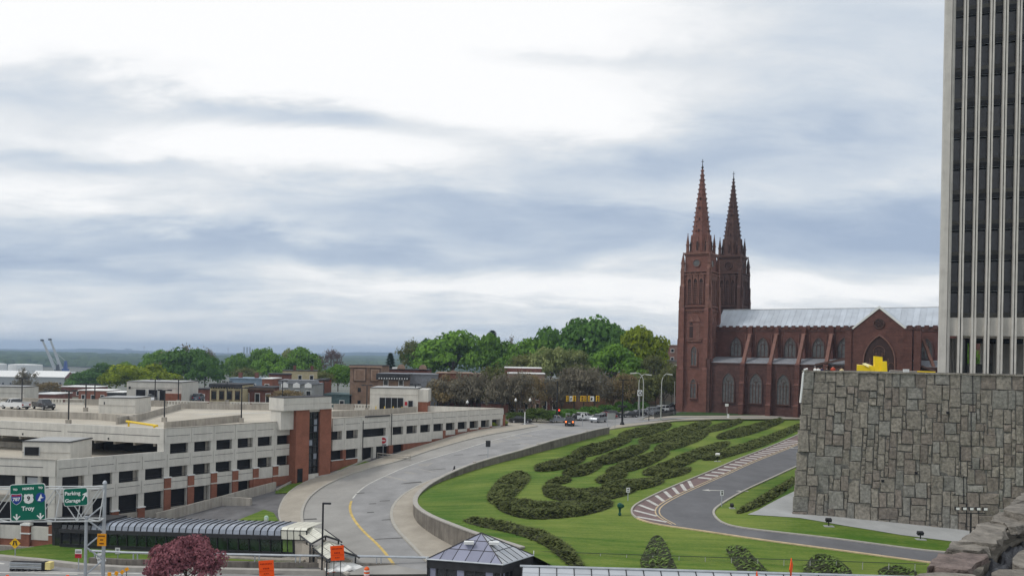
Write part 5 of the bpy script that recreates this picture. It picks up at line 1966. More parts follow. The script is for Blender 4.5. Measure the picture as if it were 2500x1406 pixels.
# ------------------------------------------------------------------ plaza: battered stone wall, deck, sculpture
def plaza():
 a0 = atz(1935, 1253, -17.1)
 yaw = R(-8)
 d = Vector((math.cos(yaw), math.sin(yaw)))
 f = frame((a0.x, a0.y), d)
 root = thing('plaza_wall', 'huge leaning retaining wall of random grey and brown stone blocks', 'stone wall', M=f)
 top, bot = -1.07, -19.6
 Hh = top - bot
 lean = .062                              # run back per metre of rise
 L = 62.0

 def P(x, z, o=0.0):
  """point on the leaning face: x along, z up, o proud of it; the left end leans in as well"""
  return Vector((x + 0, (z + 17.1) * lean - o, z))
 le = lambda z: (z + 17.1) * .072
 # core
 vs = [(le(bot), P(0, bot).y, bot), (L, P(0, bot).y, bot), (L, 12, bot), (le(bot) + 7.5, 12, bot), (le(top), P(0, top).y, top), (L, P(0, top).y, top), (L, 12, top), (le(top) + 7.5, 12, top)]
 MB().hexa(vs[:4], vs[4:]).build('wall_core', mortar, root)
 # random ashlar: fill a grid of half-metre cells with upright and square blocks
 c = .415
 nx, nz = int(27.6 / c), int((top - (-19.2)) / c)
 occ = np.zeros((nx, nz), bool)
 rr = random.Random(21)
 sizes = [(3, 4), (3, 5), (4, 4), (4, 5), (2, 3), (2, 4), (4, 3), (3, 3), (5, 3), (5, 5), (2, 2), (3, 6), (5, 4), (4, 2), (2, 5)]
 wts = [10, 7, 9, 5, 9, 7, 7, 9, 6, 2, 5, 3, 3, 3, 4]
 rects = []
 for j in range(nz - 1, -1, -1):
  for i in range(nx):
   if occ[i, j]:
    continue
   for t in range(14):
    w, h = rr.choices(sizes, wts)[0]
    if t > 9:
     w, h = rr.choice([(2, 2), (1, 3), (3, 1), (1, 2), (2, 1)])
    if t == 13:
     w, h = 1, 1
    if i + w > nx or j - h + 1 < 0:
     continue
    if occ[i:i + w, j - h + 1:j + 1].any():
     continue
    occ[i:i + w, j - h + 1:j + 1] = True
    rects.append((i, j - h + 1, w, h))
    break
 pick = sorted(rects, key=lambda r: -r[2] * r[3])
 jx = lambda: rr.uniform(-.05, .05)
 rest = MB()
 cnt = 0
 for (i, j, w, h) in pick:
  z0, z1 = top - (nz - j) * c, top - (nz - j - h) * c
  z0 += .0
  x0, x1 = i * c, (i + w) * c
  g = .02 + rr.uniform(0, .045)
  lx = le((z0 + z1) / 2) if i == 0 else None
  X0 = x0 + g * rr.uniform(.5, 1.2) + (le(z0) * max(0, 1 - x0 / 27.6))
  X1 = x1 - g * rr.uniform(.5, 1.2) + (le(z0) * max(0, 1 - x1 / 27.6))
  Z0, Z1 = z0 + g * .7, z1 - g * .7
  o = rr.uniform(.07, .2)
  k = .045
  ta, tb = rr.uniform(-.09, .09), rr.uniform(-.09, .09)
  # front face as a 2x2 grid of uneven heights inside a chamfer
  ring = [(X0, Z0), (X1, Z0), (X1, Z1), (X0, Z1)]
  ring = [(x + jx() * .7, z + jx() * .7) for x, z in ring]
  b = [P(x, z, -.02) for x, z in ring]
  cx_, cz_ = (X0 + X1) / 2, (Z0 + Z1) / 2
  inn = [P(x + (k if x < cx_ else -k), z + (k if z < cz_ else -k), o + ta * (x - cx_) + tb * (z - cz_) + rr.uniform(-.05, .05)) for x, z in ring]
  mid = []
  for q in range(4):
   mid.append((inn[q] + inn[(q + 1) % 4]) / 2 + Vector((0, rr.uniform(-.05, .04), 0)))
  ctr = sum(inn, Vector()) / 4 + Vector((0, rr.uniform(-.07, .03), 0))
  vs = b + inn + mid + [ctr]
  fs = []
  for q in range(4):
   n_ = (q + 1) % 4
   fs += [(q, n_, 4 + n_, 8 + q), (q, 8 + q, 4 + q), (4 + q, 8 + q, 12), (8 + q, 4 + n_, 12)]
  if cnt < 300:
   mb = MB()
   mb.add(vs, fs)
   hz = (cz_ - bot) / Hh
   warm = .38 - .30 * hz + .18 * (cx_ / 27)
   m = stoneb if rr.random() < warm else (stoneg if rr.random() < .3 else stonem)
   mb.build('stone', m, root)
  else:
   rest.add(vs, fs)
  cnt += 1
 if rest.v:
  o = rest.build('small_stones', stonem, root)
  o['kind'] = 'stuff'
 # pale pointing here and there, and the movement joint
 mj = MB()
 pts = [(20.0, top)] 
 for z0, z1, x in ((-5.2, -1.1, 18.9), (-9.0, -5.2, 18.7), (-12.2, -9.0, 17.6), (-15.2, -12.2, 17.9), (-19.3, -15.2, 18.2)):
  mj.add([P(x, z0, .24), P(x + .09, z0, .24), P(x + .09, z1, .24), P(x, z1, .24)], [(0, 1, 2, 3)])
 mj.build('movement_joint', voidm, root)
 for x, z in ((16.2, -5.5), (24.3, -5.7), (9.4, -13.2), (12.9, -12.2)):
  MB().hexa([P(x, z, .2), P(x + .3, z, .2), P(x + .3, z + .28, .2), P(x, z + .28, .2)], [P(x, z, .28), P(x + .3, z, .28), P(x + .3, z + .28, .28), P(x, z + .28, .28)]).build('weep_hole', voidm, root)
 # cap
 i = 0
 x = le(top) - .1
 while x < 27.5:
  w = rr.uniform(1.1, 2.4)
  MB().box(x + .02, x + w - .02, P(0, top).y - .25, P(0, top).y + .9, top - .12, top + rr.uniform(.0, .06)).build('cap_stone', stonem, root)
  x += w
 MB().prism([(3.0, P(0, top).y + .9), (L, P(0, top).y + .9), (L, 40), (27, 40), (9.5, 12)], -2.4, -2.1).build('plaza_deck', pathm, root)

 # white pipe at the corner
 q = f @ Vector((le(top) - .45, .3, top))
 t = thing('corner_pipe', 'white curved pipe at the top left corner of the stone wall', 'pipe', tuple(q))
 MB().tube([(-.05 - .0, 0, -3.6), (.1, 0, -2.0), (.22, 0, -.3), (.35, 0, .12), (.7, 0, .22)], .12, 8).build('pipe', whitem, t)
 # yellow sculpture: folded box pieces
 s0 = atY(2093, 907, 108)
 t = thing('yellow_sculpture', 'bright yellow angular steel sculpture on the plaza behind the stone wall', 'sculpture', (s0.x, s0.y, -2.1), rz=R(-12))
 zt = lambda py: ray(2125, py)[1] * 108 + 2.1
 MB().hexa([(0, 0, 0), (2.6, -.5, 0), (2.6, 1.3, 0), (.2, 1.5, 0)], [(0, 0, zt(892)), (2.3, -.5, zt(893)), (2.3, 1.3, zt(893)), (.2, 1.5, zt(890))]).build('low_box', sculpt_y, t)
 MB().hexa([(.55, -.3, zt(888.5)), (1.2, -.7, zt(896)), (2.0, .5, zt(893)), (1.2, .8, zt(887))], [(.5, -.25, zt(887.5)), (1.15, -.65, zt(895)), (1.95, .55, zt(892)), (1.15, .85, zt(886))]).build('pale_plate', sculpt_p, t)
 MB().hexa([(2.15, -.6, 0), (3.05, -.9, 0), (3.05, .8, 0), (2.15, .9, 0)], [(2.0, -.5, zt(869)), (2.9, -.7, zt(871)), (2.95, .7, zt(871)), (2.1, .8, zt(869))]).build('leaning_slab', sculpt_y, t)
 MB().hexa([(2.7, -1.3, 0), (3.5, -1.2, 0), (3.5, .5, 0), (2.7, .5, 0)], [(2.75, -1.1, zt(883)), (3.35, -1.1, zt(881)), (3.35, .4, zt(881)), (2.75, .4, zt(883))]).build('short_slab', sculpt_y, t)
 # rails and notice at the edge
 a, b = atY(2172, 904.5, 97), atY(2283, 908.5, 97)
 t = thing('handrail', 'low yellow and brown rail on the plaza edge right of the yellow sculpture', 'rail', (a.x, a.y, -2.1))
 MB().tube([a, a.lerp(b, .6)], .07, 5).build('rail', concrete_old, t, world=True)
 MB().tube([a.lerp(b, .6), b], .09, 5).build('rail', yellow, t, world=True)
 for u in (0, .33, .66, 1):
  c_ = a.lerp(b, u)
  MB().tube([(c_.x, c_.y, -2.1), c_], .05, 5).build('post', steel, t, world=True)
 a = atY(2212, 906, 96.5)
 t = thing('notice_board', 'small white slanted notice on the plaza edge rail', 'notice', (a.x, a.y, -2.1))
 MB().box(-.35, .35, -.05, .05, a.z + 2.0, a.z + 2.35).build('board', whitem, t)
 MB().box(-.03, .03, .05, .1, 0, a.z + 2.1).build('post', steel, t)
 return f


WALLF = plaza()


# ------------------------------------------------------------------ office tower on the right
def office_tower():
 a0 = atY(2290, 900, 104)
 yaw = R(-22.6)
 d = Vector((math.cos(yaw), math.sin(yaw)))
 f = frame((a0.x, a0.y), d)
 root = thing('office_tower', 'tall marble clad office tower with dark glass strips at the right edge', 'tower', M=f)

 def T(px):
  return on_line(px, 800, (a0.x, a0.y), d)
 DK = -2.1
 z0, dz, nf = 5.85, 3.86, 12
 top = z0 + dz * nf
 pitch = T(2377) - T(2345)
 m0 = T(2343)
 nb = 10
 xR = m0 + pitch * nb
 pw = T(2317)

 def bx(name, m, *b, parent=root):
  return part(name, m, parent, *b)
 # corner pier, with flutes
 bx('corner_pier', marble, (0, pw - .36, -.95, .6, DK, top + 1.6))
 bx('corner_pier', marble, (pw - .30, pw - .12, -.78, .6, DK, top + 1.6))
 bx('corner_pier', marble, (pw - .12, pw + .04, -.6, .6, DK, top + 1.6))
 MB().prism([(0, .6), (.5, .6), (2.7, 22), (2.2, 22)], DK, top + 1.6).build('side_wall', marble, root)
 bx('core', darkm, (2.8, xR, 1.4, 22, z0 - .2, top))
 bx('lobby_core', marble, (pw + 6, xR, 8, 20, DK, z0 - 2))
 bx('roof', concrete, (2.3, xR, .6, 22, top + 1.2, top + 1.6))
 bx('base_band', marble, (pw, xR, -.25, 1.0, 3.55, z0))
 bx('lobby_ceiling', concrete_old, (2.7, xR, 0, 22, 3.3, 3.5))
 for i in range(nb + 1):
  x = m0 + pitch * i
  w = .235
  for s in (-1, 1):
   bx('mullion', marble, (x + s * w, x + s * .055, -.85, .5, z0 - .0, top + 1.6))
  bx('mullion_groove', darkm, (x - .055, x + .055, -.5, .3, z0, top + 1.6))
  for s in (-1, 1):
   bx('column', marble, (x + s * (w + .04), x + s * .06, -.85, .5, DK, z0 + (.0)))
  bx('column_groove', darkm if i % 2 == 0 else marble, (x - .06, x + .06, -.72, .3, DK, z0))
 xs = [pw] + [m0 + pitch * i for i in range(nb + 1)]
 for i in range(len(xs) - 1):
  xa, xb = xs[i] + (.04 if i == 0 else .235), xs[i + 1] - .235
  for k in range(nf):
   zb = z0 + dz * k
   bx('window_pane', glasst, (xa, xb, .28, .32, zb + .10, zb + 3.1))
   if k:
    bx('spandrel_panel', spandm, (xa, xb, .12, .3, zb + .0 + .10, zb + .62))
    bx('window_head', black, (xa, xb, .05, .3, zb - .50, zb + .10))
    bx('blind_rail', steel, (xa, xb, .2, .27, zb - .56, zb - .52))
   else:
    bx('spandrel_panel', spandm, (xa, xb, .12, .3, zb, zb + .62))
 # lobby glazing bars
 for i in range(1, nb + 1):
  x = m0 + pitch * (i - .5)
  bx('lobby_bar', black, (x - .06, x + .06, 3.0, 3.1, DK, 3.3))
  bx('lobby_door_head', black, (x - pitch / 2, x + pitch / 2, 3.0, 3.1, 2.7, 3.3))
 bx('lobby_glass', glassd, (pw + .3, m0 + pitch * .8, 2.2, 2.3, DK, 3.3))
 for k in range(5):
  u = pw + .15 + k * .17
  bx('entrance_fin', marble, (u, u + .06, 1.0, 1.9, DK, 3.3))
 bx('planter_wall', pathm, (m0 + pitch * 1.3, xR, 9.0, 9.3, DK, DK + 2.2))


office_tower()


# ------------------------------------------------------------------ rough parapet close to the viewer
def parapet():
 z = -1.55
 root = thing('stone_parapet', 'rough capped stone parapet close by in the lower right corner', 'parapet', tuple(atz(2330, 1345, z)))
 polys = [([(2261, 1381), (2291, 1350), (2350, 1348), (2409, 1349), (2408, 1356), (2394, 1366), (2380, 1373), (2370, 1384), (2362, 1389), (2330, 1387), (2300, 1383), (2280, 1379)], cappk, 0),
    ([(2309, 1337), (2330, 1322), (2370, 1321), (2410, 1325), (2411, 1334), (2402, 1340), (2394, 1345), (2350, 1342), (2325, 1340)], capst, 0),
    ([(2332, 1320), (2352, 1312), (2370, 1296), (2394, 1275), (2420, 1274), (2450, 1276), (2462, 1286), (2455, 1296), (2447, 1305), (2445, 1313), (2438, 1318), (2430, 1324), (2380, 1321)], capst, .03),
    ([(2420, 1272), (2430, 1258), (2439, 1248), (2470, 1253), (2500, 1258), (2560, 1262), (2560, 1272), (2520, 1279), (2500, 1281), (2481, 1286), (2464, 1284), (2452, 1275)], capst, .05),
    ([(2450, 1243), (2465, 1228), (2482, 1212), (2500, 1198), (2560, 1170), (2600, 1200), (2590, 1250), (2520, 1258), (2480, 1250)], capst, .12),
    ([(2225, 1420), (2240, 1406), (2252, 1400), (2290, 1395), (2330, 1397), (2385, 1402), (2400, 1412), (2400, 1440), (2230, 1440)], capst, -.02)]
 rr = random.Random(4)
 for pts, m, up in polys:
  zz = z + up
  P = [atz(a, b, zz) for a, b in pts]
  # jagged outline: subdivide and shake
  Q = []
  n = len(P)
  for i in range(n):
   a, b = P[i], P[(i + 1) % n]
   k = max(1, int((b - a).length / .10))
   for j in range(k):
    v = a.lerp(b, j / k)
    Q.append(v + Vector((rr.uniform(-.012, .012), rr.uniform(-.03, .03), rr.uniform(-.008, .0))))
  mb = MB()
  th = .065
  inner = []
  c = sum(Q, Vector()) / len(Q)
  nq = len(Q)
  top = [q + (c - q) * .06 + Vector((0, 0, rr.uniform(.0, .008))) for q in Q]
  midr = [q + (c - q) * .5 + Vector((0, 0, rr.uniform(-.004, .010))) for q in Q]
  bot = [q + Vector((rr.uniform(-.03, .03), rr.uniform(-.03, .03), -th)) for q in Q]
  vs = bot + Q + top + midr + [c + Vector((0, 0, .005))]
  fs = []
  for i in range(nq):
   k = (i + 1) % nq
   for r in range(3):
    fs.append((r * nq + i, r * nq + k, (r + 1) * nq + k, (r + 1) * nq + i))
   fs.append((3 * nq + i, 3 * nq + k, 4 * nq))
  fs.append(tuple(range(nq))[::-1])
  mb.add(vs, fs)
  o = mb.build('cap_stone', m, root, world=True)
 # wall body below the cap (follows the outer edge), and the felt gutter behind it
 L = [atz(a, b, z) for a, b in [(2245, 1420), (2268, 1381), (2300, 1350), (2318, 1337), (2345, 1318), (2402, 1275), (2430, 1262), (2462, 1243), (2520, 1200), (2600, 1150)]]
 Rr = [atz(a, b, z) for a, b in [(2365, 1440), (2372, 1388), (2400, 1352), (2404, 1338), (2430, 1322), (2452, 1297), (2475, 1284), (2520, 1272), (2580, 1255), (2660, 1230)]]
 mb = MB()
 for i in range(len(L) - 1):
  a, b, c, d = L[i], L[i + 1], Rr[i + 1], Rr[i]
  mb.hexa([Vector((v.x, v.y, z - 3.0)) for v in (a, b, c, d)], [Vector((v.x, v.y, z - .14)) for v in (a, b, c, d)])
 mb.build('wall_body', stonem, root, world=True)
 g = MB()
 vs, fs = [], []
 nx, ny = 34, 30
 for j in range(ny):
  for i in range(nx):
   py = 1240 + j * 7
   px = np.interp(py, [1240, 1284, 1322, 1352, 1388, 1440], [2600, 2470, 2425, 2395, 2366, 2360]) - 6 + i * 8
   p = atz(px, py, z - .19)
   p.z += .07 * math.sin(px * .11 + math.sin(py * .13) * 2) * math.sin(py * .09 + px * .03) + rr.uniform(-.015, .015)
   vs.append(p)
 for j in range(ny - 1):
  for i in range(nx - 1):
   fs.append((j * nx + i, (j + 1) * nx + i, (j + 1) * nx + i + 1, j * nx + i + 1))
 g.add(vs, fs).build('gutter_felt', flash, root, world=True, smooth=True)
 for pts in ([(2428, 1398), (2442, 1388), (2500, 1390), (2560, 1396), (2560, 1440), (2425, 1440)], [(2470, 1374), (2474, 1362), (2492, 1345), (2530, 1330), (2560, 1340), (2560, 1386), (2500, 1386)]):
  P = [atz(a, b, z - .1) for a, b in pts]
  P = P[::-1] if False else P
  ring = [p + Vector((rr.uniform(-.02, .02), rr.uniform(-.02, .02), 0)) for p in P]
  MB().hexa([p - Vector((0, 0, .25)) for p in ring], ring).build('cap_stone', capst, root, world=True)


parapet()

# ------------------------------------------------------------------ juniper beds on the lawn
junip = leaf_mat('juniper foliage', (.052, .068, .022), (.155, .178, .056), scale=1.3, rand=.12, trans=.1)
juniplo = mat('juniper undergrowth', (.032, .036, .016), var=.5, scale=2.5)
junipg = leaf_mat('greener juniper foliage', (.075, .125, .028), (.19, .27, .07), scale=1.1, rand=.1, trans=.1)


def juniper(pts, label, dens_=46, hh=.55, m=None):
 """pts: (px, py, vertical half extent in the picture) along the bed's middle"""
 up = [(a, b - t * 1.12 + 3) for a, b, t in pts]
 dn = [(a, b + t * 1.14) for a, b, t in pts]
 first, last = pts[0], pts[-1]
 out = up + [(last[0] + last[2] * .5, last[1])] + dn[::-1] + [(first[0] - first[2] * .5, first[1])]
 P = smoothpoly([Vector((*onH(a, b, H_lawn).xy,)) for a, b in out], closed=True, it=2)
 P = [tuple(p) for p in P]
 xs, ys = [p[0] for p in P], [p[1] for p in P]
 r = random.Random(int(pts[0][0] * 13 + pts[0][1]))
 area = (max(xs) - min(xs)) * (max(ys) - min(ys))
 n = int(area * dens_)
 rg = np.random.RandomState(int(pts[0][0]))
 X = rg.uniform(min(xs), max(xs), n)
 Y = rg.uniform(min(ys), max(ys), n)
 k = inpoly(P, X, Y)
 X, Y = X[k], Y[k]
 A = np.array(P)
 B = np.roll(A, -1, 0)
 AB = B - A
 den = (AB ** 2).sum(1) + 1e-9
 d = np.full(len(X), 1e9)
 for i in range(len(A)):
  t = np.clip(((X - A[i, 0]) * AB[i, 0] + (Y - A[i, 1]) * AB[i, 1]) / den[i], 0, 1)
  d = np.minimum(d, np.hypot(X - A[i, 0] - t * AB[i, 0], Y - A[i, 1] - t * AB[i, 1]))
 cx, cy = float(X.mean()), float(Y.mean())
 root = thing('juniper_bed', label, 'shrub bed', (cx, cy, H_lawn(cx, cy)), group='juniper beds on the lawn')
 # low clumps spread through the bed so it has hollows and crowns of its own
 nc = max(6, int(len(X) / 190))
 ci = rg.randint(0, len(X), nc)
 q = np.min(np.hypot(X[:, None] - X[ci][None], Y[:, None] - Y[ci][None]), axis=1)
 H = hh * np.clip(d / .9, .12, 1) ** .6 * np.clip(1.18 - q * .36, .62, 1.12) + rg.uniform(-.1, .08, len(X))
 Zg = np.array([H_lawn(x, y) for x, y in zip(X, Y)])
 V, Fc = [], []
 yaw = rg.normal(0.2, .6, len(X)) + np.where(rg.rand(len(X)) < .5, 0, math.pi)
 L = rg.uniform(.26, .50, len(X))
 w = rg.uniform(.07, .15, len(X))
 pt = rg.uniform(.0, .55, len(X))
 c, s = np.cos(yaw), np.sin(yaw)
 bx_, by_, bz_ = X, Y, Zg + H
 tip = np.stack([bx_ + c * L, by_ + s * L, bz_ + pt * L * .6], 1)
 l = np.stack([bx_ - s * w, by_ + c * w, bz_ - .06], 1)
 rr_ = np.stack([bx_ + s * w, by_ - c * w, bz_ - .06], 1)
 bk = np.stack([bx_ - c * L * .5, by_ - s * L * .5, bz_ - .22], 1)
 V = np.stack([tip, l, rr_, bk], 1).reshape(-1, 3)
 V -= np.array([cx, cy, H_lawn(cx, cy)])
 i = np.arange(len(X)) * 4
 Fc = np.concatenate([np.stack([i, i + 1, i + 2], 1), np.stack([i + 1, i + 3, i + 2], 1)])
 link('foliage', mesh_np('juniper_foliage', V, Fc, m or junip), root)
 # dark stems and litter under it, as a low mound
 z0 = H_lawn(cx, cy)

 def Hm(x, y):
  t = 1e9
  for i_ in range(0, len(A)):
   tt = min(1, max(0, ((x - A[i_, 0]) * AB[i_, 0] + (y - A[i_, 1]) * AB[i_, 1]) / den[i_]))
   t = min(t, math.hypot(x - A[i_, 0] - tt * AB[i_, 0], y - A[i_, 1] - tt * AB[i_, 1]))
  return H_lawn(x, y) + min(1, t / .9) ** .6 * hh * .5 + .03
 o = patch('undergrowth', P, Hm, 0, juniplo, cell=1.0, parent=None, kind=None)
 o.parent = root
 o.matrix_parent_inverse = root.matrix_basis.inverted()


BEDS = [
 ([(1308, 1142, 9), (1345, 1136, 13), (1385, 1128, 14), (1425, 1115, 10)], 'dark juniper bed at the left end of the upper left row'),
 ([(1400, 1107, 10), (1440, 1100, 14), (1490, 1086, 13), (1538, 1070, 9)], 'juniper bed second from the left in the top row nearest the retaining wall'),
 ([(1512, 1064, 8), (1560, 1055, 12), (1600, 1046, 11), (1636, 1037, 7)], 'juniper bed at the far upper end of the row nearest the road'),
 ([(1376, 1155, 8), (1410, 1150, 13), (1440, 1143, 13), (1468, 1132, 8)], 'short juniper bed at the left end of the second row'),
 ([(1448, 1128, 8), (1490, 1118, 14), (1540, 1103, 14), (1582, 1088, 9)], 'juniper bed in the middle of the second row'),
 ([(1562, 1078, 8), (1620, 1066, 12), (1680, 1048, 12), (1733, 1031, 7)], 'long juniper bed at the far end of the second row'),
 ([(1458, 1172, 8), (1490, 1164, 13), (1527, 1154, 10)], 'smallest round juniper bed at the left end of the third row'),
 ([(1482, 1150, 8), (1530, 1138, 14), (1580, 1122, 15), (1630, 1104, 9)], 'juniper bed in the middle of the third row'),
 ([(1600, 1096, 8), (1650, 1083, 13), (1700, 1066, 12), (1727, 1055, 8)], 'juniper bed third along in the third row'),
 ([(1712, 1052, 6), (1760, 1041, 9), (1812, 1025, 6)], 'juniper bed at the far end of the third row towards the cathedral'),
 ([(1470, 1190, 8), (1520, 1186, 13), (1570, 1180, 13), (1618, 1172, 9)], 'juniper bed just above the long curled bed in the lawn centre'),
 ([(1572, 1154, 8), (1620, 1143, 15), (1670, 1122, 15), (1720, 1100, 13), (1778, 1081, 8)], 'long juniper bed in the fourth row beside the hatched road'),
 ([(1598, 1164, 7), (1640, 1156, 10), (1684, 1145, 8)], 'small juniper lobe below the fourth row near the road bend'),
 ([(1752, 1066, 7), (1800, 1056, 12), (1860, 1040, 11), (1912, 1024, 6)], 'juniper bed at the far end of the fourth row'),
 ([(1716, 1118, 7), (1760, 1109, 11), (1820, 1091, 11), (1880, 1070, 11), (1930, 1049, 9), (1965, 1035, 7)], 'longest juniper bed running up beside the hatched apron behind the lawn floodlight'),
 ([(1195, 1212, 14), (1212, 1203, 28), (1240, 1190, 30), (1268, 1176, 22), (1290, 1165, 10)], 'curved juniper bed at the far left of the lawn'),
 ([(1216, 1232, 12), (1260, 1240, 20), (1310, 1245, 21), (1370, 1244, 18), (1430, 1238, 18), (1492, 1228, 11)], 'long juniper bed along the lower edge of the curl'),
 ([(1330, 1196, 15), (1370, 1206, 16), (1430, 1210, 15), (1490, 1205, 14), (1550, 1190, 11)], 'broad juniper bed inside the curl beside the white post sign'),
 ([(1335, 1180, 6), (1362, 1174, 8), (1392, 1171, 6)], 'thin juniper tuft above the broad curled bed'),
 ([(1136, 1270, 5), (1175, 1276, 9), (1220, 1284, 10), (1280, 1296, 12), (1330, 1314, 15), (1370, 1340, 20), (1400, 1366, 22), (1420, 1392, 20)], 'long trailing juniper bed curving down behind the glass pavilion'),
]
for p_, l_ in BEDS:
 juniper(p_, l_)


for pts_, l_ in (([(1574, 1372, 28), (1590, 1345, 34), (1612, 1350, 44), (1632, 1372, 34), (1648, 1390, 14)], 'leftmost upright juniper patch behind the chain link fence'),
     ([(1776, 1340, 8), (1795, 1356, 26), (1815, 1370, 36), (1838, 1386, 30), (1872, 1402, 14)], 'juniper patch behind the fence left of the orange diamond sign'),
     ([(1968, 1394, 18), (1985, 1380, 26), (2012, 1380, 30), (2042, 1388, 26), (2075, 1400, 14)], 'juniper patch behind the fence right of the orange diamond sign'),
     ([(2148, 1396, 10), (2170, 1392, 14), (2200, 1394, 14), (2235, 1400, 10)], 'lowest juniper patch near the stone parapet')):
 juniper(pts_, l_, hh=.3, m=junipg, dens_=15)
juniper([(1800, 1250, 5), (1828, 1236, 10), (1870, 1216, 12), (1910, 1190, 12), (1938, 1172, 10)], 'juniper bed on the bank against the left foot of the stone wall', hh=.6)


# ------------------------------------------------------------------ trees
LEAF = {
 'green': leaf_mat('fresh green leaves', (.065, .145, .020), (.20, .36, .050), scale=.22),
 'dark': leaf_mat('dark green leaves', (.045, .105, .022), (.125, .25, .048), scale=.22),
 'yellow': leaf_mat('yellow green leaves', (.11, .17, .010), (.33, .39, .030), scale=.22),
 'pale': leaf_mat('pale green leaves', (.13, .17, .05), (.33, .36, .15), scale=.4),
 'olive': leaf_mat('sparse olive leaves', (.10, .115, .04), (.21, .225, .08), scale=.4),
 'grey': leaf_mat('grey twigs', (.14, .125, .09), (.25, .225, .165), scale=.5),
 'brown': leaf_mat('brown buds', (.17, .13, .07), (.29, .225, .115), scale=.5),
 'purple': leaf_mat('purple leaves', (.14, .045, .062), (.38, .16, .18), scale=1.6),
 'pine': leaf_mat('pine needles', (.010, .028, .016), (.035, .062, .032), scale=.5),
 'olive2': leaf_mat('olive hedge leaves', (.045, .075, .02), (.12, .17, .04), scale=.8),
 'mauve': leaf_mat('mauve twigs', (.12, .085, .085), (.20, .155, .15), scale=.5),
}


def crown_mesh(seed, n_leaf=5400, n_cl=42, leaf=.042, flat=.85, open_=.0):
 g = np.random.RandomState(seed)
 u = g.normal(size=(n_cl, 3))
 u /= np.linalg.norm(u, axis=1)[:, None]
 u[:, 2] = np.abs(u[:, 2]) * 1.15 - .35
 rad = g.uniform(.45, .80, n_cl)
 C = u * rad[:, None]
 cr = g.uniform(.17, .34, n_cl)
 k = g.randint(0, n_cl, n_leaf)
 v = g.normal(size=(n_leaf, 3))
 v /= np.linalg.norm(v, axis=1)[:, None]
 v[:, 2] = np.where(g.rand(n_leaf) < .75, np.abs(v[:, 2]), v[:, 2])
 Pp = C[k] + v * cr[k][:, None] * g.uniform(.72 - open_, 1.06, n_leaf)[:, None]
 Pp[:, 2] = (Pp[:, 2] + .38) * flat * .74
 nrm = v + g.normal(size=(n_leaf, 3)) * .45
 nrm /= np.linalg.norm(nrm, axis=1)[:, None]
 t = np.cross(nrm, g.normal(size=(n_leaf, 3)))
 t /= np.linalg.norm(t, axis=1)[:, None] + 1e-9
 b = np.cross(nrm, t)
 s = leaf * g.uniform(.6, 1.35, n_leaf)[:, None]
 V = np.stack([Pp - t * s, Pp - b * s * .7, Pp + t * s, Pp + b * s * .7], 1).reshape(-1, 3)
 V[:, 2] -= V[:, 2].min()
 V[:, 2] /= np.percentile(V[:, 2], 99.7)
 rad_ = np.percentile(np.hypot(V[:, 0], V[:, 1]), 97)
 V[:, :2] /= rad_
 i = np.arange(n_leaf) * 4
 return V, np.stack([i, i + 1, i + 2, i + 3], 1)


def twig_mesh(seed, levels=5, spread=.62, up=.55, first=.28, n0=5, leafy=0):
 """bare tree of unit height: returns wood verts/faces (3-sided limbs) and twig triangles"""
 r = random.Random(seed)
 MBw = MB()
 T = []

 def grow(p, d, l, rad, lv):
  q = p + d * l
  if lv <= 2:
   MBw.tube([p, (p + q) / 2 + Vector((r.uniform(-1, 1), r.uniform(-1, 1), 0)) * l * .05, q], rad, 4 if lv < 2 else 3, rad * .6)
  else:
   T.append((p, q, rad))
  if lv >= levels:
   return
  k = n0 if lv == 0 else r.choice((3, 3, 4))
  for i in range(k):
   a = r.uniform(0, 6.283) if lv else (i + r.uniform(-.3, .3)) * 6.283 / k
   side = Vector((math.cos(a), math.sin(a), 0))
   nd = (d * up + side * spread * r.uniform(.6, 1.2) + Vector((0, 0, .12))).normalized()
   st = p.lerp(q, r.uniform(.55, 1) if lv else r.uniform(.7, 1))
   grow(st, nd, l * r.uniform(.6, .86), rad * .52, lv + 1)
 grow(Vector((0, 0, 0)), Vector((0, 0, 1)), first, .022, 0)
 V, Fq = [], []
 for p, q, rad in T:
  d = (q - p)
  n = d.cross(Vector((r.uniform(-1, 1), r.uniform(-1, 1), r.uniform(-1, 1)))).normalized() * max(rad, .0042) * 1.2
  V += [p - n, p + n, q]
  Fq.append((len(V) - 3, len(V) - 2, len(V) - 1))
 mx = max(v.z for v in V)
 return MBw, V, Fq, mx


CROWNS = [crown_mesh(s) for s in (1, 2, 3, 4, 5)]
CROWNS_OPEN = [crown_mesh(s, 2600, 30, .032, .9, .55) for s in (11, 12, 13)]
TWIGS = [twig_mesh(s) for s in (21, 22, 23)]
MESHC = {}


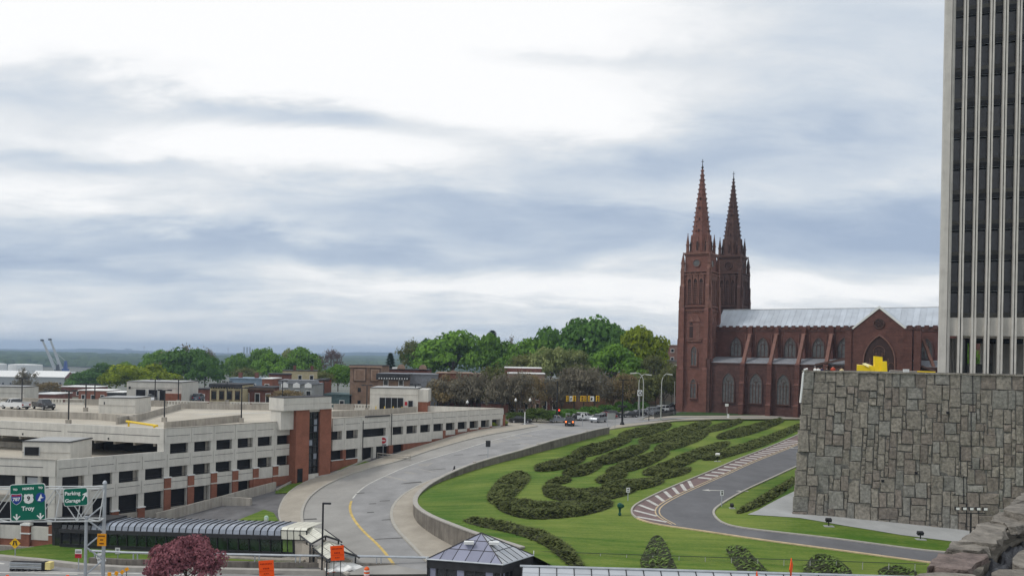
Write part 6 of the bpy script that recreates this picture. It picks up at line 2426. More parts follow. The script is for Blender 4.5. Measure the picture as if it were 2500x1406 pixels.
def tree(px, pt, pb, w, Y, kind, label, var=0, cat='tree', zb=None):
 """px: column of the crown's middle, pt/pb: rows of its top and of the foot (or hidden foot), w: width in the picture"""
 base = atY(px, pb, Y)
 zb = base.z if zb is None else zb
 zt = ray(px, pt)[1] * Y
 h = zt - zb
 wd = w / FPX * Y / 2
 root = thing('tree', label, cat, (base.x, base.y, zb), rz=(px * 7 % 63) / 10)
 r = random.Random(int(px))
 if kind in ('grey', 'brown', 'mauve', 'olive'):
  wood, V, Fq, mx = TWIGS[var % 3]
  key = ('w', var % 3)
  if key not in MESHC:
   me = bpy.data.meshes.new('trunk')
   me.from_pydata([tuple(v) for v in wood.v], [], wood.f)
   me.materials.append(bark)
   MESHC[key] = me
  k2 = ('t', var % 3, kind)
  if k2 not in MESHC:
   MESHC[k2] = mesh_np('crown', [tuple(v) for v in V], Fq, LEAF[kind])
  sc = (wd / .50, wd / .50, h / mx)
  link('trunk', MESHC[key], root, scale=sc)
  link('crown', MESHC[k2], root, scale=sc)
  if kind in ('olive', 'brown', 'grey', 'mauve'):
   k3 = ('o', var % 3, kind)
   nm = {'olive': 2600, 'brown': 2400, 'grey': 1500, 'mauve': 700}[kind]
   if k3 not in MESHC:
    V2, F2 = CROWNS_OPEN[var % 3]
    MESHC[k3] = mesh_np('buds', V2, F2[:nm], LEAF[kind])
   link('buds', MESHC[k3], root, loc=(0, 0, h * .24), scale=(wd * 1.0, wd * 1.0, h * .73))
 else:
  V, Fq = CROWNS[var % 5]
  key = ('c', var % 5, kind)
  if key not in MESHC:
   MESHC[key] = mesh_np('crown', V, Fq, LEAF[kind])
  link('crown', MESHC[key], root, loc=(0, 0, h * .12), scale=(wd * 1.1, wd * 1.1, h * .88))
  if 'trunk' not in MESHC:
   t = MB()
   t.tube([(0, 0, 0), (.01, 0, .25), (.0, .01, .5)], .035, 6, .02)
   for a in range(7):
    t.tube([(0, 0, .16 + .03 * a), (.14 * math.cos(a * 2.4), .14 * math.sin(a * 2.4), .36 + .03 * a), (.36 * math.cos(a * 2.4), .36 * math.sin(a * 2.4), .55 + .03 * a)], .016, 4, .005)
   me = bpy.data.meshes.new('trunk')
   me.from_pydata([tuple(v) for v in t.v], [], t.f)
   me.materials.append(bark)
   MESHC['trunk'] = me
  link('trunk', MESHC['trunk'], root, scale=(wd, wd, h))
 return root


def conifer(px, pt, pb, w, Y, label, ragged=False):
 base = atY(px, pb, Y)
 h = ray(px, pt)[1] * Y - base.z
 wd = w / FPX * Y / 2
 root = thing('conifer', label, 'tree', tuple(base))
 g = np.random.RandomState(int(px))
 n = 1500
 t = g.rand(n) ** .8
 tiers = np.abs(((t * 11) % 1) - .5) * 2
 r = (1 - t) ** .8 * (.55 + .45 * tiers)
 if ragged:
  r = np.clip(.55 + .45 * np.sin(t * 34 + 1 + np.sin(g.rand(n) * 6)), 0.5, 1) * np.clip((1.04 - t) * 2.6, 0, 1)
 a = g.rand(n) * 6.283
 q = r * g.uniform(.5, 1, n)
 Pp = np.stack([q * np.cos(a) * wd, q * np.sin(a) * wd, t * h], 1)
 d = np.stack([np.cos(a), np.sin(a), -.25 + 0 * a], 1) * wd * .22
 s = np.stack([-np.sin(a), np.cos(a), 0 * a], 1) * wd * .09
 V = np.stack([Pp + d, Pp + s, Pp - s], 1).reshape(-1, 3)
 i = np.arange(n) * 3
 link('crown', mesh_np('conifer_crown', V, np.stack([i, i + 1, i + 2], 1), LEAF['pine']), root)
 MB().tube([(0, 0, -4), (0, 0, h * .97)], wd * .03, 5, wd * .01).build('trunk', bark, root)


TREES = [
 (205, 905, 960, 90, 440, 'dark', 'dark green tree left of the yellow green one, behind the garage roof', 0),
 (258, 887, 955, 100, 450, 'dark', 'round dark tree right of the white warehouses', 1),
 (345, 889, 962, 160, 330, 'yellow', 'broad yellow green tree behind the low garage roof hut', 2),
 (305, 884, 940, 60, 520, 'green', 'small green tree peeping between the dark and the yellow green tree', 3),
 (395, 856, 945, 95, 400, 'green', 'bright green tree at the left shoulder of the big dark tree', 4),
 (455, 852, 955, 150, 370, 'dark', 'biggest dark green tree behind the garage roof hut with three doors', 0),
 (500, 868, 950, 80, 360, 'dark', 'dark green tree at the right shoulder of the biggest dark one', 3),
 (445, 838, 950, 120, 385, 'grey', 'leafless treetop rising above the big dark green tree', 1),
 (500, 846, 950, 60, 390, 'grey', 'thin leafless treetop right of the other leafless top', 2),
 (576, 863, 935, 70, 480, 'green', 'thin green tree left of the three chimneys', 1),
 (597, 872, 945, 60, 390, 'green', 'green tree just under the three far chimneys', 2),
 (640, 850, 935, 70, 420, 'green', 'tall green tree right of the three chimneys', 3),
 (664, 862, 935, 90, 370, 'green', 'round green tree above the blue grey roof', 4),
 (700, 852, 930, 46, 440, 'pale', 'pale narrow tree between two rounded green trees', 0),
 (741, 849, 935, 92, 380, 'green', 'bushy green tree left of the mauve leafless tree', 1),
 (600, 895, 955, 80, 350, 'olive', 'olive tree behind the cream house with tall windows', 2),
 (812, 847, 930, 72, 360, 'mauve', 'rounded mauve leafless tree against the hills', 0),
 (760, 893, 950, 80, 300, 'olive', 'olive sparse tree right of the dormer house', 1),
 (825, 890, 955, 80, 290, 'green', 'low green tree against the left side of the tall brownstone', 2),
 (790, 905, 950, 60, 280, 'olive', 'olive bush behind the dormer house', 2),
 (1010, 826, 935, 90, 330, 'olive', 'willowy olive tree at the left of the green group', 0),
 (1105, 810, 935, 190, 320, 'green', 'largest round green tree left of the dark pine', 1),
 (1050, 828, 930, 130, 330, 'dark', 'dark shoulder tree left of the largest round green one', 2),
 (1195, 818, 935, 120, 310, 'green', 'green tree under the dark pine top', 3),
 (1250, 818, 940, 60, 330, 'grey', 'small leafless tree between the two green groups', 1),
 (1305, 828, 935, 150, 300, 'green', 'green tree at the left foot of the tallest tree', 4),
 (1430, 776, 940, 200, 300, 'dark', 'tallest domed green tree left of the cathedral', 0),
 (1370, 798, 940, 150, 305, 'dark', 'dark green tree at the left shoulder of the tallest tree', 2),
 (1490, 795, 940, 130, 295, 'dark', 'dark green tree at the right shoulder of the tallest tree', 4),
 (1555, 801, 945, 165, 270, 'yellow', 'bright yellow green tree nearest the cathedral tower', 3),
 (1500, 842, 945, 130, 255, 'green', 'bright green tree below the yellow green one', 1),
 (1345, 848, 945, 110, 250, 'pale', 'pale mottled tree in front of the tallest green tree', 2),
 (1400, 855, 945, 90, 252, 'pale', 'second pale mottled tree below the tallest dome', 0),
 (1285, 860, 950, 110, 255, 'olive', 'olive sparse tree left of the pale mottled trees', 2),
 (1590, 862, 950, 90, 250, 'olive', 'olive tree in front of the stone houses by the tower', 0),
 (1545, 900, 985, 90, 235, 'green', 'green tree behind the double street lamp', 2),
 (1030, 912, 1010, 110, 215, 'brown', 'brown budding tree behind the right garage roof hut', 1),
 (1000, 930, 1010, 70, 225, 'olive', 'olive shrub tree left of the right garage roof hut', 0),
 (1085, 925, 1020, 95, 205, 'grey', 'grey bare tree just right of the garage roof hut', 0),
 (1130, 918, 1020, 90, 208, 'grey', 'grey bare tree behind the far garage parapet', 2),
 (1165, 930, 1030, 90, 200, 'grey', 'low grey bare tree near the garage end', 1),
 (1205, 886, 1030, 90, 198, 'olive', 'tall thin tree with first leaves above the garage end', 2),
 (1250, 915, 1032, 85, 195, 'grey', 'dark bare tree right of the garage end', 1),
 (1297, 908, 1034, 100, 192, 'brown', 'orange brown budding tree by the globe lamps', 0),
 (1345, 918, 1032, 80, 200, 'grey', 'bare tree left of the black pole', 2),
 (1400, 888, 1024, 110, 200, 'grey', 'broad leafless street tree behind the yellow signals', 0),
 (1450, 892, 1022, 110, 204, 'grey', 'leafless street tree right of the yellow signals', 1),
 (1495, 925, 1018, 90, 208, 'brown', 'brown budding street tree left of the black lamp', 2),
 (1548, 930, 1010, 90, 218, 'olive', 'sparse olive street tree by the double lamp', 1),
 (1600, 912, 1003, 90, 228, 'olive', 'sparse olive street tree behind the single curved lamp', 0),
 (1640, 885, 1000, 70, 236, 'olive', 'sparse olive tree against the left edge of the tower', 2),
 (62, 895, 975, 60, 330, 'grey', 'bare branching tree in front of the white warehouses', 1),
 (115, 930, 975, 90, 300, 'brown', 'low brown bare trees above the pickup trucks', 0),
 (1095, 912, 1020, 110, 200, 'brown', 'brown budding tree in front of the orange brick house', 1),
 (1150, 908, 1024, 110, 199, 'grey', 'pale bare tree in front of the brown brick row', 2),
 (1180, 900, 1030, 100, 196, 'grey', 'pale bare tree just left of the tall thin tree', 0),
 (1110, 905, 1020, 100, 198, 'grey', 'grey bare tree before the orange brick house', 1),
 (1070, 920, 1015, 80, 200, 'grey', 'grey bare tree close behind the right roof hut', 2),
 (1225, 905, 1032, 90, 190, 'grey', 'bare tree over the far end of the garage', 0),
 (1270, 900, 1032, 90, 188, 'grey', 'bare dark tree left of the orange brown one', 2),
 (1370, 895, 1028, 100, 196, 'grey', 'bare street tree at the black pole', 1),
 (1425, 890, 1024, 110, 197, 'grey', 'bare street tree straight behind the yellow signals', 2),
 (1520, 905, 1016, 100, 212, 'brown', 'budding tree just left of the crossed lamps', 0),
 (1575, 905, 1008, 100, 222, 'olive', 'olive tree between the crossed and the single lamp', 2),
 (1620, 900, 1003, 80, 226, 'olive', 'olive tree by the single curved lamp and the tower', 1),
 (700, 950, 985, 95, 185, 'brown', 'yellow brown budding tree behind the stair tower cap', 2),
]
for a in TREES:
 tree(*a[:7], var=a[7])
conifer(952, 861, 945, 62, 300, 'small dark spruce behind the tall brownstone')
conifer(1200, 806, 930, 66, 318, 'ragged dark pine top above the green trees', ragged=True)
# greenery seen through the tower lobby
for i, (px, y) in enumerate(((2352, 150), (2420, 152), (2480, 148), (2540, 150))):
 p = atY(px, 915, y)
 tree(px, 820, 918, 60, y, 'green', ['tree seen through the third lobby opening of the tower', 'tree seen through the middle lobby openings', 'green tree seen through the last lobby opening', 'tree beyond the right end of the tower'][i], i, zb=-4)


def shrub(px, py, w, h, label, kind='green', H=None, z=-13.5, seed=3):
 p = atz(px, py, z)
 root = thing('shrub', label, 'shrub', tuple(p))
 wd, hh = w / FPX * p.y / 2, h / FPX * p.y
 V, Fq = CROWNS[seed % 5]
 key = ('c', seed % 5, kind)
 if key not in MESHC:
  MESHC[key] = mesh_np('crown', V, Fq, LEAF[kind])
 link('foliage', MESHC[key], root, scale=(wd, wd * .8, hh))
 MB().tube([(0, 0, -.1), (0, 0, hh * .6)], .08, 5).build('stem', bark, root)


for a in ((1262, 1030, 70, 24, 'light green shrub right of the garage end', 'olive2'), (1310, 1030, 80, 34, 'large green shrub below the globe lamps', 'olive2'), (1350, 1026, 60, 24, 'dark shrub behind the waiting cars', 'dark'),
   (1392, 1022, 70, 24, 'dark hedge shrub behind the brake lit car', 'dark'), (1440, 1018, 70, 26, 'hedge shrub left of the parked silver car', 'dark'), (1480, 1014, 60, 26, 'dark rounded shrub by the black lamp', 'dark'),
   (1520, 1010, 60, 30, 'round dark shrub below the double lamp', 'dark'), (1565, 1004, 50, 24, 'shrub behind the row of parked cars', 'dark')):
 shrub(*a[:5], kind=a[5], seed=int(a[0]))
for px, py, lab in ((1197, 1041, 'yellow green shrub at the foot of the garage end wall'), (1226, 1036, 'second yellow green shrub beside the last garage pier')):
 shrub(px, py, 30, 13, lab, 'yellow', z=-13.35, seed=px)


# ------------------------------------------------------------------ purple tree in the foreground
def purple_tree():
 p = atz(452, 1440, -21.6)
 root = thing('plum_tree', 'purple leaved tree rising from the lower edge left of the orange sign', 'tree', tuple(p))
 g = crown_mesh(77, 16000, 60, .032, .9, .1)
 wd = 90 / FPX * p.y
 h = ray(452, 1312)[1] * p.y - p.z
 link('crown', mesh_np('crown', g[0], g[1], LEAF['purple']), root, loc=(0, 0, h * .2), scale=(wd * 1.0, wd, h * .8))
 t = MB()
 t.tube([(0, 0, -1), (.05, 0, h * .35), (0, .1, h * .7)], .16, 7, .06)
 for a in range(9):
  q = a * 2.4
  t.tube([(0, 0, h * (.25 + .03 * a)), (wd * .4 * math.cos(q), wd * .4 * math.sin(q), h * (.45 + .03 * a)), (wd * .8 * math.cos(q), wd * .8 * math.sin(q), h * (.6 + .02 * a))], .06, 5, .02)
 t.build('trunk', bark, root)


purple_tree()


# ------------------------------------------------------------------ town houses behind the garage
def house(pl_, pr_, py, Y, zb, m, label, roof=darkroof, depth=9, yaw=0, rows=1, ncol=3, wz=None, cornice=None, dorm=0, stack=None, wm=None, fw=None):
 a, b = atY(pl_, py, Y), atY(pr_, py, Y)
 d = Vector((b.x - a.x, (b.x - a.x) * math.tan(R(yaw))))
 f = frame((a.x, a.y), d)
 l = on_line(pr_, py, (a.x, a.y), d.normalized())
 top = a.z
 root = thing('town_house', label, 'house', M=f)
 MB().box(0, l, 0, depth, zb, top).build('wall', m, root)
 rf = MB().box(-.15, l + .15, -.2, depth + .1, top, top + .25).build('roof', roof, root)
 if stack:
  for u in stack:
   part('chimney', brick2, rf, (l * u, l * u + .9, 2, 3, top + .2, top + 1.7))
 if cornice is not None:
  part('cornice', cornice, root, (-.15, l + .15, -.45, 0, top - .5, top + .02))
  n = int(l / .6)
  b_ = MB()
  for i in range(n):
   b_.box(l * (i + .3) / n, l * (i + .3) / n + .2, -.38, 0, top - .8, top - .5)
  o = b_.build('brackets', cornice, root)
  o['kind'] = 'stuff'
 wz = wz or 1.9
 for r in range(rows):
  for i in range(ncol):
   x = l * (i + .5) / ncol
   z1 = top - 1.5 - r * 3.1
   w = part('window', wm or glassd, root, (x - .5, x + .5, -.06, .02, z1 - wz, z1))
   part('window_frame', fw or whitem, w, (x - .62, x - .5, -.12, .02, z1 - wz - .1, z1 + .1), (x + .5, x + .62, -.12, .02, z1 - wz - .1, z1 + .1), (x - .62, x + .62, -.12, .02, z1 + .1, z1 + .25), (x - .65, x + .65, -.18, .02, z1 - wz - .22, z1 - wz - .1))
 return root, f, l, top


creamw = mat('cream render', (.50, .43, .27), var=.15)
greyw = mat('grey clapboard', (.33, .34, .34), var=.15)
tanst = mat('tan brownstone', (.25, .165, .12), var=.25, scale=.8, bump=.2)
tanst2 = mat('pale brownstone', (.33, .23, .175), var=.15)
tealw = mat('teal siding', (.10, .15, .155), var=.25)
copper = mat('brown trim', (.12, .08, .06), var=.2)
r_, f_, l_, t_ = house(513, 590, 939, 195, -16, creamw, 'cream house with tall dark windows and a heavy dark cornice', ncol=4, cornice=darkroof, fw=copper)
house(590, 668, 946, 200, -16, brick2, 'low brown brick house right of the cream house', ncol=3, cornice=copper)
house(478, 512, 950, 215, -16, brick2, 'narrow red brick wall left of the cream house', ncol=1)
house(560, 640, 924, 230, -16, blueroof, 'pale blue grey house with flat roof behind the cream house', roof=blueroof, ncol=2, stack=(.2, .7))
house(640, 664, 925, 222, -16, brick, 'dark red narrow house with white gable', roof=whiteroof, ncol=1)
house(658, 712, 914, 240, -16, brick2, 'red brick row house with raking roof', roof=darkroof, yaw=18, ncol=2)
house(690, 775, 905, 262, -16, creamw, 'far row of tan houses stepping up the hill', roof=darkroof, yaw=14, ncol=3, stack=(.3, .8))
# dormer house: slate mansard with curved dormer heads
r_, f_, l_, t_ = house(682, 768, 938, 190, -16, greyw, 'grey clapboard house with slate mansard and three dormer windows', roof=greyroof, ncol=3, wz=2.6, fw=whitem)
MB().extr([(-.3, t_ + .2), (l_ + .3, t_ + .2), (l_ - .1, t_ + 1.1), (.1, t_ + 1.1)], -.3, 4).build('mansard', greyroof, r_)
for i in range(3):
 x = l_ * (i + .5) / 3
 MB().extr([(x - .8, t_ - .7), (x + .8, t_ - .7), (x + .8, t_ + .1), (x, t_ + .55), (x - .8, t_ + .1)], -.5, -.3).build('dormer_head', whitem, r_)
house(768, 790, 928, 205, -16, brick, 'small red and white house right of the dormer house', ncol=1)
house(720, 858, 962, 205, -17, tealw, 'low teal clad wall left of the tall brownstone', roof=tealw, ncol=3, wz=1.0)
# tall brownstone party wall with two framed panels
r_, f_, l_, t_ = house(855, 930, 893, 205, -14, tanst, 'tall tan brownstone building with two framed panels', roof=darkroof, ncol=0, depth=14)
for x0, x1 in ((.14, .50), (.68, .96)):
 fr = part('panel_frame', tanst2, r_, (l_ * x0, l_ * x1, -.25, 0, t_ - 3.6, t_ - .7))
 part('panel', tanst, fr, (l_ * x0 + .35, l_ * x1 - .35, -.3, -.24, t_ - 3.3, t_ - 1.0))
 part('panel_border', copper, r_, (l_ * x0 - .2, l_ * x1 + .2, -.15, -.0, t_ - 3.9, t_ - .4))
for z in (t_ - 5.4, t_ - 8.6):
 part('window', glassd, r_, (l_ * .26, l_ * .36, -.06, .02, z - 1, z))
part('cornice', tanst2, r_, (-.3, l_ + .3, -.4, 0, t_ - .35, t_ + .1))
r_, f_, l_, t_ = house(924, 998, 913, 200, -14, tanst, 'building with a black bracketed cornice right of the brownstone', roof=greyroof, ncol=2, cornice=None, wz=1.1)
part('cornice', darkroof, r_, (-.4, l_ + .3, -1.0, 0, t_ - 1.3, t_ + .15))
for i in range(12):
 part('bracket', whitem, r_, (l_ * (i + .4) / 12, l_ * (i + .4) / 12 + .22, -1.06, -.98, t_ - 1.15, t_ - .8))
r_, f_, l_, t_ = house(935, 1045, 902, 225, -14, brick2, 'long dark brick row with two round topped dormers', roof=darkroof, ncol=0, depth=10)
for u in (.40, .88):
 MB().extr([(l_ * u - 1.1, t_), (l_ * u + 1.1, t_), (l_ * u + .9, t_ + 1.0), (l_ * u + .4, t_ + 1.5), (l_ * u - .4, t_ + 1.5), (l_ * u - .9, t_ + 1.0)], -.2, 1).build('dormer', tanst2, r_)
part('roof_box', whiteroof, r_, (l_ * .2, l_ * .42, .2, 2, t_ + .2, t_ + .7))
house(995, 1068, 914, 203, -14, greyroof, 'slate grey parapet building right of the black cornice', roof=greyroof, ncol=0)
r_, f_, l_, t_ = house(1066, 1146, 911, 206, -14, brick, 'orange brick house with a pale curved cornice', roof=tanst2, ncol=3, cornice=None, fw=copper)
MB().extr([(-.2, t_), (l_ + .2, t_), (l_ + .2, t_ + .2), (l_ * .72, t_ + .25), (l_ * .5, t_ + .9), (l_ * .3, t_ + .25), (-.2, t_ + .2)], -.4, 0).build('cornice', tanst2, r_)
house(1146, 1230, 914, 209, -14, brick2, 'brown brick row with pale coping beside the orange brick house', roof=tanst2, ncol=3, rows=2, fw=copper)
house(1232, 1322, 898, 222, -14, brick2, 'brick house with white flat roof among the bare trees', roof=whiteroof, ncol=3, rows=2, fw=copper)
house(1240, 1330, 912, 212, -14, tanst2, 'pale stone house front behind the orange brown tree', roof=whiteroof, ncol=3, rows=3)
house(1318, 1368, 935, 208, -14, brick2, 'red brown house half hidden by the bare trees', ncol=2, rows=2)
house(1372, 1500, 938, 214, -14, mat('orange tan brick', (.25, .145, .09), var=.15), 'low tan brick house behind the yellow signals', ncol=4, rows=1, roof=greyroof)
house(1485, 1510, 889, 262, -14, greyroof, 'narrow grey gabled house top among green trees', ncol=1)
house(1500, 1610, 935, 240, -14, tanst2, 'tan brick house behind the double street lamp', ncol=4, rows=1, roof=greyroof)
house(1600, 1665, 880, 262, -14, mat('buff stone', (.26, .22, .17), var=.15), 'buff stone house beside the left edge of the cathedral tower', ncol=2, rows=2, roof=greyroof)
house(1617, 1700, 842, 300, -14, mat('pinkish brick', (.27, .155, .125), var=.15), 'pinkish brick block with a pale flat roof behind the tower', ncol=5, rows=2, wz=1.0, roof=whiteroof)
house(1175, 1240, 985, 190, -14, brick2, 'dark brick house at the street corner beyond the garage end', ncol=2, rows=1)
house(1242, 1282, 985, 196, -14, tanst2, 'house with white window frames behind the globe lamps', ncol=2, rows=1, wz=2.4, wm=glassd)
# rows to the far left
for a in ((-30, 60, 942, 300, 'dark flat roofed brick row at the left edge', brick2, darkroof), (0, 50, 952, 260, 'lower brick house at the left edge with white coping', brick2, whiteroof),
   (35, 84, 961, 240, 'teal trimmed low house above the white pickup', tealw, darkroof), (86, 136, 962, 238, 'low house with white curved cornice above the dark pickup', brick2, whitem),
   (150, 232, 944, 290, 'red brick row with white roof edge', brick2, whiteroof), (192, 262, 953, 270, 'dark red brick row with flat white roof', brick, whiteroof), (262, 300, 958, 268, 'small house with bright white roof left of the hut', darkroof, whiteroof)):
 house(a[0], a[1], a[2], a[3], -19, a[5], a[4], roof=a[6], ncol=3, wz=1.2)


# ------------------------------------------------------------------ the port and the horizon
def port():
 def shed(pl_, pr_, pt, pb, Y, dep, label, gable=0):
  a, b = atY(pl_, pt, Y), atY(pr_, pt, Y)
  zb = ray(pl_, pb + 8)[1] * Y
  ze = a.z - (pb - pt) / FPX * Y * .45
  l = b.x - a.x
  t = thing('warehouse', label, 'warehouse', (a.x, Y, 0))
  MB().box(0, l, 0, dep, zb, ze).build('wall', greyw, t)
  MB().hexa([(-.5, -.5, ze), (l + .5, -.5, ze), (l + .5, dep / 2, a.z), (-.5, dep / 2, a.z)], [(-.5, -.5, ze + .4), (l + .5, -.5, ze + .4), (l + .5, dep / 2, a.z + .4), (-.5, dep / 2, a.z + .4)]).build('roof', whiteroof, t)
  MB().add([(l + .4, 0, zb), (l + .4, dep, zb), (l + .4, dep, ze), (l + .4, dep / 2, a.z), (l + .4, 0, ze)], [(0, 1, 2, 3, 4)]).build('gable_end', brick2 if gable else greyw, t)
  for i in range(4):
   part('window', glassd, t, (l * (i + .4) / 4, l * (i + .4) / 4 + 1.5, -.1, 0, zb + 3, zb + 4.5))
 shed(-20, 54, 905, 937, 760, 14, 'long white roofed warehouse at the left edge')
 shed(76, 158, 906, 937, 700, 16, 'white roofed warehouse with a dark gable end, right of the bare tree', 1)
 for i, (pl_, pr_, pt, pb, lab) in enumerate(((-12, 15, 888, 905, 'white storage tank at the far left edge'), (26, 99, 889, 906, 'wide white storage tank behind the warehouses'))):
  Y = 1000 + 60 * i
  a, b = atY(pl_, pt, Y), atY(pr_, pt, Y)
  r = (b.x - a.x) / 2
  t = thing('storage_tank', lab, 'tank', ((a.x + b.x) / 2, Y, 0))
  n = 20
  k = MB()
  k.v, k.f = [], []
  k.lathe([(r, ray(pl_, pb + 4)[1] * Y), (r, a.z)], 24)
  k.build('tank_wall', whitem, t)
  MB().lathe([(r, a.z), (r * .6, a.z + .5), (.1, a.z + .8)], 24).build('tank_roof', whiteroof, t)
 # long low shed by the river
 for pl_, pr_, pt, lab in ((158, 235, 908, 'long grey quayside shed by the river'), (268, 342, 888.5, 'far white shed on the other river bank')):
  Y = 1180 if pl_ < 200 else 1750
  a, b = atY(pl_, pt, Y), atY(pr_, pt, Y)
  t = thing('quay_shed', lab, 'shed', (a.x, Y, 0))
  MB().box(0, b.x - a.x, 0, 20, a.z - 9, a.z - 1.5).build('wall', greyw, t)
  MB().box(-1, b.x - a.x + 1, -1, 21, a.z - 1.5, a.z).build('roof', whiteroof, t)
 # two harbour cranes
 cr = mat('crane white', (.5, .53, .55), var=.1)
 bl = mat('crane blue', (.03, .07, .26), var=.1)
 for i, (x0, y0, x1, y1, lab, m) in enumerate(((136, 908, 103, 830, 'left harbour crane with a long lattice jib', cr), (150, 905, 122, 828, 'right harbour crane with a blue tower and lattice jib', cr))):
  Y = 1150 + 25 * i
  a, b = atY(x0, y0, Y), atY(x1, y1, Y)
  t = thing('harbour_crane', lab, 'crane', (a.x, Y, a.z - 6))
  n = 14
  mb = MB()
  side = Vector((1.5, 0, 0))
  for s in (-1, 1):
   mb.tube([a + side * s, b + side * s * .4], .55, 4)
   mb.tube([a + side * s + Vector((0, 3, 0)), b + side * s * .4 + Vector((0, 1, 0))], .55, 4)
  for k in range(n):
   p, q = a.lerp(b, k / n), a.lerp(b, (k + 1) / n)
   w = 1 - .6 * k / n
   mb.tube([p - side * w, q + side * w], .35, 3)
   mb.tube([p + side * w, q - side * w], .35, 3)
  mb.build('jib', m, t, world=True)
  h = 26 if i else 20
  k = MB()
  c = a + Vector((2.5 + 3.0 * i, 0, 0))
  k.hexa([(c.x - 3, Y - 2, a.z - 8), (c.x + 3, Y - 2, a.z - 8), (c.x + 3, Y + 3, a.z - 8), (c.x - 3, Y + 3, a.z - 8)], [(c.x - 1.2, Y - 1, a.z + h * .55), (c.x + 1.2, Y - 1, a.z + h * .55), (c.x + 1.2, Y + 2, a.z + h * .55), (c.x - 1.2, Y + 2, a.z + h * .55)])
  k.build('tower', bl if i else darkm, t, world=True)
  MB().box(c.x - 3.5, c.x + 3.5, Y - 3, Y + 4, a.z - 1, a.z + 3).build('machine_house', bl if i else darkm, t, world=True)
  top = Vector((c.x, Y, a.z + h * .55))
  MB().tube([top, a.lerp(b, .62)], .35, 3).build('tie_rod', m, t, world=True)
  MB().box(b.x - 2, b.x + 2, Y - 1, Y + 1, b.z - 1.5, b.z + 1).build('jib_head', darkm, t, world=True)
 # power station
 Y = 4300
 a, b = atY(577, 863, Y), atY(612, 863, Y)
 t = thing('power_station', 'far power station with three tall chimneys on the horizon', 'power station', (a.x, Y, 0))
 MB().box(0, b.x - a.x, 0, 60, a.z - 40, a.z + 2).build('hall', greyw, t)
 for px in (593, 600.5, 607.5):
  c = atY(px, 847, Y)
  r = 4.6
  MB().lathe([(r * 1.1, a.z - 30), (r, c.z)], 10, (c.x - a.x, 20)).build('chimney', greyroof, t)
 c = atY(611, 855, Y)
 MB().lathe([(2.2, a.z - 30), (2, c.z)], 8, (c.x - a.x, 30)).build('chimney', greyroof, t)
 for px, pt, pb, lab in ((352, 843, 858, 'thin mast on the far ridge left of the leafless treetop'), (557, 848, 863, 'small lattice mast on the ridge left of the chimneys')):
  Y = 6500
  a, b = atY(px, pb, Y), atY(px, pt, Y)
  t = thing('radio_mast', lab, 'mast', tuple(a))
  MB().tube([a - Vector((0, 0, 10)), b], 3.4, 3, 1.8).build('lattice', greyroof, t, world=True)
  MB().box(b.x - 8, b.x + 8, b.y - 2, b.y + 2, b.z - 18, b.z - 12).build('antenna', greyroof, t, world=True)
 Y = 7200
 a, b = atY(296, 856, Y), atY(322, 852, Y)
 t = thing('ridge_building', 'dark blocky building on the crest of the far ridge', 'building', (a.x, Y, 0))
 MB().box(0, b.x - a.x, 0, 60, a.z - 20, a.z + 6).build('block', greyroof, t)
 MB().box((b.x - a.x) * .35, (b.x - a.x) * .7, 0, 60, a.z + 6, a.z + 20).build('tower_block', greyroof, t)


port()

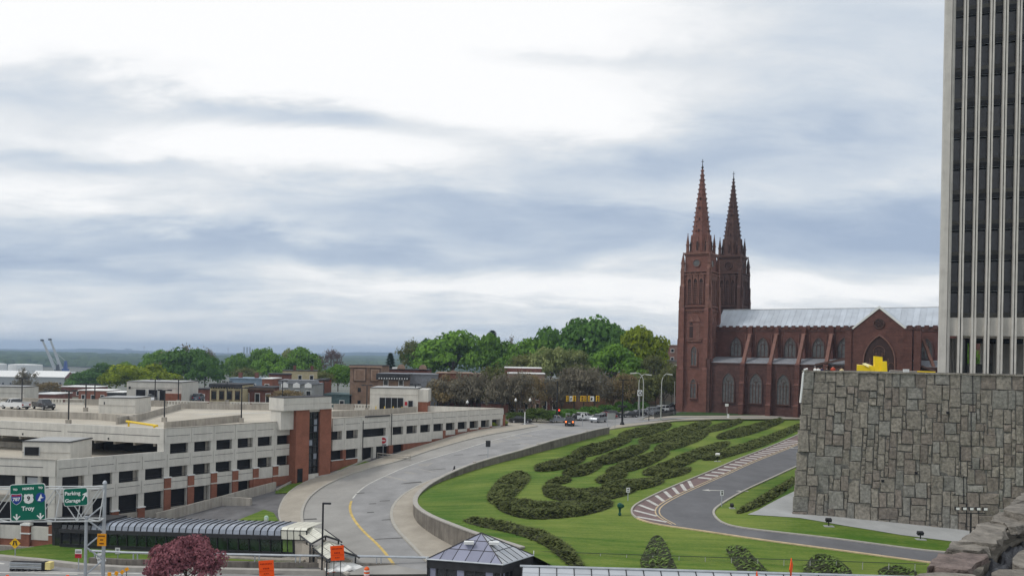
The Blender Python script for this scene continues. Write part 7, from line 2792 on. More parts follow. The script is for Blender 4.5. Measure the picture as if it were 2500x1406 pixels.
# ------------------------------------------------------------------ vehicles
def car(kind, paint, label, pos, heading, lit=False, group=None, name='parked_car', cat='car', scale=1.0):
 """local x forward"""
 t = thing(name, label, cat, tuple(pos), rz=heading, group=group)
 W = .9
 if kind == 'sedan':
  Ls, prof, cab = (-2.25, 2.25), [(-2.25, .32), (2.2, .32), (2.27, .62), (1.9, .86), (.95, .96), (-1.5, 1.0), (-2.2, .95), (-2.28, .6)], [(-1.55, .98), (1.0, .95), (.25, 1.42), (-.95, 1.44)]
 elif kind == 'suv':
  Ls, prof, cab = (-2.3, 2.3), [(-2.3, .36), (2.2, .36), (2.3, .7), (2.15, 1.0), (1.15, 1.1), (-2.2, 1.12), (-2.32, .7)], [(-2.15, 1.1), (1.15, 1.08), (.45, 1.66), (-1.95, 1.7)]
 else:
  Ls, prof, cab = (-2.75, 2.75), [(-2.75, .45), (2.65, .45), (2.78, .8), (2.65, 1.12), (1.4, 1.2), (-.45, 1.2), (-.45, 1.18), (-2.7, 1.18), (-2.78, .8)], [(-.5, 1.18), (1.5, 1.18), (.85, 1.80), (-.25, 1.82)]
 b = MB()
 n = len(prof)
 vs = []
 for y, s in ((-W, .965), (-W * .93, 1.0), (W * .93, 1.0), (W, .965)):
  vs += [(x * (1 if abs(y) < W else .985), y, .32 + (z - .32) * s) for x, z in prof]
 fs = [tuple(range(n))[::-1], tuple(range(3 * n, 4 * n))]
 for r in range(3):
  fs += [(r * n + i, r * n + (i + 1) % n, (r + 1) * n + (i + 1) % n, (r + 1) * n + i) for i in range(n)]
 b.add(vs, fs)
 body = b.build('body', paint, t)
 x0, x1, x2, x3 = cab[0], cab[1], cab[2], cab[3]
 iw = W * .78
 ow = W * .95
 MB().hexa([(x0[0], -ow, x0[1]), (x1[0], -ow, x1[1]), (x1[0], ow, x1[1]), (x0[0], ow, x0[1])], [(x3[0], -iw, x3[1]), (x2[0], -iw, x2[1]), (x2[0], iw, x2[1]), (x3[0], iw, x3[1])]).build('cabin_glass', glassd, t)
 MB().hexa([(x3[0] - .03, -iw - .02, x3[1] - .05), (x2[0] + .03, -iw - .02, x2[1] - .05), (x2[0] + .03, iw + .02, x2[1] - .05), (x3[0] - .03, iw + .02, x3[1] - .05)],
    [(x3[0] + .1, -iw + .06, x3[1] + .03), (x2[0] - .1, -iw + .06, x2[1] + .03), (x2[0] - .1, iw - .06, x2[1] + .03), (x3[0] + .1, iw - .06, x3[1] + .03)]).build('cabin_roof', paint, t)
 for u, v in ((.33, 0), (.7, 1)):
  for s in (-1, 1):
   xa = x0[0] + (x1[0] - x0[0]) * u
   xb = x3[0] + (x2[0] - x3[0]) * u
   MB().hexa([(xa - .05, s * (ow + .01), x0[1]), (xa + .05, s * (ow + .01), x0[1]), (xa + .05, s * (ow - .05), x0[1]), (xa - .05, s * (ow - .05), x0[1])],
      [(xb - .04, s * (iw + .02), x3[1]), (xb + .04, s * (iw + .02), x3[1]), (xb + .04, s * (iw - .05), x3[1]), (xb - .04, s * (iw - .05), x3[1])]).build('pillar', paint, t)
 if kind == 'pickup':
  part('cargo_bed', darkm, t, (-2.6, -.6, -W + .12, W - .12, 1.19, 1.21))
  part('bed_rail', paint, t, (-2.72, -.5, -W + .02, -W + .1, 1.18, 1.3), (-2.72, -.5, W - .1, W - .02, 1.18, 1.3))
 rw = .33 if kind == 'sedan' else .38
 for x in (Ls[0] + .85, Ls[1] - .85):
  for s in (-1, 1):
   M_ = Matrix.Translation((x, s * (W - .12), rw)) @ Matrix.Rotation(R(90), 4, 'X')
   w = MB(M_).lathe([(rw * .7, -.13), (rw, -.1), (rw, .1), (rw * .7, .13)], 12).build('wheel', tyre, t)
   MB(M_).lathe([(rw * .6, -.14), (rw * .6, .14)], 8).build('rim', rimm, w)
 for s in (-1, 1):
  part('headlight', headl, t, (Ls[1] - .12, Ls[1] + .0, s * .62 - .16, s * .62 + .16, .62, .78))
  part('tail_light', taillit if lit else taill, t, (Ls[0] - .05, Ls[0] + .08, s * .68 - .14, s * .68 + .14, .72, 1.0 if kind != 'sedan' else .9))
 part('bumper', darkm if kind == 'pickup' else paint, t, (Ls[1] - .05, Ls[1] + .1, -.8, .8, .35, .55))
 part('bumper', darkm if kind == 'pickup' else paint, t, (Ls[0] - .1, Ls[0] + .05, -.8, .8, .35, .55))
 part('licence_plate', whitem, t, (Ls[0] - .13, Ls[0] - .1, -.22, .22, .56, .68))
 if scale != 1:
  t.scale = (scale,) * 3
 return t


pw = mat('white car paint', (.72, .73, .74), var=.02, rough=.25, spec=.6)
pg = mat('dark grey car paint', (.035, .037, .042), var=.05, rough=.2, spec=.7)
ps = mat('silver car paint', (.36, .38, .41), var=.03, rough=.25, metal=.5, spec=.6)
pb = mat('black car paint', (.012, .012, .015), var=.05, rough=.2, spec=.7)
pr = mat('dark red car paint', (.22, .02, .02), var=.05, rough=.25, spec=.6)
pbl = mat('blue grey car paint', (.10, .13, .18), var=.05, rough=.25, spec=.6)
RD = -11.1
c = atz(37, 998, RD)
car('pickup', pw, 'white pickup truck with open bed parked on the garage roof', (c.x, c.y, RD), R(158), name='pickup_truck', cat='pickup truck')
c = atz(106, 999, RD)
car('pickup', pg, 'dark grey pickup truck parked on the garage roof beside the white one', (c.x, c.y, RD), R(-38), name='pickup_truck', cat='pickup truck')
c = atz(372, 981.5, RD)
car('suv', pw, 'white car parked before the middle doorway of the roof hut', (c.x, c.y, RD), R(-80))
c = atz(484, 979, RD)
car('suv', pbl, 'blue grey van parked by the back parapet of the garage roof', (c.x, c.y, RD), R(100))
SZ = -13.53


def street(px, py, dz=0):
 p = atz(px, py, SZ)
 return (p.x, p.y, SZ + .0 + dz)


car('suv', pb, 'black car with lit brake lights waiting at the end of the ramp road', street(1391, 1038), R(84), lit=True, name='waiting_car')
car('suv', ps, 'silver grey car coming round the corner right of the brake lit car', street(1461, 1030), R(-125), name='driving_car')
G_ = 'cars parked along the street beside the cathedral'
for px, py, kd, pt, lab, hd in ((1364, 1031, 'sedan', ps, 'grey sedan standing left of the brake lit car', 12), (1412, 1026, 'sedan', pb, 'black sedan half behind the brake lit car', 14), (1430, 1026, 'suv', pw, 'pale van behind the silver grey car, by the lamp', 14),
        (1482, 1021, 'sedan', pr, 'red tailed sedan just right of the silver grey car', 30), (1496, 1019, 'suv', pg, 'dark car behind the road sign on two posts', 32),
        (1536, 1018, 'sedan', pg, 'dark sedan first in the row right of the black lamp', 200), (1555, 1015, 'sedan', pb, 'black sedan second in the row right of the black lamp', 205), (1572, 1013, 'sedan', ps, 'silver sedan behind the curved double lamp', 205),
        (1588, 1010, 'suv', ps, 'silver wagon fourth in the parked row', 210), (1600, 1007, 'sedan', pg, 'dark grey sedan in the middle of the parked row', 212), (1611, 1006, 'suv', pw, 'white car behind the single curved lamp', 212),
        (1624, 1003, 'sedan', ps, 'silver sedan near the church tower', 214), (1636, 1001, 'sedan', pb, 'black sedan near the church tower', 214), (1646, 999, 'suv', pbl, 'blue grey car at the foot of the church tower', 214),
        (1270, 1032, 'sedan', pb, 'black sedan in the shade beyond the garage end', 5)):
 car(kd, pt, lab, street(px, py), R(hd), group=G_ if px > 1500 else None)


# ------------------------------------------------------------------ lamps, poles, signals
def roof_pole(px, pt, pb_, label, z=RD):
 b = atz(px, pb_, z) if z is not None else None
 top = atY(px + 3, pt, b.y)
 h = top.z - z
 t = thing('roof_light_pole', label, 'light pole', (b.x, b.y, z), group='light poles on the garage roof')
 MB().box(-.3, .3, -.3, .3, 0, .7).build('footing', concrete_old, t)
 MB().tube([(0, 0, .5), (0, 0, h)], .10, 6).build('pole', darkm, t)
 MB().box(-.75, .75, -.08, .08, h - .1, h + .02).build('cross_arm', darkm, t)
 for s in (-1, 1):
  MB().box(s * .75 - .3, s * .75 + .3, -.18, .18, h - .12, h + .1).build('lamp_head', darkm, t)


for px, pt, pb_, lab in ((167, 953, 1036, 'dark light pole rising from the front of the garage roof at the left'), (401, 952, 1029, 'dark light pole just right of the yellow roof bar'), (589, 946, 1031, 'dark light pole left of the stair tower on the front parapet'),
       (53, 923, 991, 'dark light pole behind the white pickup'), (209, 938, 1004, 'dark light pole left of the low roof block'), (231, 938, 988, 'short dark light pole on a concrete footing beside the low roof block'),
       (378, 926, 985, 'dark light pole before the roof hut with three doorways'), (435, 925, 984, 'dark light pole at the right end of the three door hut'), (554, 931, 984, 'dark light pole left of the dormer house'),
       (689, 929, 986, 'dark light pole just left of the stair tower cap'), (790, 929, 985, 'dark light pole right of the stair tower cap'), (895, 940, 1004, 'dark light pole left of the right roof hut'),
       (1013, 938, 1003, 'dark light pole right of the right roof hut')):
 roof_pole(px, pt, pb_, lab)

lampw = mat('galvanised lamp', (.42, .43, .40), var=.08, rough=.5)


def curved_lamp(px, pt, pb_, side, label, reach=2.2):
 b = Vector(street(px, pb_))
 h = ray(px, pt)[1] * b.y - b.z
 t = thing('street_lamp', label, 'street lamp', tuple(b), rz=0)
 pts = [(0, 0, 0), (.03, 0, h * .45), (.05, 0, h * .78)]
 for k in range(1, 6):
  a = R(90) * k / 5
  pts.append((.05 + side * reach * .55 * (1 - math.cos(a)), 0, h * .78 + h * .22 * math.sin(a)))
 MB().tube(pts, .12, 7, .08).build('pole', lampw, t)
 e = pts[-1]
 MB().hexa([(e[0], -.22, h - .18), (e[0] + side * reach * .5, -.22, h - .3), (e[0] + side * reach * .5, .22, h - .3), (e[0], .22, h - .18)][::side],
    [(e[0], -.14, h + .08), (e[0] + side * reach * .5, -.14, h - .05), (e[0] + side * reach * .5, .14, h - .05), (e[0], .14, h + .08)][::side]).build('lamp_head', lampw, t)
 MB().box(-.22, .22, -.22, .22, 0, .5).build('base', lampw, t)


curved_lamp(1613, 912, 1026, 1, 'tall pale street lamp curved to the right near the cathedral tower')
curved_lamp(1569, 910, 1026, -1, 'tall pale street lamp of the crossed pair, bent to the left', 2.8)
curved_lamp(1558, 913, 1014, 1, 'pale street lamp behind the crossed pair, bent to the right', 2.8)
# banner on the crossed lamps
p = Vector(street(1561, 1019))
z = lambda py: ray(1561, py)[1] * p.y - p.z
t = thing('round_mark_banner', 'square white banner with a round black mark between the crossed street lamps', 'banner', tuple(p))
MB().box(-.55, .55, -.03, .03, z(966), z(952)).build('board', whitem, t)
ck = MB(Matrix.Translation((.05, -.05, z(959))) @ Matrix.Rotation(R(90), 4, 'X'))
for q in range(10):
 a = q * .628
 ck.tube([(.33 * math.cos(a), .38 * math.sin(a), 0), (.33 * math.cos(a + .63), .38 * math.sin(a + .63), 0)], .08, 4)
ck.build('ring_mark', black, t)
MB().tube([(0, .06, 0), (0, .06, z(952))], .06, 5).build('post', steel, t)
# plain poles and black lamps
for px, pt, pb_, lab, r in ((1359, 930, 1030, 'tall black pole at the corner left of the yellow signals', .16), (1646, 930, 1001, 'plain grey pole against the left edge of the tower', .1), (1775 - 130, 1004, 1012, 'short white bollard by the church tower foot', .2)):
 b = Vector(street(px, pb_))
 h = ray(px, pt)[1] * b.y - b.z
 t = thing('pole', lab, 'pole', tuple(b))
 MB().tube([(0, 0, 0), (0, 0, h)], r, 7, r * .8).build('shaft', black if px == 1359 else lampw, t)
b = Vector(street(1519, 1037))
h = ray(1519, 926)[1] * b.y - b.z
t = thing('decorative_lamp', 'black cast lamp post with flared base and wide hood on the street corner', 'lamp post', tuple(b))
MB().lathe([(.5, 0), (.45, .25), (.22, .7), (.2, 3.2), (.32, 3.5), (.14, 3.7), (.12, h)], 10).build('post', black, t)
MB().hexa([(-1.0, -.3, 3.6), (1.1, -.3, 3.6), (1.1, .3, 3.6), (-1.0, .3, 3.6)], [(-.8, -.2, 3.95), (.8, -.2, 3.95), (.8, .2, 3.95), (-.8, .2, 3.95)]).build('signal_box', black, t)
MB().box(-.8, .8, -.1, .1, h - .15, h).build('cross_arm', black, t)
b = Vector(street(1584, 1026))
t = thing('small_lamp', 'short black post lamp between the parked cars and the church green', 'lamp post', tuple(b))
MB().lathe([(.12, 0), (.07, .5), (.06, 2.4), (.16, 2.6), (.05, 3.0)], 8).build('post', black, t)
for px, py, lab in ((1294, 978, 'white globe lamp left of the orange brown tree'), (1141, 983, 'white globe lamp above the far garage parapet'), (1259, 978, 'white globe lamp behind the garage end')):
 p = atY(px, py, 172)
 t = thing('globe_lamp', lab, 'lamp post', (p.x, p.y, SZ))
 h = p.z - SZ
 MB().tube([(0, 0, -.2), (0, 0, h - .2)], .07, 6).build('post', black, t)
 MB().lathe([(.06, h - .25), (.27, h), (.26, h + .2), (.1, h + .45), (.03, h + .6)], 10).build('globe', floodlit, t)
b = Vector(street(1281, 1038))
t = thing('white_post', 'white tapered post at the tip of the garage sidewalk', 'post', tuple(b))
MB().lathe([(.3, 0), (.14, .25), (.1, 2.2), (.07, 2.7)], 8).build('post', whitem, t)
# signals strung over the crossing
sp0, sp1 = Vector(street(1372, 1024)), Vector(street(1480, 1016))
Ys = 176.0
t = thing('signal_wire', 'dark wire carrying the yellow traffic signals over the crossing', 'wire', (0, Ys, 0))
MB().tube([atY(1359, 960, Ys), atY(1400, 965, Ys), atY(1440, 966, Ys), atY(1475, 963, Ys), atY(1519, 956, Ys)], .03, 4).build('wire', black, t, world=True)
for px, w, lab in ((1385, .24, 'leftmost yellow traffic signal on the wire'), (1402, .36, 'yellow traffic signal beside the small white sign'), (1421, .36, 'yellow traffic signal third along the wire'), (1429, .22, 'side turned yellow signal right of the third'),
     (1438, .22, 'narrow yellow signal half behind the white sign'), (1459, .36, 'rightmost yellow traffic signal on the wire')):
 p = atY(px, 972.5, Ys)
 t = thing('traffic_signal', lab, 'traffic signal', tuple(p), group='traffic signals on the wire')
 MB().box(-w, w, -.15, .15, -.6, .6).build('housing', yellow, t)
 for k in (-1, 0, 1):
  MB(Matrix.Translation((.0, -.17, k * .38)) @ Matrix.Rotation(R(90), 4, 'X')).lathe([(w * .5, 0), (w * .5, .03)], 8).build('lens', voidm, t)
  MB().box(-w * .62, w * .62, -.40, -.15, k * .38 + .13, k * .38 + .17).build('visor', amber, t)
 MB().tube([(0, 0, .6), (0, 0, 1.1)], .04, 4).build('hanger', black, t)
for px, lab, s in ((1394, 'small white lane sign among the signals', .32), (1444, 'white arrow sign among the signals', .55)):
 p = atY(px, 973, Ys)
 t = thing('hanging_sign', lab, 'sign', tuple(p))
 MB().box(-s, s, -.03, .03, -.55, .55).build('board', whitem, t)
 MB().extr([(-s * .4, -.3), (s * .2, -.35), (s * .5, .1), (s * .1, .35), (-.1, .1)], -.05, -.032).build('arrow', black, t)
 MB().tube([(0, 0, .55), (0, 0, 1.1)], .03, 4).build('hanger', black, t)
p = atY(1365, 1002, 172)
t = thing('side_signal', 'lit red traffic signal at the corner by the black pole', 'traffic signal', (p.x, p.y, SZ))
h = p.z - SZ
MB().tube([(0, .1, 0), (0, .1, h + .5)], .08, 5).build('post', black, t)
MB().box(-.22, .22, -.1, .1, h - .7, h + .4).build('housing', black, t)
MB(Matrix.Translation((0, -.1, h + .1)) @ Matrix.Rotation(R(90), 4, 'X')).lathe([(.18, 0), (.18, .06)], 12).build('red_lens', siglit, t)


def post_sign(px, pyt, pyb, w, hgt, label, m, H, mark=None, name='road_sign', tilt=0, dbl=False, shape='rect', lift=0, edge=None, zfix=None, bars=2):
 b = onH(px, pyb, H) if zfix is None else atz(px, pyb, zfix)
 top = ray(px, pyt)[1] * b.y - b.z
 t = thing(name, label, 'sign', tuple(b))
 for x in ((-w * .5, w * .5) if dbl else (0,)):
  MB().tube([(x, .04, -.2), (x, .04, top - (.1 if not dbl else 0))], .055, 5).build('post', steel, t)
 mm = Matrix.Translation((0, 0, top - hgt / 2)) @ Matrix.Rotation(R(tilt), 4, 'Y')
 if shape == 'diamond':
  MB(mm).extr([(0, -hgt / 2), (w / 2, 0), (0, hgt / 2), (-w / 2, 0)], -.03, .0).build('board', m, t)
 else:
  if edge is not None:
   MB(mm).box(-w / 2 - .03, w / 2 + .03, -.02, .0, -hgt / 2 - .03, hgt / 2 + .03).build('border', edge, t)
  MB(mm).box(-w / 2, w / 2, -.04, -.0, -hgt / 2, hgt / 2).build('board', m, t)
 if mark:
  for (x0, x1, z0, z1, mk) in mark:
   MB(mm).box(x0 * w, x1 * w, -.06, -.04, z0 * hgt, z1 * hgt).build('print', mk, t)
 return t, mm


BK = black
post_sign(1191, 1075, 1120, .72, .95, 'grey back of a road sign on a post against the ramp wall', darkm, H_road)
post_sign(1533, 1190, 1222, .42, .55, 'small white sign on a thin post in the lower lawn', whitem, H_lawn, [(-.25, .25, .1, .3, BK), (-.3, .3, -.3, -.1, greyroof)])
post_sign(1762, 1196, 1236, .38, .62, 'white speed sign at the inner kerb of the bending road', whitem, H_lawn, [(-.3, .3, .2, .35, BK), (-.2, .2, -.3, .1, BK)])
post_sign(1901, 990, 1014, .75, 1.1, 'white notice on a post by the cathedral aisle', whitem, H_town, [(-.2, .2, -.3, .3, greyroof)], zfix=-13.5)
post_sign(1492, 1008, 1044, 1.5, 1.25, 'grey back of a wide sign on two posts at the street corner', greyw, H_town, dbl=True, zfix=-13.5)
post_sign(1422, 1009, 1040, .75, .9, 'small white sign on a post beside the brake lit car', whitem, H_town, [(-.2, .2, -.3, .3, BK)], zfix=-13.5)
post_sign(1386, 1008, 1024, .9, .9, 'round grey disc sign behind the brake lit car', greyw, H_town, zfix=-13.5)
# lamp with a white box at the church
p = atz(1776, 1020, -13.5)
t = thing('church_floodlight', 'white flood lamp on a post before the cathedral aisle', 'floodlight', tuple(p))
MB().tube([(0, 0, 0), (-.2, 0, 3.0)], .06, 5).build('post', greyw, t)
MB().box(-.55, .15, -.2, .2, 2.7, 3.3).build('lamp_head', floodlit, t)
MB().box(-.05, .35, -.2, .2, 0, .9).build('box', whitem, t)
# green covered thing on the lawn
p = onH(1513, 1258, H_lawn)
t = thing('tied_green_bag', 'dark green draped figure-like bag on a stake in the lower lawn', 'bag', tuple(p))
MB().lathe([(.12, 0), (.2, .15), (.1, .4), (.16, .75), (.33, 1.0), (.30, 1.25), (.12, 1.4)], 7).build('bag', mat('green tarpaulin', (.01, .07, .045), var=.3, rough=.4), t)
MB(Matrix.Translation((.22, 0, 1.05)) @ Matrix.Rotation(R(-30), 4, 'Y')).box(-.22, .22, -.12, .12, -.18, .16).build('flap', MATS['green tarpaulin'], t)
MB().tube([(0, .1, -.2), (0, .1, 1.2)], .04, 5).build('stake', darkm, t)


def flood(px, pyt, pyb, label, H=H_lawn, s=1.0, white=False):
 b = onH(px, pyb, H)
 h = ray(px, pyt)[1] * b.y - b.z
 t = thing('flood_light', label, 'floodlight', tuple(b))
 MB().box(-.5 * s, .5 * s, -.3, .3, -.1, .06).build('pad', pathm, t)
 MB().tube([(0, 0, 0), (0, 0, h - .2)], .06 * s, 6).build('post', black, t)
 MB(Matrix.Translation((0, 0, h - .15)) @ Matrix.Rotation(R(25), 4, 'X')).box(-.30 * s, .30 * s, -.12, .22, -.16, .16).build('lamp_head', floodlit if white else black, t)


flood(1752, 1107, 1126, 'white topped flood lamp at the edge of the lowest juniper row', white=True)
flood(2023, 1266, 1284, 'black flood lamp on the grass left of the stone wall middle')
flood(2247, 1298, 1316, 'black flood lamp on the grass near the stone parapet')
flood(1787, 1230, 1240, 'small black flood lamp by the kerb left of the plaza wall', s=.6)
# five-lamp pole in front of the wall
b = onH(2369, 1330, lambda x, y: -18.4)
h5 = ray(2369, 1252)[1] * b.y - b.z
t = thing('five_lamp_pole', 'black pole with a bar of five small white flood lamps before the stone wall', 'floodlight', tuple(b))
MB().tube([(0, 0, -2), (0, 0, h5)], .09, 6).build('pole', black, t)
sx = 34 / FPX * b.y
MB().tube([(-sx, 0, h5), (sx, 0, h5)], .05, 5).build('cross_bar', black, t)
for k in range(5):
 x = -sx + sx * k / 2
 MB().tube([(x, 0, h5), (x, 0, h5 + .35)], .03, 4).build('stem', black, t)
 l = MB().box(x - .2, x + .2, -.12, .14, h5 + .28, h5 + .62).build('lamp', black, t)
 part('lamp_face', floodlit, l, (x - .17, x + .17, -.16, -.12, h5 + .34, h5 + .58))


# ------------------------------------------------------------------ people and a crow
def person(loc, shirt, label, rz=0, hat=None, lean=0, white_sleeve=False):
 t = thing('person', label, 'person', tuple(loc), rz=rz)
 V = [(0, 0, .95), (0, 0, 1.15), (0, 0, 1.38), (0, 0, 1.50), (0, .01, 1.60), (0, .02, 1.70),
   (.17, 0, 1.42), (.25, .03, 1.15), (.22, -.12, .95), (-.17, 0, 1.42), (-.25, .03, 1.15), (-.22, -.12, .95),
   (.10, 0, .9), (.11, -.02, .5), (.11, .02, .08), (.11, -.12, .03), (-.10, 0, .9), (-.11, .02, .5), (-.11, .04, .08), (-.11, -.10, .03)]
 E = [(0, 1), (1, 2), (2, 3), (3, 4), (4, 5), (2, 6), (6, 7), (7, 8), (2, 9), (9, 10), (10, 11), (0, 12), (12, 13), (13, 14), (14, 15), (0, 16), (16, 17), (17, 18), (18, 19)]
 Rr = [.15, .14, .16, .06, .095, .09, .07, .05, .035, .07, .05, .035, .09, .065, .045, .04, .09, .065, .045, .04]
 me = bpy.data.meshes.new('body')
 me.from_pydata(V, E, [])
 o = link('body', me, t)
 sk = o.modifiers.new('skin', 'SKIN')
 for i, v in enumerate(me.skin_vertices[0].data):
  v.radius = (Rr[i], Rr[i] * (.75 if i in (0, 1, 2) else 1))
  v.use_root = (i == 0)
 o.modifiers.new('sub', 'SUBSURF').levels = 1
 me.materials.append(skin)
 sh = MB().lathe([(.17, .88), (.175, 1.05), (.19, 1.3), (.17, 1.44), (.07, 1.52)], 10)
 for s in (-1, 1):
  sh.tube([(s * .15, 0, 1.42), (s * .25, .02, 1.2), (s * .26, -.0, 1.1)], .085, 7, .065)
 sh.build('shirt', shirt, t, smooth=True)
 tr = MB()
 for s in (-1, 1):
  tr.tube([(s * .09, 0, .98), (s * .11, 0, .5), (s * .11, .02, .1)], .115, 7, .075)
 tr.build('trousers', pbl, t, smooth=True)
 MB(Matrix.Translation((0, .02, 1.68))).lathe([(.10, -.06), (.115, .02), (.09, .09), (.02, .125)], 9).build('hair' if hat is None else 'cap', hat or black, t, smooth=True)
 MB().box(-.015, .015, -.12, -.08, 1.62, 1.66).build('nose', skin, t)


redc = mat('red cloth', (.55, .09, .05))
navyc = mat('navy cloth', (.03, .03, .09))
yelc = mat('pale yellow cloth', (.75, .62, .35))
for px, py, Y, m, lab, hat in ((1990, 893, 104, whitem, 'person in a white shirt and grey cap, leftmost on the plaza', greyroof), (1998, 894, 106, whitem, 'person in white leaning beside the leftmost person on the plaza', None), (2006, 894, 107, navyc, 'person in a navy top third from the left on the plaza', None),
        (2018, 895, 105, black, 'person in black among the group on the plaza', None), (2034, 891, 104, redc, 'person in a red top standing apart on the plaza', None), (2055, 895, 106, yelc, 'person in a pale yellow top nearest the yellow sculpture', None)):
 p = atY(px, py, Y)
 person((p.x, p.y, p.z - 1.80), m, lab, rz=(px % 7) * .8, hat=hat)
p = onH(1109, 1150, H_road)
t = thing('crow', 'black crow standing on the ramp road by the retaining wall', 'bird', (p.x, p.y, p.z))
MB().lathe([(.04, .12), (.14, .25), (.16, .4), (.1, .6), (.09, .72), (.02, .8)], 8).build('body', black, t)
MB().box(-.3, -.1, -.04, .04, .12, .2).build('tail', black, t)
MB().box(.08, .2, -.02, .02, .7, .74).build('beak', black, t)
for s in (-.05, .05):
 MB().tube([(0, s, 0), (0, s, .2)], .015, 4).build('leg', black, t)


# ------------------------------------------------------------------ foreground street, parapet wall, rail
def foreground():
 st = [atz(a, b, -21.9).xy for a, b in ((-120, 1362),)]
 HS = H_street
 far = [onH(a, b, HS, 30, 130) for a, b in ((-120, 1356), (0, 1364), (90, 1373), (200, 1386), (300, 1392), (500, 1396), (700, 1400), (900, 1403), (1060, 1405))]
 poly = [tuple(p.xy) for p in far] + [(5, 60), (-90, 60)]
 patch('road', poly, HS, 0, roadd, cell=3, skirt=3.5)
 # kerb ledge along the street
 ribbon('curb', [p.xy for p in far], HS, .0, .7, wall_cap, height=.42)
 # white edge lines
 for pts in ([(-60, 1366), (30, 1378), (110, 1388)], [(60, 1393), (200, 1398), (330, 1399), (520, 1404)], [(-60, 1395), (60, 1397), (190, 1401)]):
  ribbon('road_marking', [onH(a, b, HS, 30, 130).xy for a, b in pts], HS, .01, .35, whitep)
 # parapet wall with the double rail
 w = [onH(a, b, HS, 30, 130) for a, b in ((205, 1385), (300, 1390), (500, 1394), (700, 1398), (900, 1401), (1045, 1403))]
 w = [p + Vector((0, .8, 0)) for p in w]
 root = thing('bridge_parapet', 'low stained concrete parapet along the street at the bottom with a steel rail', 'parapet wall', tuple(w[0]))
 hgt = .80
 rail = []
 for a, b in zip(w, w[1:]):
  k = max(1, int((b - a).length / 3.2))
  for j in range(k):
   p, q = a.lerp(b, j / k), a.lerp(b, (j + 1) / k)
   d = (q - p).normalized()
   p2, q2 = p + d * .02, q - d * .02
   n = Vector((-d.y, d.x, 0)) * .4
   lo = [p2, q2, q2 + n, p2 + n]
   MB().hexa([v - Vector((0, 0, 3.6)) for v in lo], [v + Vector((0, 0, hgt)) for v in lo]).build('wall_panel', wall_conc, root, world=True)
   rail.append(p + n * .5)
   for s in (-.22, .22):
    c_ = p + d * (.8 + s) + n * .5
    MB().box(c_.x - .05, c_.x + .05, c_.y - .06, c_.y + .06, c_.z + hgt, c_.z + hgt + .62).build('rail_post', steel, root, world=True)
 rail.append(w[-1])
 MB().tube([v + Vector((0, 0, hgt + .68)) for v in rail], .12, 6).build('top_rail', steel, root, world=True)
 # traffic barrel
 p = onH(895, 1414, HS, 30, 130)
 t = thing('traffic_barrel', 'orange and white banded traffic barrel in front of the parapet', 'traffic barrel', (p.x, p.y, p.z))
 prof = [(.30, 0), (.28, .1), (.25, 1.05), (.12, 1.2)]
 MB().lathe(prof, 12).build('barrel', orangeb, t)
 for z in (.45, .78):
  MB().lathe([(.276, z), (.27, z + .14)], 12).build('band', whitem, t)
 MB().lathe([(.38, 0), (.38, .08)], 12).build('base', black, t)
 # fallen barricade
 p = onH(822, 1404, HS, 30, 130)
 t = thing('fallen_barricade', 'orange and white striped barricade board lying by the parapet', 'barricade', (p.x, p.y, p.z + .35), rz=R(2))
 for i in range(7):
  MB(Matrix.Rotation(R(-8), 4, 'Y')).box(-1.0 + i * .3, -.7 + i * .3 - .01, -.1, .1, 0, .2).build('stripe', orangeb if i % 2 == 0 else whitem, t)
 # orange work signs on stands (portable)
 for px, pt, w_, h_, yy, lab, dz in ((824, 1331, 1.02, 1.12, 62.0, 'orange roadwork sign on a thin stand, in front of the lower stair canopy', 0), (651, 1367, 1.12, 1.25, 62.0, 'orange roadwork sign in front of the parapet right of the purple tree', 0)):
  top = atY(px, pt, yy)
  t = thing('roadwork_sign', lab, 'road sign', (top.x, top.y, top.z - 2.6), rz=R(3))
  mm = Matrix.Translation((0, 0, 2.6 - h_ / 2)) @ Matrix.Rotation(R(-4), 4, 'Y')
  bd = MB(mm).box(-w_ / 2, w_ / 2, -.03, .0, -h_ / 2, h_ / 2).build('board', orange, t)
  k = mat('sign print', (.35, .02, .005), var=.05)
  for z0, x0, hh in ((.30, .40, .07), (.02, .22, .09), (-.30, .18, .07)):
   n = int(x0 * 22)
   for i in range(n):
    u = -x0 * w_ + 2 * x0 * w_ * i / n
    MB(mm).box(u + .008, u + .075, -.045, -.03, z0 * h_ - hh / 1.6, z0 * h_ + hh / 1.6).build('print', k, bd)
  MB(mm).box(-w_ / 2, w_ / 2, -.045, -.03, -.13 * h_, -.12 * h_).build('print', k, bd)
  for s in (-.25, .25):
   MB().tube([(s, .05, -1.2), (s, .05, 2.4)], .03, 5).build('stand_leg', darkm, t)
 # orange diamond seen edge on, and two cone tips
 p = atY(1932, 1361, 58)
 t = thing('diamond_work_sign', 'narrow orange diamond sign turned nearly edge on before the fence', 'road sign', (p.x, p.y, p.z - 2.6), rz=R(62))
 hh = 47 / FPX * 58
 MB().extr([(0, 2.6 - hh), (hh / 2, 2.6 - hh / 2), (0, 2.6), (-hh / 2, 2.6 - hh / 2)], -.02, .02).build('board', orange, t)
 MB().tube([(0, .04, -1), (0, .04, 2.5)], .03, 5).build('post', darkm, t)
 p = atY(1848, 1393, 58)
 t = thing('second_work_sign', 'top of another orange diamond sign at the bottom edge', 'road sign', (p.x, p.y, p.z - 1.4), rz=R(66))
 MB().extr([(0, .2), (.6, .8), (0, 1.4), (-.6, .8)], -.02, .02).build('board', orange, t)
 MB().tube([(0, .04, -1), (0, .04, 1.3)], .03, 5).build('post', darkm, t)
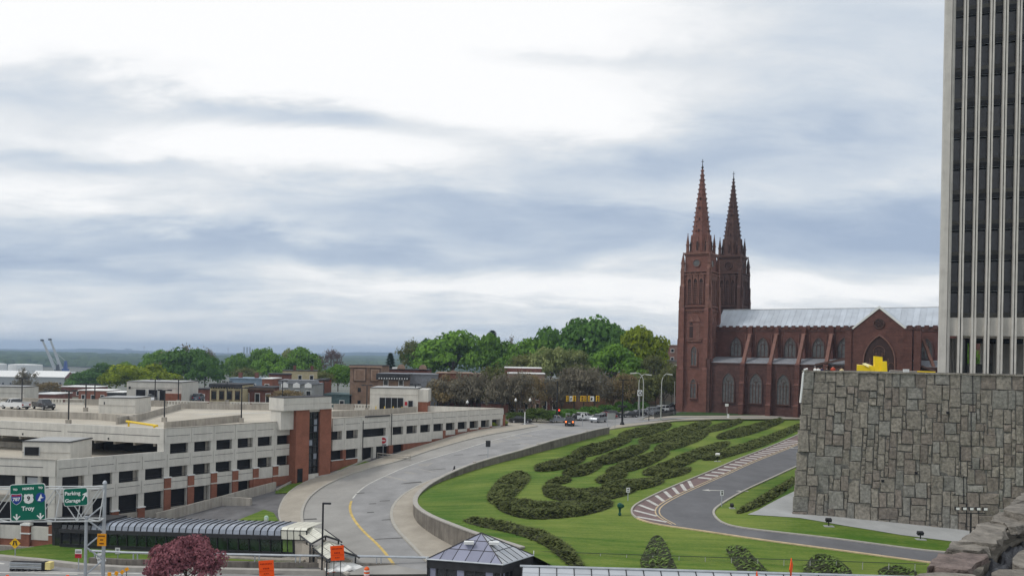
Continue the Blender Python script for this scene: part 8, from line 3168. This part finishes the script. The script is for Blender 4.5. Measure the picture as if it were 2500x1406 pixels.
 for px, lab in ((18, 'tip of an orange cone at the bottom left edge'), (165, 'tip of an orange cone at the bottom edge below the gantry')):
  p = atY(px, 1403, 66)
  t = thing('traffic_cone', lab, 'traffic cone', (p.x, p.y, p.z - .9))
  MB().lathe([(.28, 0), (.16, .45), (.10, .75), (.12, .9)], 10).build('cone', orange, t)
  MB().lathe([(.2, .3), (.155, .45)], 10).build('band', whitem, t)
  MB().box(-.32, .32, -.32, .32, -.05, .02).build('foot', black, t)
 # orange flags on the barricade left of the purple tree
 for i, (px, py) in enumerate(((267, 1401), (284, 1399), (298, 1396), (309, 1389))):
  p = atY(px, py, 66)
  t = thing('warning_light', ['leftmost amber warning light on the street barricade', 'second amber warning light from the left', 'third amber warning light from the left', 'topmost amber warning light beside the purple tree'][i], 'warning light', (p.x, p.y, p.z - .8))
  MB().tube([(0, 0, 0), (0, 0, .75)], .03, 5).build('stem', darkm, t)
  MB(Matrix.Translation((0, 0, .8)) @ Matrix.Rotation(R(20 * i), 4, 'Y')).box(-.13, .13, -.05, .05, -.12, .16).build('lamp', amber, t)
 # long trailer of barrier sections
 p = onH(70, 1392, HS, 30, 130)
 t = thing('barrier_trailer', 'long stack of grey steel barrier rails on low feet with a pale yellow end board', 'road barrier', (p.x, p.y, p.z), rz=R(-3))
 Ls = 88 / FPX * p.y
 for k in range(4):
  MB().box(-Ls / 2, Ls / 2 - .25, -.30, .30, .22 + k * .17, .35 + k * .17).build('rail', steel if k % 2 else greyw, t)
  MB().box(-Ls / 2 + .05, Ls / 2 - .3, -.25, .25, .35 + k * .17, .39 + k * .17).build('spacer', black, t)
 for k in range(6):
  x = -Ls / 2 + .15 + k * (Ls - .4) / 5
  MB().box(x - .12, x + .12, -.3, .3, 0, .25).build('foot', black, t)
 MB().box(Ls / 2 - .3, Ls / 2 + .1, -.32, .32, .2, .95).build('end_box', black, t)
 MB().box(Ls / 2 + .1, Ls / 2 + .62, -.36, .30, .25, .95).build('end_board', mat('pale yellow board', (.72, .60, .25), var=.08), t)
 # yellow merge diamond
 b = onH(35, 1372, H_road)
 t, mm = post_sign(36, 1312, 1372, 1.15, 1.15, 'yellow diamond merge sign on the grass at the left', MATS['amber yellow'], H_road, None, shape='diamond')
 for s in (-1, 1):
  MB(mm @ Matrix.Translation((s * .14, 0, 0)) @ Matrix.Rotation(R(s * -14), 4, 'Y')).box(-.055, .055, -.06, -.03, -.22, .18).build('arrow', black, t)
  MB(mm @ Matrix.Translation((s * .1, 0, .18))).extr([(-.1, 0), (.1, 0), (0, .14)], -.06, -.03).build('arrow_head', black, t)
 # small signs
 post_sign(191, 1340, 1392, .66, .86, 'white and red notice sign at the left end of the rail', whitem, HS, [(-.5, .5, -.5, -.02, sred), (-.4, .4, .12, .18, BK), (-.4, .4, .28, .34, BK), (-.35, .35, -.2, -.15, whitem)])
 t, mm = post_sign(246, 1349, 1395, .84, .90, 'tilted white sign reading ROAD CLOSED hanging on the rail', whitem, HS, None, tilt=-14)
 for s, z in (('ROAD', .15), ('CLOSED', -.14)):
  o = text(s, black, t, (0, 0, 0), .24)
  o.matrix_local = mm @ Matrix.Translation((0, -.05, z)) @ Matrix.Rotation(R(90), 4, 'X')
 post_sign(287, 1336, 1366, .5, .66, 'small white speed sign on the grass behind the rail', whitem, H_road, [(-.3, .3, .25, .33, BK), (-.22, .22, -.32, .1, BK)], edge=BK)


mat('amber yellow', (.80, .48, .02), var=.03, rough=.55)
foreground()


# ------------------------------------------------------------------ sign gantry
def gantry():
 yr = 74.0
 A = atY(256, 1180, yr)                 # top of right rear post
 base = -23.0
 d = Vector((math.cos(R(-24)), math.sin(R(-24))))          # along the truss, from left to right, coming nearer
 d = Vector((math.cos(R(8)), math.sin(R(8))))
 f = frame((A.x, A.y), d)
 root = thing('sign_gantry', 'white lattice sign gantry on a braced steel leg over the left road', 'gantry', M=f)
 top = A.z - .25
 gw = mat('grey white steel', (.55, .57, .57), var=.1)
 Lg = 22
 y2 = -1.3

 def pz(px, py):
  s = on_line(px, py, (A.x, A.y), d)
  return s, ray(px, py)[1] * (A.y + s * d.y)
 # leg: rear post tall, front post shorter, zigzag braces
 MB().tube([(0, 0, base), (0, 0, top + .3)], .16, 8).build('post', steel, root)
 MB().lathe([(.22, top + .28), (.15, top + .45), (.02, top + .55)], 8).build('post_cap', steel, root)
 xf = on_line(214, 1300, (A.x, A.y), d)
 MB().tube([(xf, -.4, base), (xf, -.4, top - 2.6)], .14, 8).build('post', steel, root)
 zs = [top - 2.0, top - 3.3, top - 4.6, top - 5.9, -22.3]
 zg = [top - 3.0, top - 4.6, top - 6.2, -21.6]
 cur = (0, zs[0])
 L = [(0, -2.4), (xf, -1.5)]
 zz = np.linspace(top - 1.6, base + 1.4, 7)
 for i in range(6):
  a = (0, 0, zz[i]) if i % 2 == 0 else (xf, -.4, zz[i])
  b = (xf, -.4, zz[i + 1]) if i % 2 == 0 else (0, 0, zz[i + 1])
  MB().tube([a, b], .075, 6).build('brace', steel, root)
 # box truss
 ht = 84 / FPX * yr * .92
 for y in (0, y2):
  for z in (top, top - ht):
   MB().tube([(.0, y, z), (-Lg, y, z)], .065, 6).build('chord', gw, root)
 n = 12
 for i in range(n):
  x0, x1 = -Lg * i / n, -Lg * (i + 1) / n
  for y in (0, y2):
   a, b = ((x0, y, top), (x1, y, top - ht)) if i % 2 == 0 else ((x0, y, top - ht), (x1, y, top))
   MB().tube([a, b], .045, 5).build('diagonal', gw, root)
  MB().tube([(x0, 0, top), (x0, y2, top - ht)], .045, 4).build('cross_tie', gw, root)
  MB().tube([(x0, 0, top), (x0, y2, top)], .045, 4).build('cross_tie', gw, root)
  if i % 2 == 0:
   MB().tube([(x1, 0, top - ht), (x0, y2, top - ht)], .045, 4).build('cross_tie', gw, root)
 MB().tube([(0, 0, top - ht), (0, y2, top - ht)], .07, 5).build('cross_tie', gw, root)

 def panel(x0, x1, yt0, yt1, yb0, yb1, label, name):
  """corner rows in the picture at the left and right edges"""
  off = -1.5
  o = f @ Vector((0, off, 0))
  sa, sb = on_line(x0, 1220, (o.x, o.y), d), on_line(x1, 1200, (o.x, o.y), d)
  pa, pb_ = f @ Vector((sa, off, 0)), f @ Vector((sb, off, 0))
  za, zb = ray(x0, yb0)[1] * pa.y, ray(x0, yt0)[1] * pa.y
  zc, zd = ray(x1, yb1)[1] * pb_.y, ray(x1, yt1)[1] * pb_.y
  tb, bt = (zb + zd) / 2, (za + zc) / 2
  tilt = math.atan2((zd - zb), (sb - sa)) * .5
  w, h = sb - sa, tb - bt
  M_ = f @ Matrix.Translation(((sa + sb) / 2, off, (tb + bt) / 2)) @ Matrix.Rotation(-tilt, 4, 'Y')
  t = thing(name, label, 'road sign', M=M_)

  def rr(w_, h_, r):
   pts = []
   for cx_, cz_, a0 in ((w_ / 2 - r, h_ / 2 - r, 0), (-w_ / 2 + r, h_ / 2 - r, 90), (-w_ / 2 + r, -h_ / 2 + r, 180), (w_ / 2 - r, -h_ / 2 + r, 270)):
    for q in range(4):
     a = R(a0 + 30 * q)
     pts.append((cx_ + r * math.cos(a), cz_ + r * math.sin(a)))
   return pts
  MB().extr(rr(w, h, .2), -.02, .03).build('border', whitem, t)
  MB().extr(rr(w - .12, h - .12, .16), -.05, -.02).build('board', sgreen, t)
  return t, w, h
 sw = mat('sign lettering white', (.80, .82, .80), var=.02)
 t, w, h = panel(25, 112, 1184, 1177, 1276, 1264, 'large green overhead sign reading TO 787, NORTH 9 and Troy', 'guide_sign')

 def tx(s, x, z, size, m=sw):
  return text(s, m, t, (x * w, -.06, z * h), size, bold=.012)
 tx('TO', -.34, .355, .24)
 tx('NORTH', .02, .37, .26)
 tx('TO', .37, .38, .24)
 tx('Troy', -.0, -.17, .52)
 # interstate shield
 sh = [(-.5, .34), (-.44, .5), (0, .45), (.44, .5), (.5, .34), (.46, -.1), (.25, -.4), (0, -.55), (-.25, -.4), (-.46, -.1)]
 S = .86
 cx_, cz_ = -.31 * w, .10 * h
 MB().extr([(cx_ + x * S * 1.08, cz_ + z * S * 1.08) for x, z in sh][::-1], -.075, -.055).build('shield_border', sw, t)
 MB().extr([(cx_ + x * S, cz_ + z * S) for x, z in sh][::-1], -.09, -.075).build('shield', sblue, t)
 MB().extr([(cx_ - .45 * S, cz_ + .30 * S), (cx_ + .45 * S, cz_ + .30 * S), (cx_ + .42 * S, cz_ + .46 * S), (cx_, cz_ + .42 * S), (cx_ - .42 * S, cz_ + .46 * S)], -.10, -.09).build('shield_head', sred, t)
 o = text('787', sw, t, (cx_, -.11, cz_ - .02), .40, bold=.012)
 # route 9 shield
 cx_, cz_ = .03 * w, .10 * h
 s9 = [(-.38, .5), (-.2, .44), (0, .5), (.2, .44), (.38, .5), (.48, .28), (.42, .1), (.5, -.15), (.36, -.42), (0, -.55), (-.36, -.42), (-.5, -.15), (-.42, .1), (-.48, .28)]
 MB().extr([(cx_ + x * .82, cz_ + z * .82) for x, z in s9][::-1], -.075, -.055).build('route_shield', sw, t)
 text('9', black, t, (cx_, -.09, cz_), .52, bold=.012)
 # round blue mark
 cx_, cz_ = .37 * w, .12 * h
 MB(Matrix.Translation((cx_, -.06, cz_)) @ Matrix.Rotation(R(90), 4, 'X')).lathe([(.42, 0), (.42, .03)], 16).build('round_mark', sblue, t)
 MB().extr([(cx_ - .25, cz_ - .28), (cx_ + .05, cz_ + .32), (cx_ + .12, cz_ + .02), (cx_ + .28, cz_ - .02), (cx_ - .02, cz_ - .1), (cx_ + .02, cz_ - .3)][::-1], -.11, -.09).build('white_emblem', sw, t)
 for u in (-.32, .35):
  cx_, cz_ = u * w, -.40 * h
  MB().extr([(cx_ - .3, cz_ + .08), (cx_, cz_ - .26), (cx_ + .3, cz_ + .08), (cx_ + .24, cz_ + .14), (cx_ + .06, cz_ - .02), (cx_ + .06, cz_ + .3), (cx_ - .06, cz_ + .3), (cx_ - .06, cz_ - .02), (cx_ - .24, cz_ + .14)], -.075, -.055).build('down_arrow', sw, t)
 t, w, h = panel(155, 215, 1193, 1187, 1238, 1231, 'smaller green overhead sign reading Parking Garage with an arrow', 'guide_sign')
 text('Parking', sw, t, (-.12 * w, -.06, .20 * h), .44, bold=.01)
 text('Garage', sw, t, (-.12 * w, -.06, -.20 * h), .44, bold=.01)
 mm = Matrix.Translation((.37 * w, 0, .02 * h)) @ Matrix.Rotation(R(30), 4, 'Y')
 MB(mm).extr([(-.05, -.42), (.05, -.42), (.06, .1), (.2, .0), (.22, .1), (0, .42), (-.22, .1), (-.2, .0), (-.06, .1)], -.075, -.055).build('arrow', sw, t)
 # amber notice on the tall post
 b = f @ Vector((-.05, -.35, 0))
 z1, z0 = ray(258, 1302)[1] * b.y, ray(258, 1332)[1] * b.y
 t = thing('amber_notice', 'amber warning sign fixed to the tall gantry post', 'road sign', (b.x, b.y, (z0 + z1) / 2))
 hh = (z1 - z0) / 2
 MB().box(-.40, .40, -.03, .0, -hh, hh).build('board', amber, t)
 for z, x in ((.62, .3), (.0, .14), (-.6, .2)):
  MB().box(-x, x, -.05, -.03, z * hh - .05, z * hh + .05).build('print', mat('dark sign print', (.12, .03, .01)), t)
 MB().box(-.1, .1, 0, .2, -.1, .1).build('bracket', steel, t)


gantry()


# ------------------------------------------------------------------ black lamp by the stair, fence, junction box
b = atz(786, 1388, -20.9)
t = thing('yard_lamp', 'thin black right angled lamp pole in front of the stair canopies', 'lamp post', (b.x, b.y, -20.9))
h = ray(786, 1227)[1] * b.y + 20.9
MB().tube([(0, 0, -.5), (0, 0, h)], .09, 7).build('pole', black, t)
MB().box(-.05, .75, -.12, .12, h - .12, h + .04).build('lamp_head', black, t)
b = onH(650, 1278, H_road)
t = thing('utility_pedestal', 'pale green rounded utility box on the small grass patch', 'utility box', tuple(b))
MB().lathe([(.26, 0), (.26, .75), (.2, .92), (.05, .98)], 10).build('box', mat('pale green metal', (.45, .60, .50), var=.06), t)
MB().box(-.18, .18, -.28, -.24, .45, .7).build('label_plate', whitem, t)

# chain link fence along the bottom of the lawn
fa, fb_ = atY(1290, 1344.5, 75), atY(2262, 1376, 75)
t = thing('chain_link_fence', 'thin chain link fence with slender posts along the foot of the lawn', 'fence', tuple(fa))
MB().tube([fa, fb_], .035, 5).build('top_rail', mat('dull green steel', (.06, .08, .05), var=.2), t, world=True)
for i in range(16):
 px = 1338 + i * 64
 u = (px - 1290) / (2262 - 1290)
 if u > 1:
  break
 c_ = fa.lerp(fb_, u)
 MB().tube([c_, Vector((c_.x, c_.y, c_.z - 3.0))], .035, 5).build('post', lampw, t, world=True)
wires = MB()
L_ = (fb_ - fa).length
n = int(L_ / .22)
wm = mat('fence wire', (.10, .12, .09))
dv = (fb_ - fa) / n
for i in range(0, n):
 p = fa + dv * i
 for s in (-1, 1):
  q = p + dv * (s * 8.0) - Vector((0, 0, 1.9))
  wires.add([p + Vector((0, 0, .0)), p + Vector((.008, 0, 0)), q + Vector((.008, 0, 0)), q], [(0, 1, 2, 3)])
o = wires.build('wire_mesh', wm, t, world=True)
o['kind'] = 'stuff'
# iron fence at the church corner
a, b = Vector(street(1598, 1021)), Vector(street(1650, 1012))
t = thing('iron_fence', 'low dark iron fence at the corner of the church green', 'fence', tuple(a))
n = 22
for i in range(n + 1):
 c_ = a.lerp(b, i / n)
 MB().box(c_.x - .06, c_.x + .06, c_.y - .06, c_.y + .06, SZ, SZ + 1.4).build('picket', black, t, world=True)
MB().tube([a + Vector((0, 0, 1.3)), b + Vector((0, 0, 1.3))], .06, 4).build('rail', black, t, world=True)
MB().tube([a + Vector((0, 0, .3)), b + Vector((0, 0, .3))], .06, 4).build('rail', black, t, world=True)

# ------------------------------------------------------------------ air between here and the hills
hz = MB().box(-9000, 9000, -200, 10500, -75, 62).build('haze', bpy.data.materials.new('air'), kind='stuff')
am = hz.data.materials[0]
am.use_nodes = True
an = am.node_tree
an.nodes.clear()
vo = N(an, 'ShaderNodeVolumePrincipled')
vo.inputs['Color'].default_value = (.57, .75, 1.0, 1)
vo.inputs['Density'].default_value = .00018
vo.inputs['Anisotropy'].default_value = .2
ou = N(an, 'ShaderNodeOutputMaterial')
an.links.new(vo.outputs[0], ou.inputs['Volume'])
tag(hz, 'pale bluish haze lying over the river valley towards the hills', 'haze')
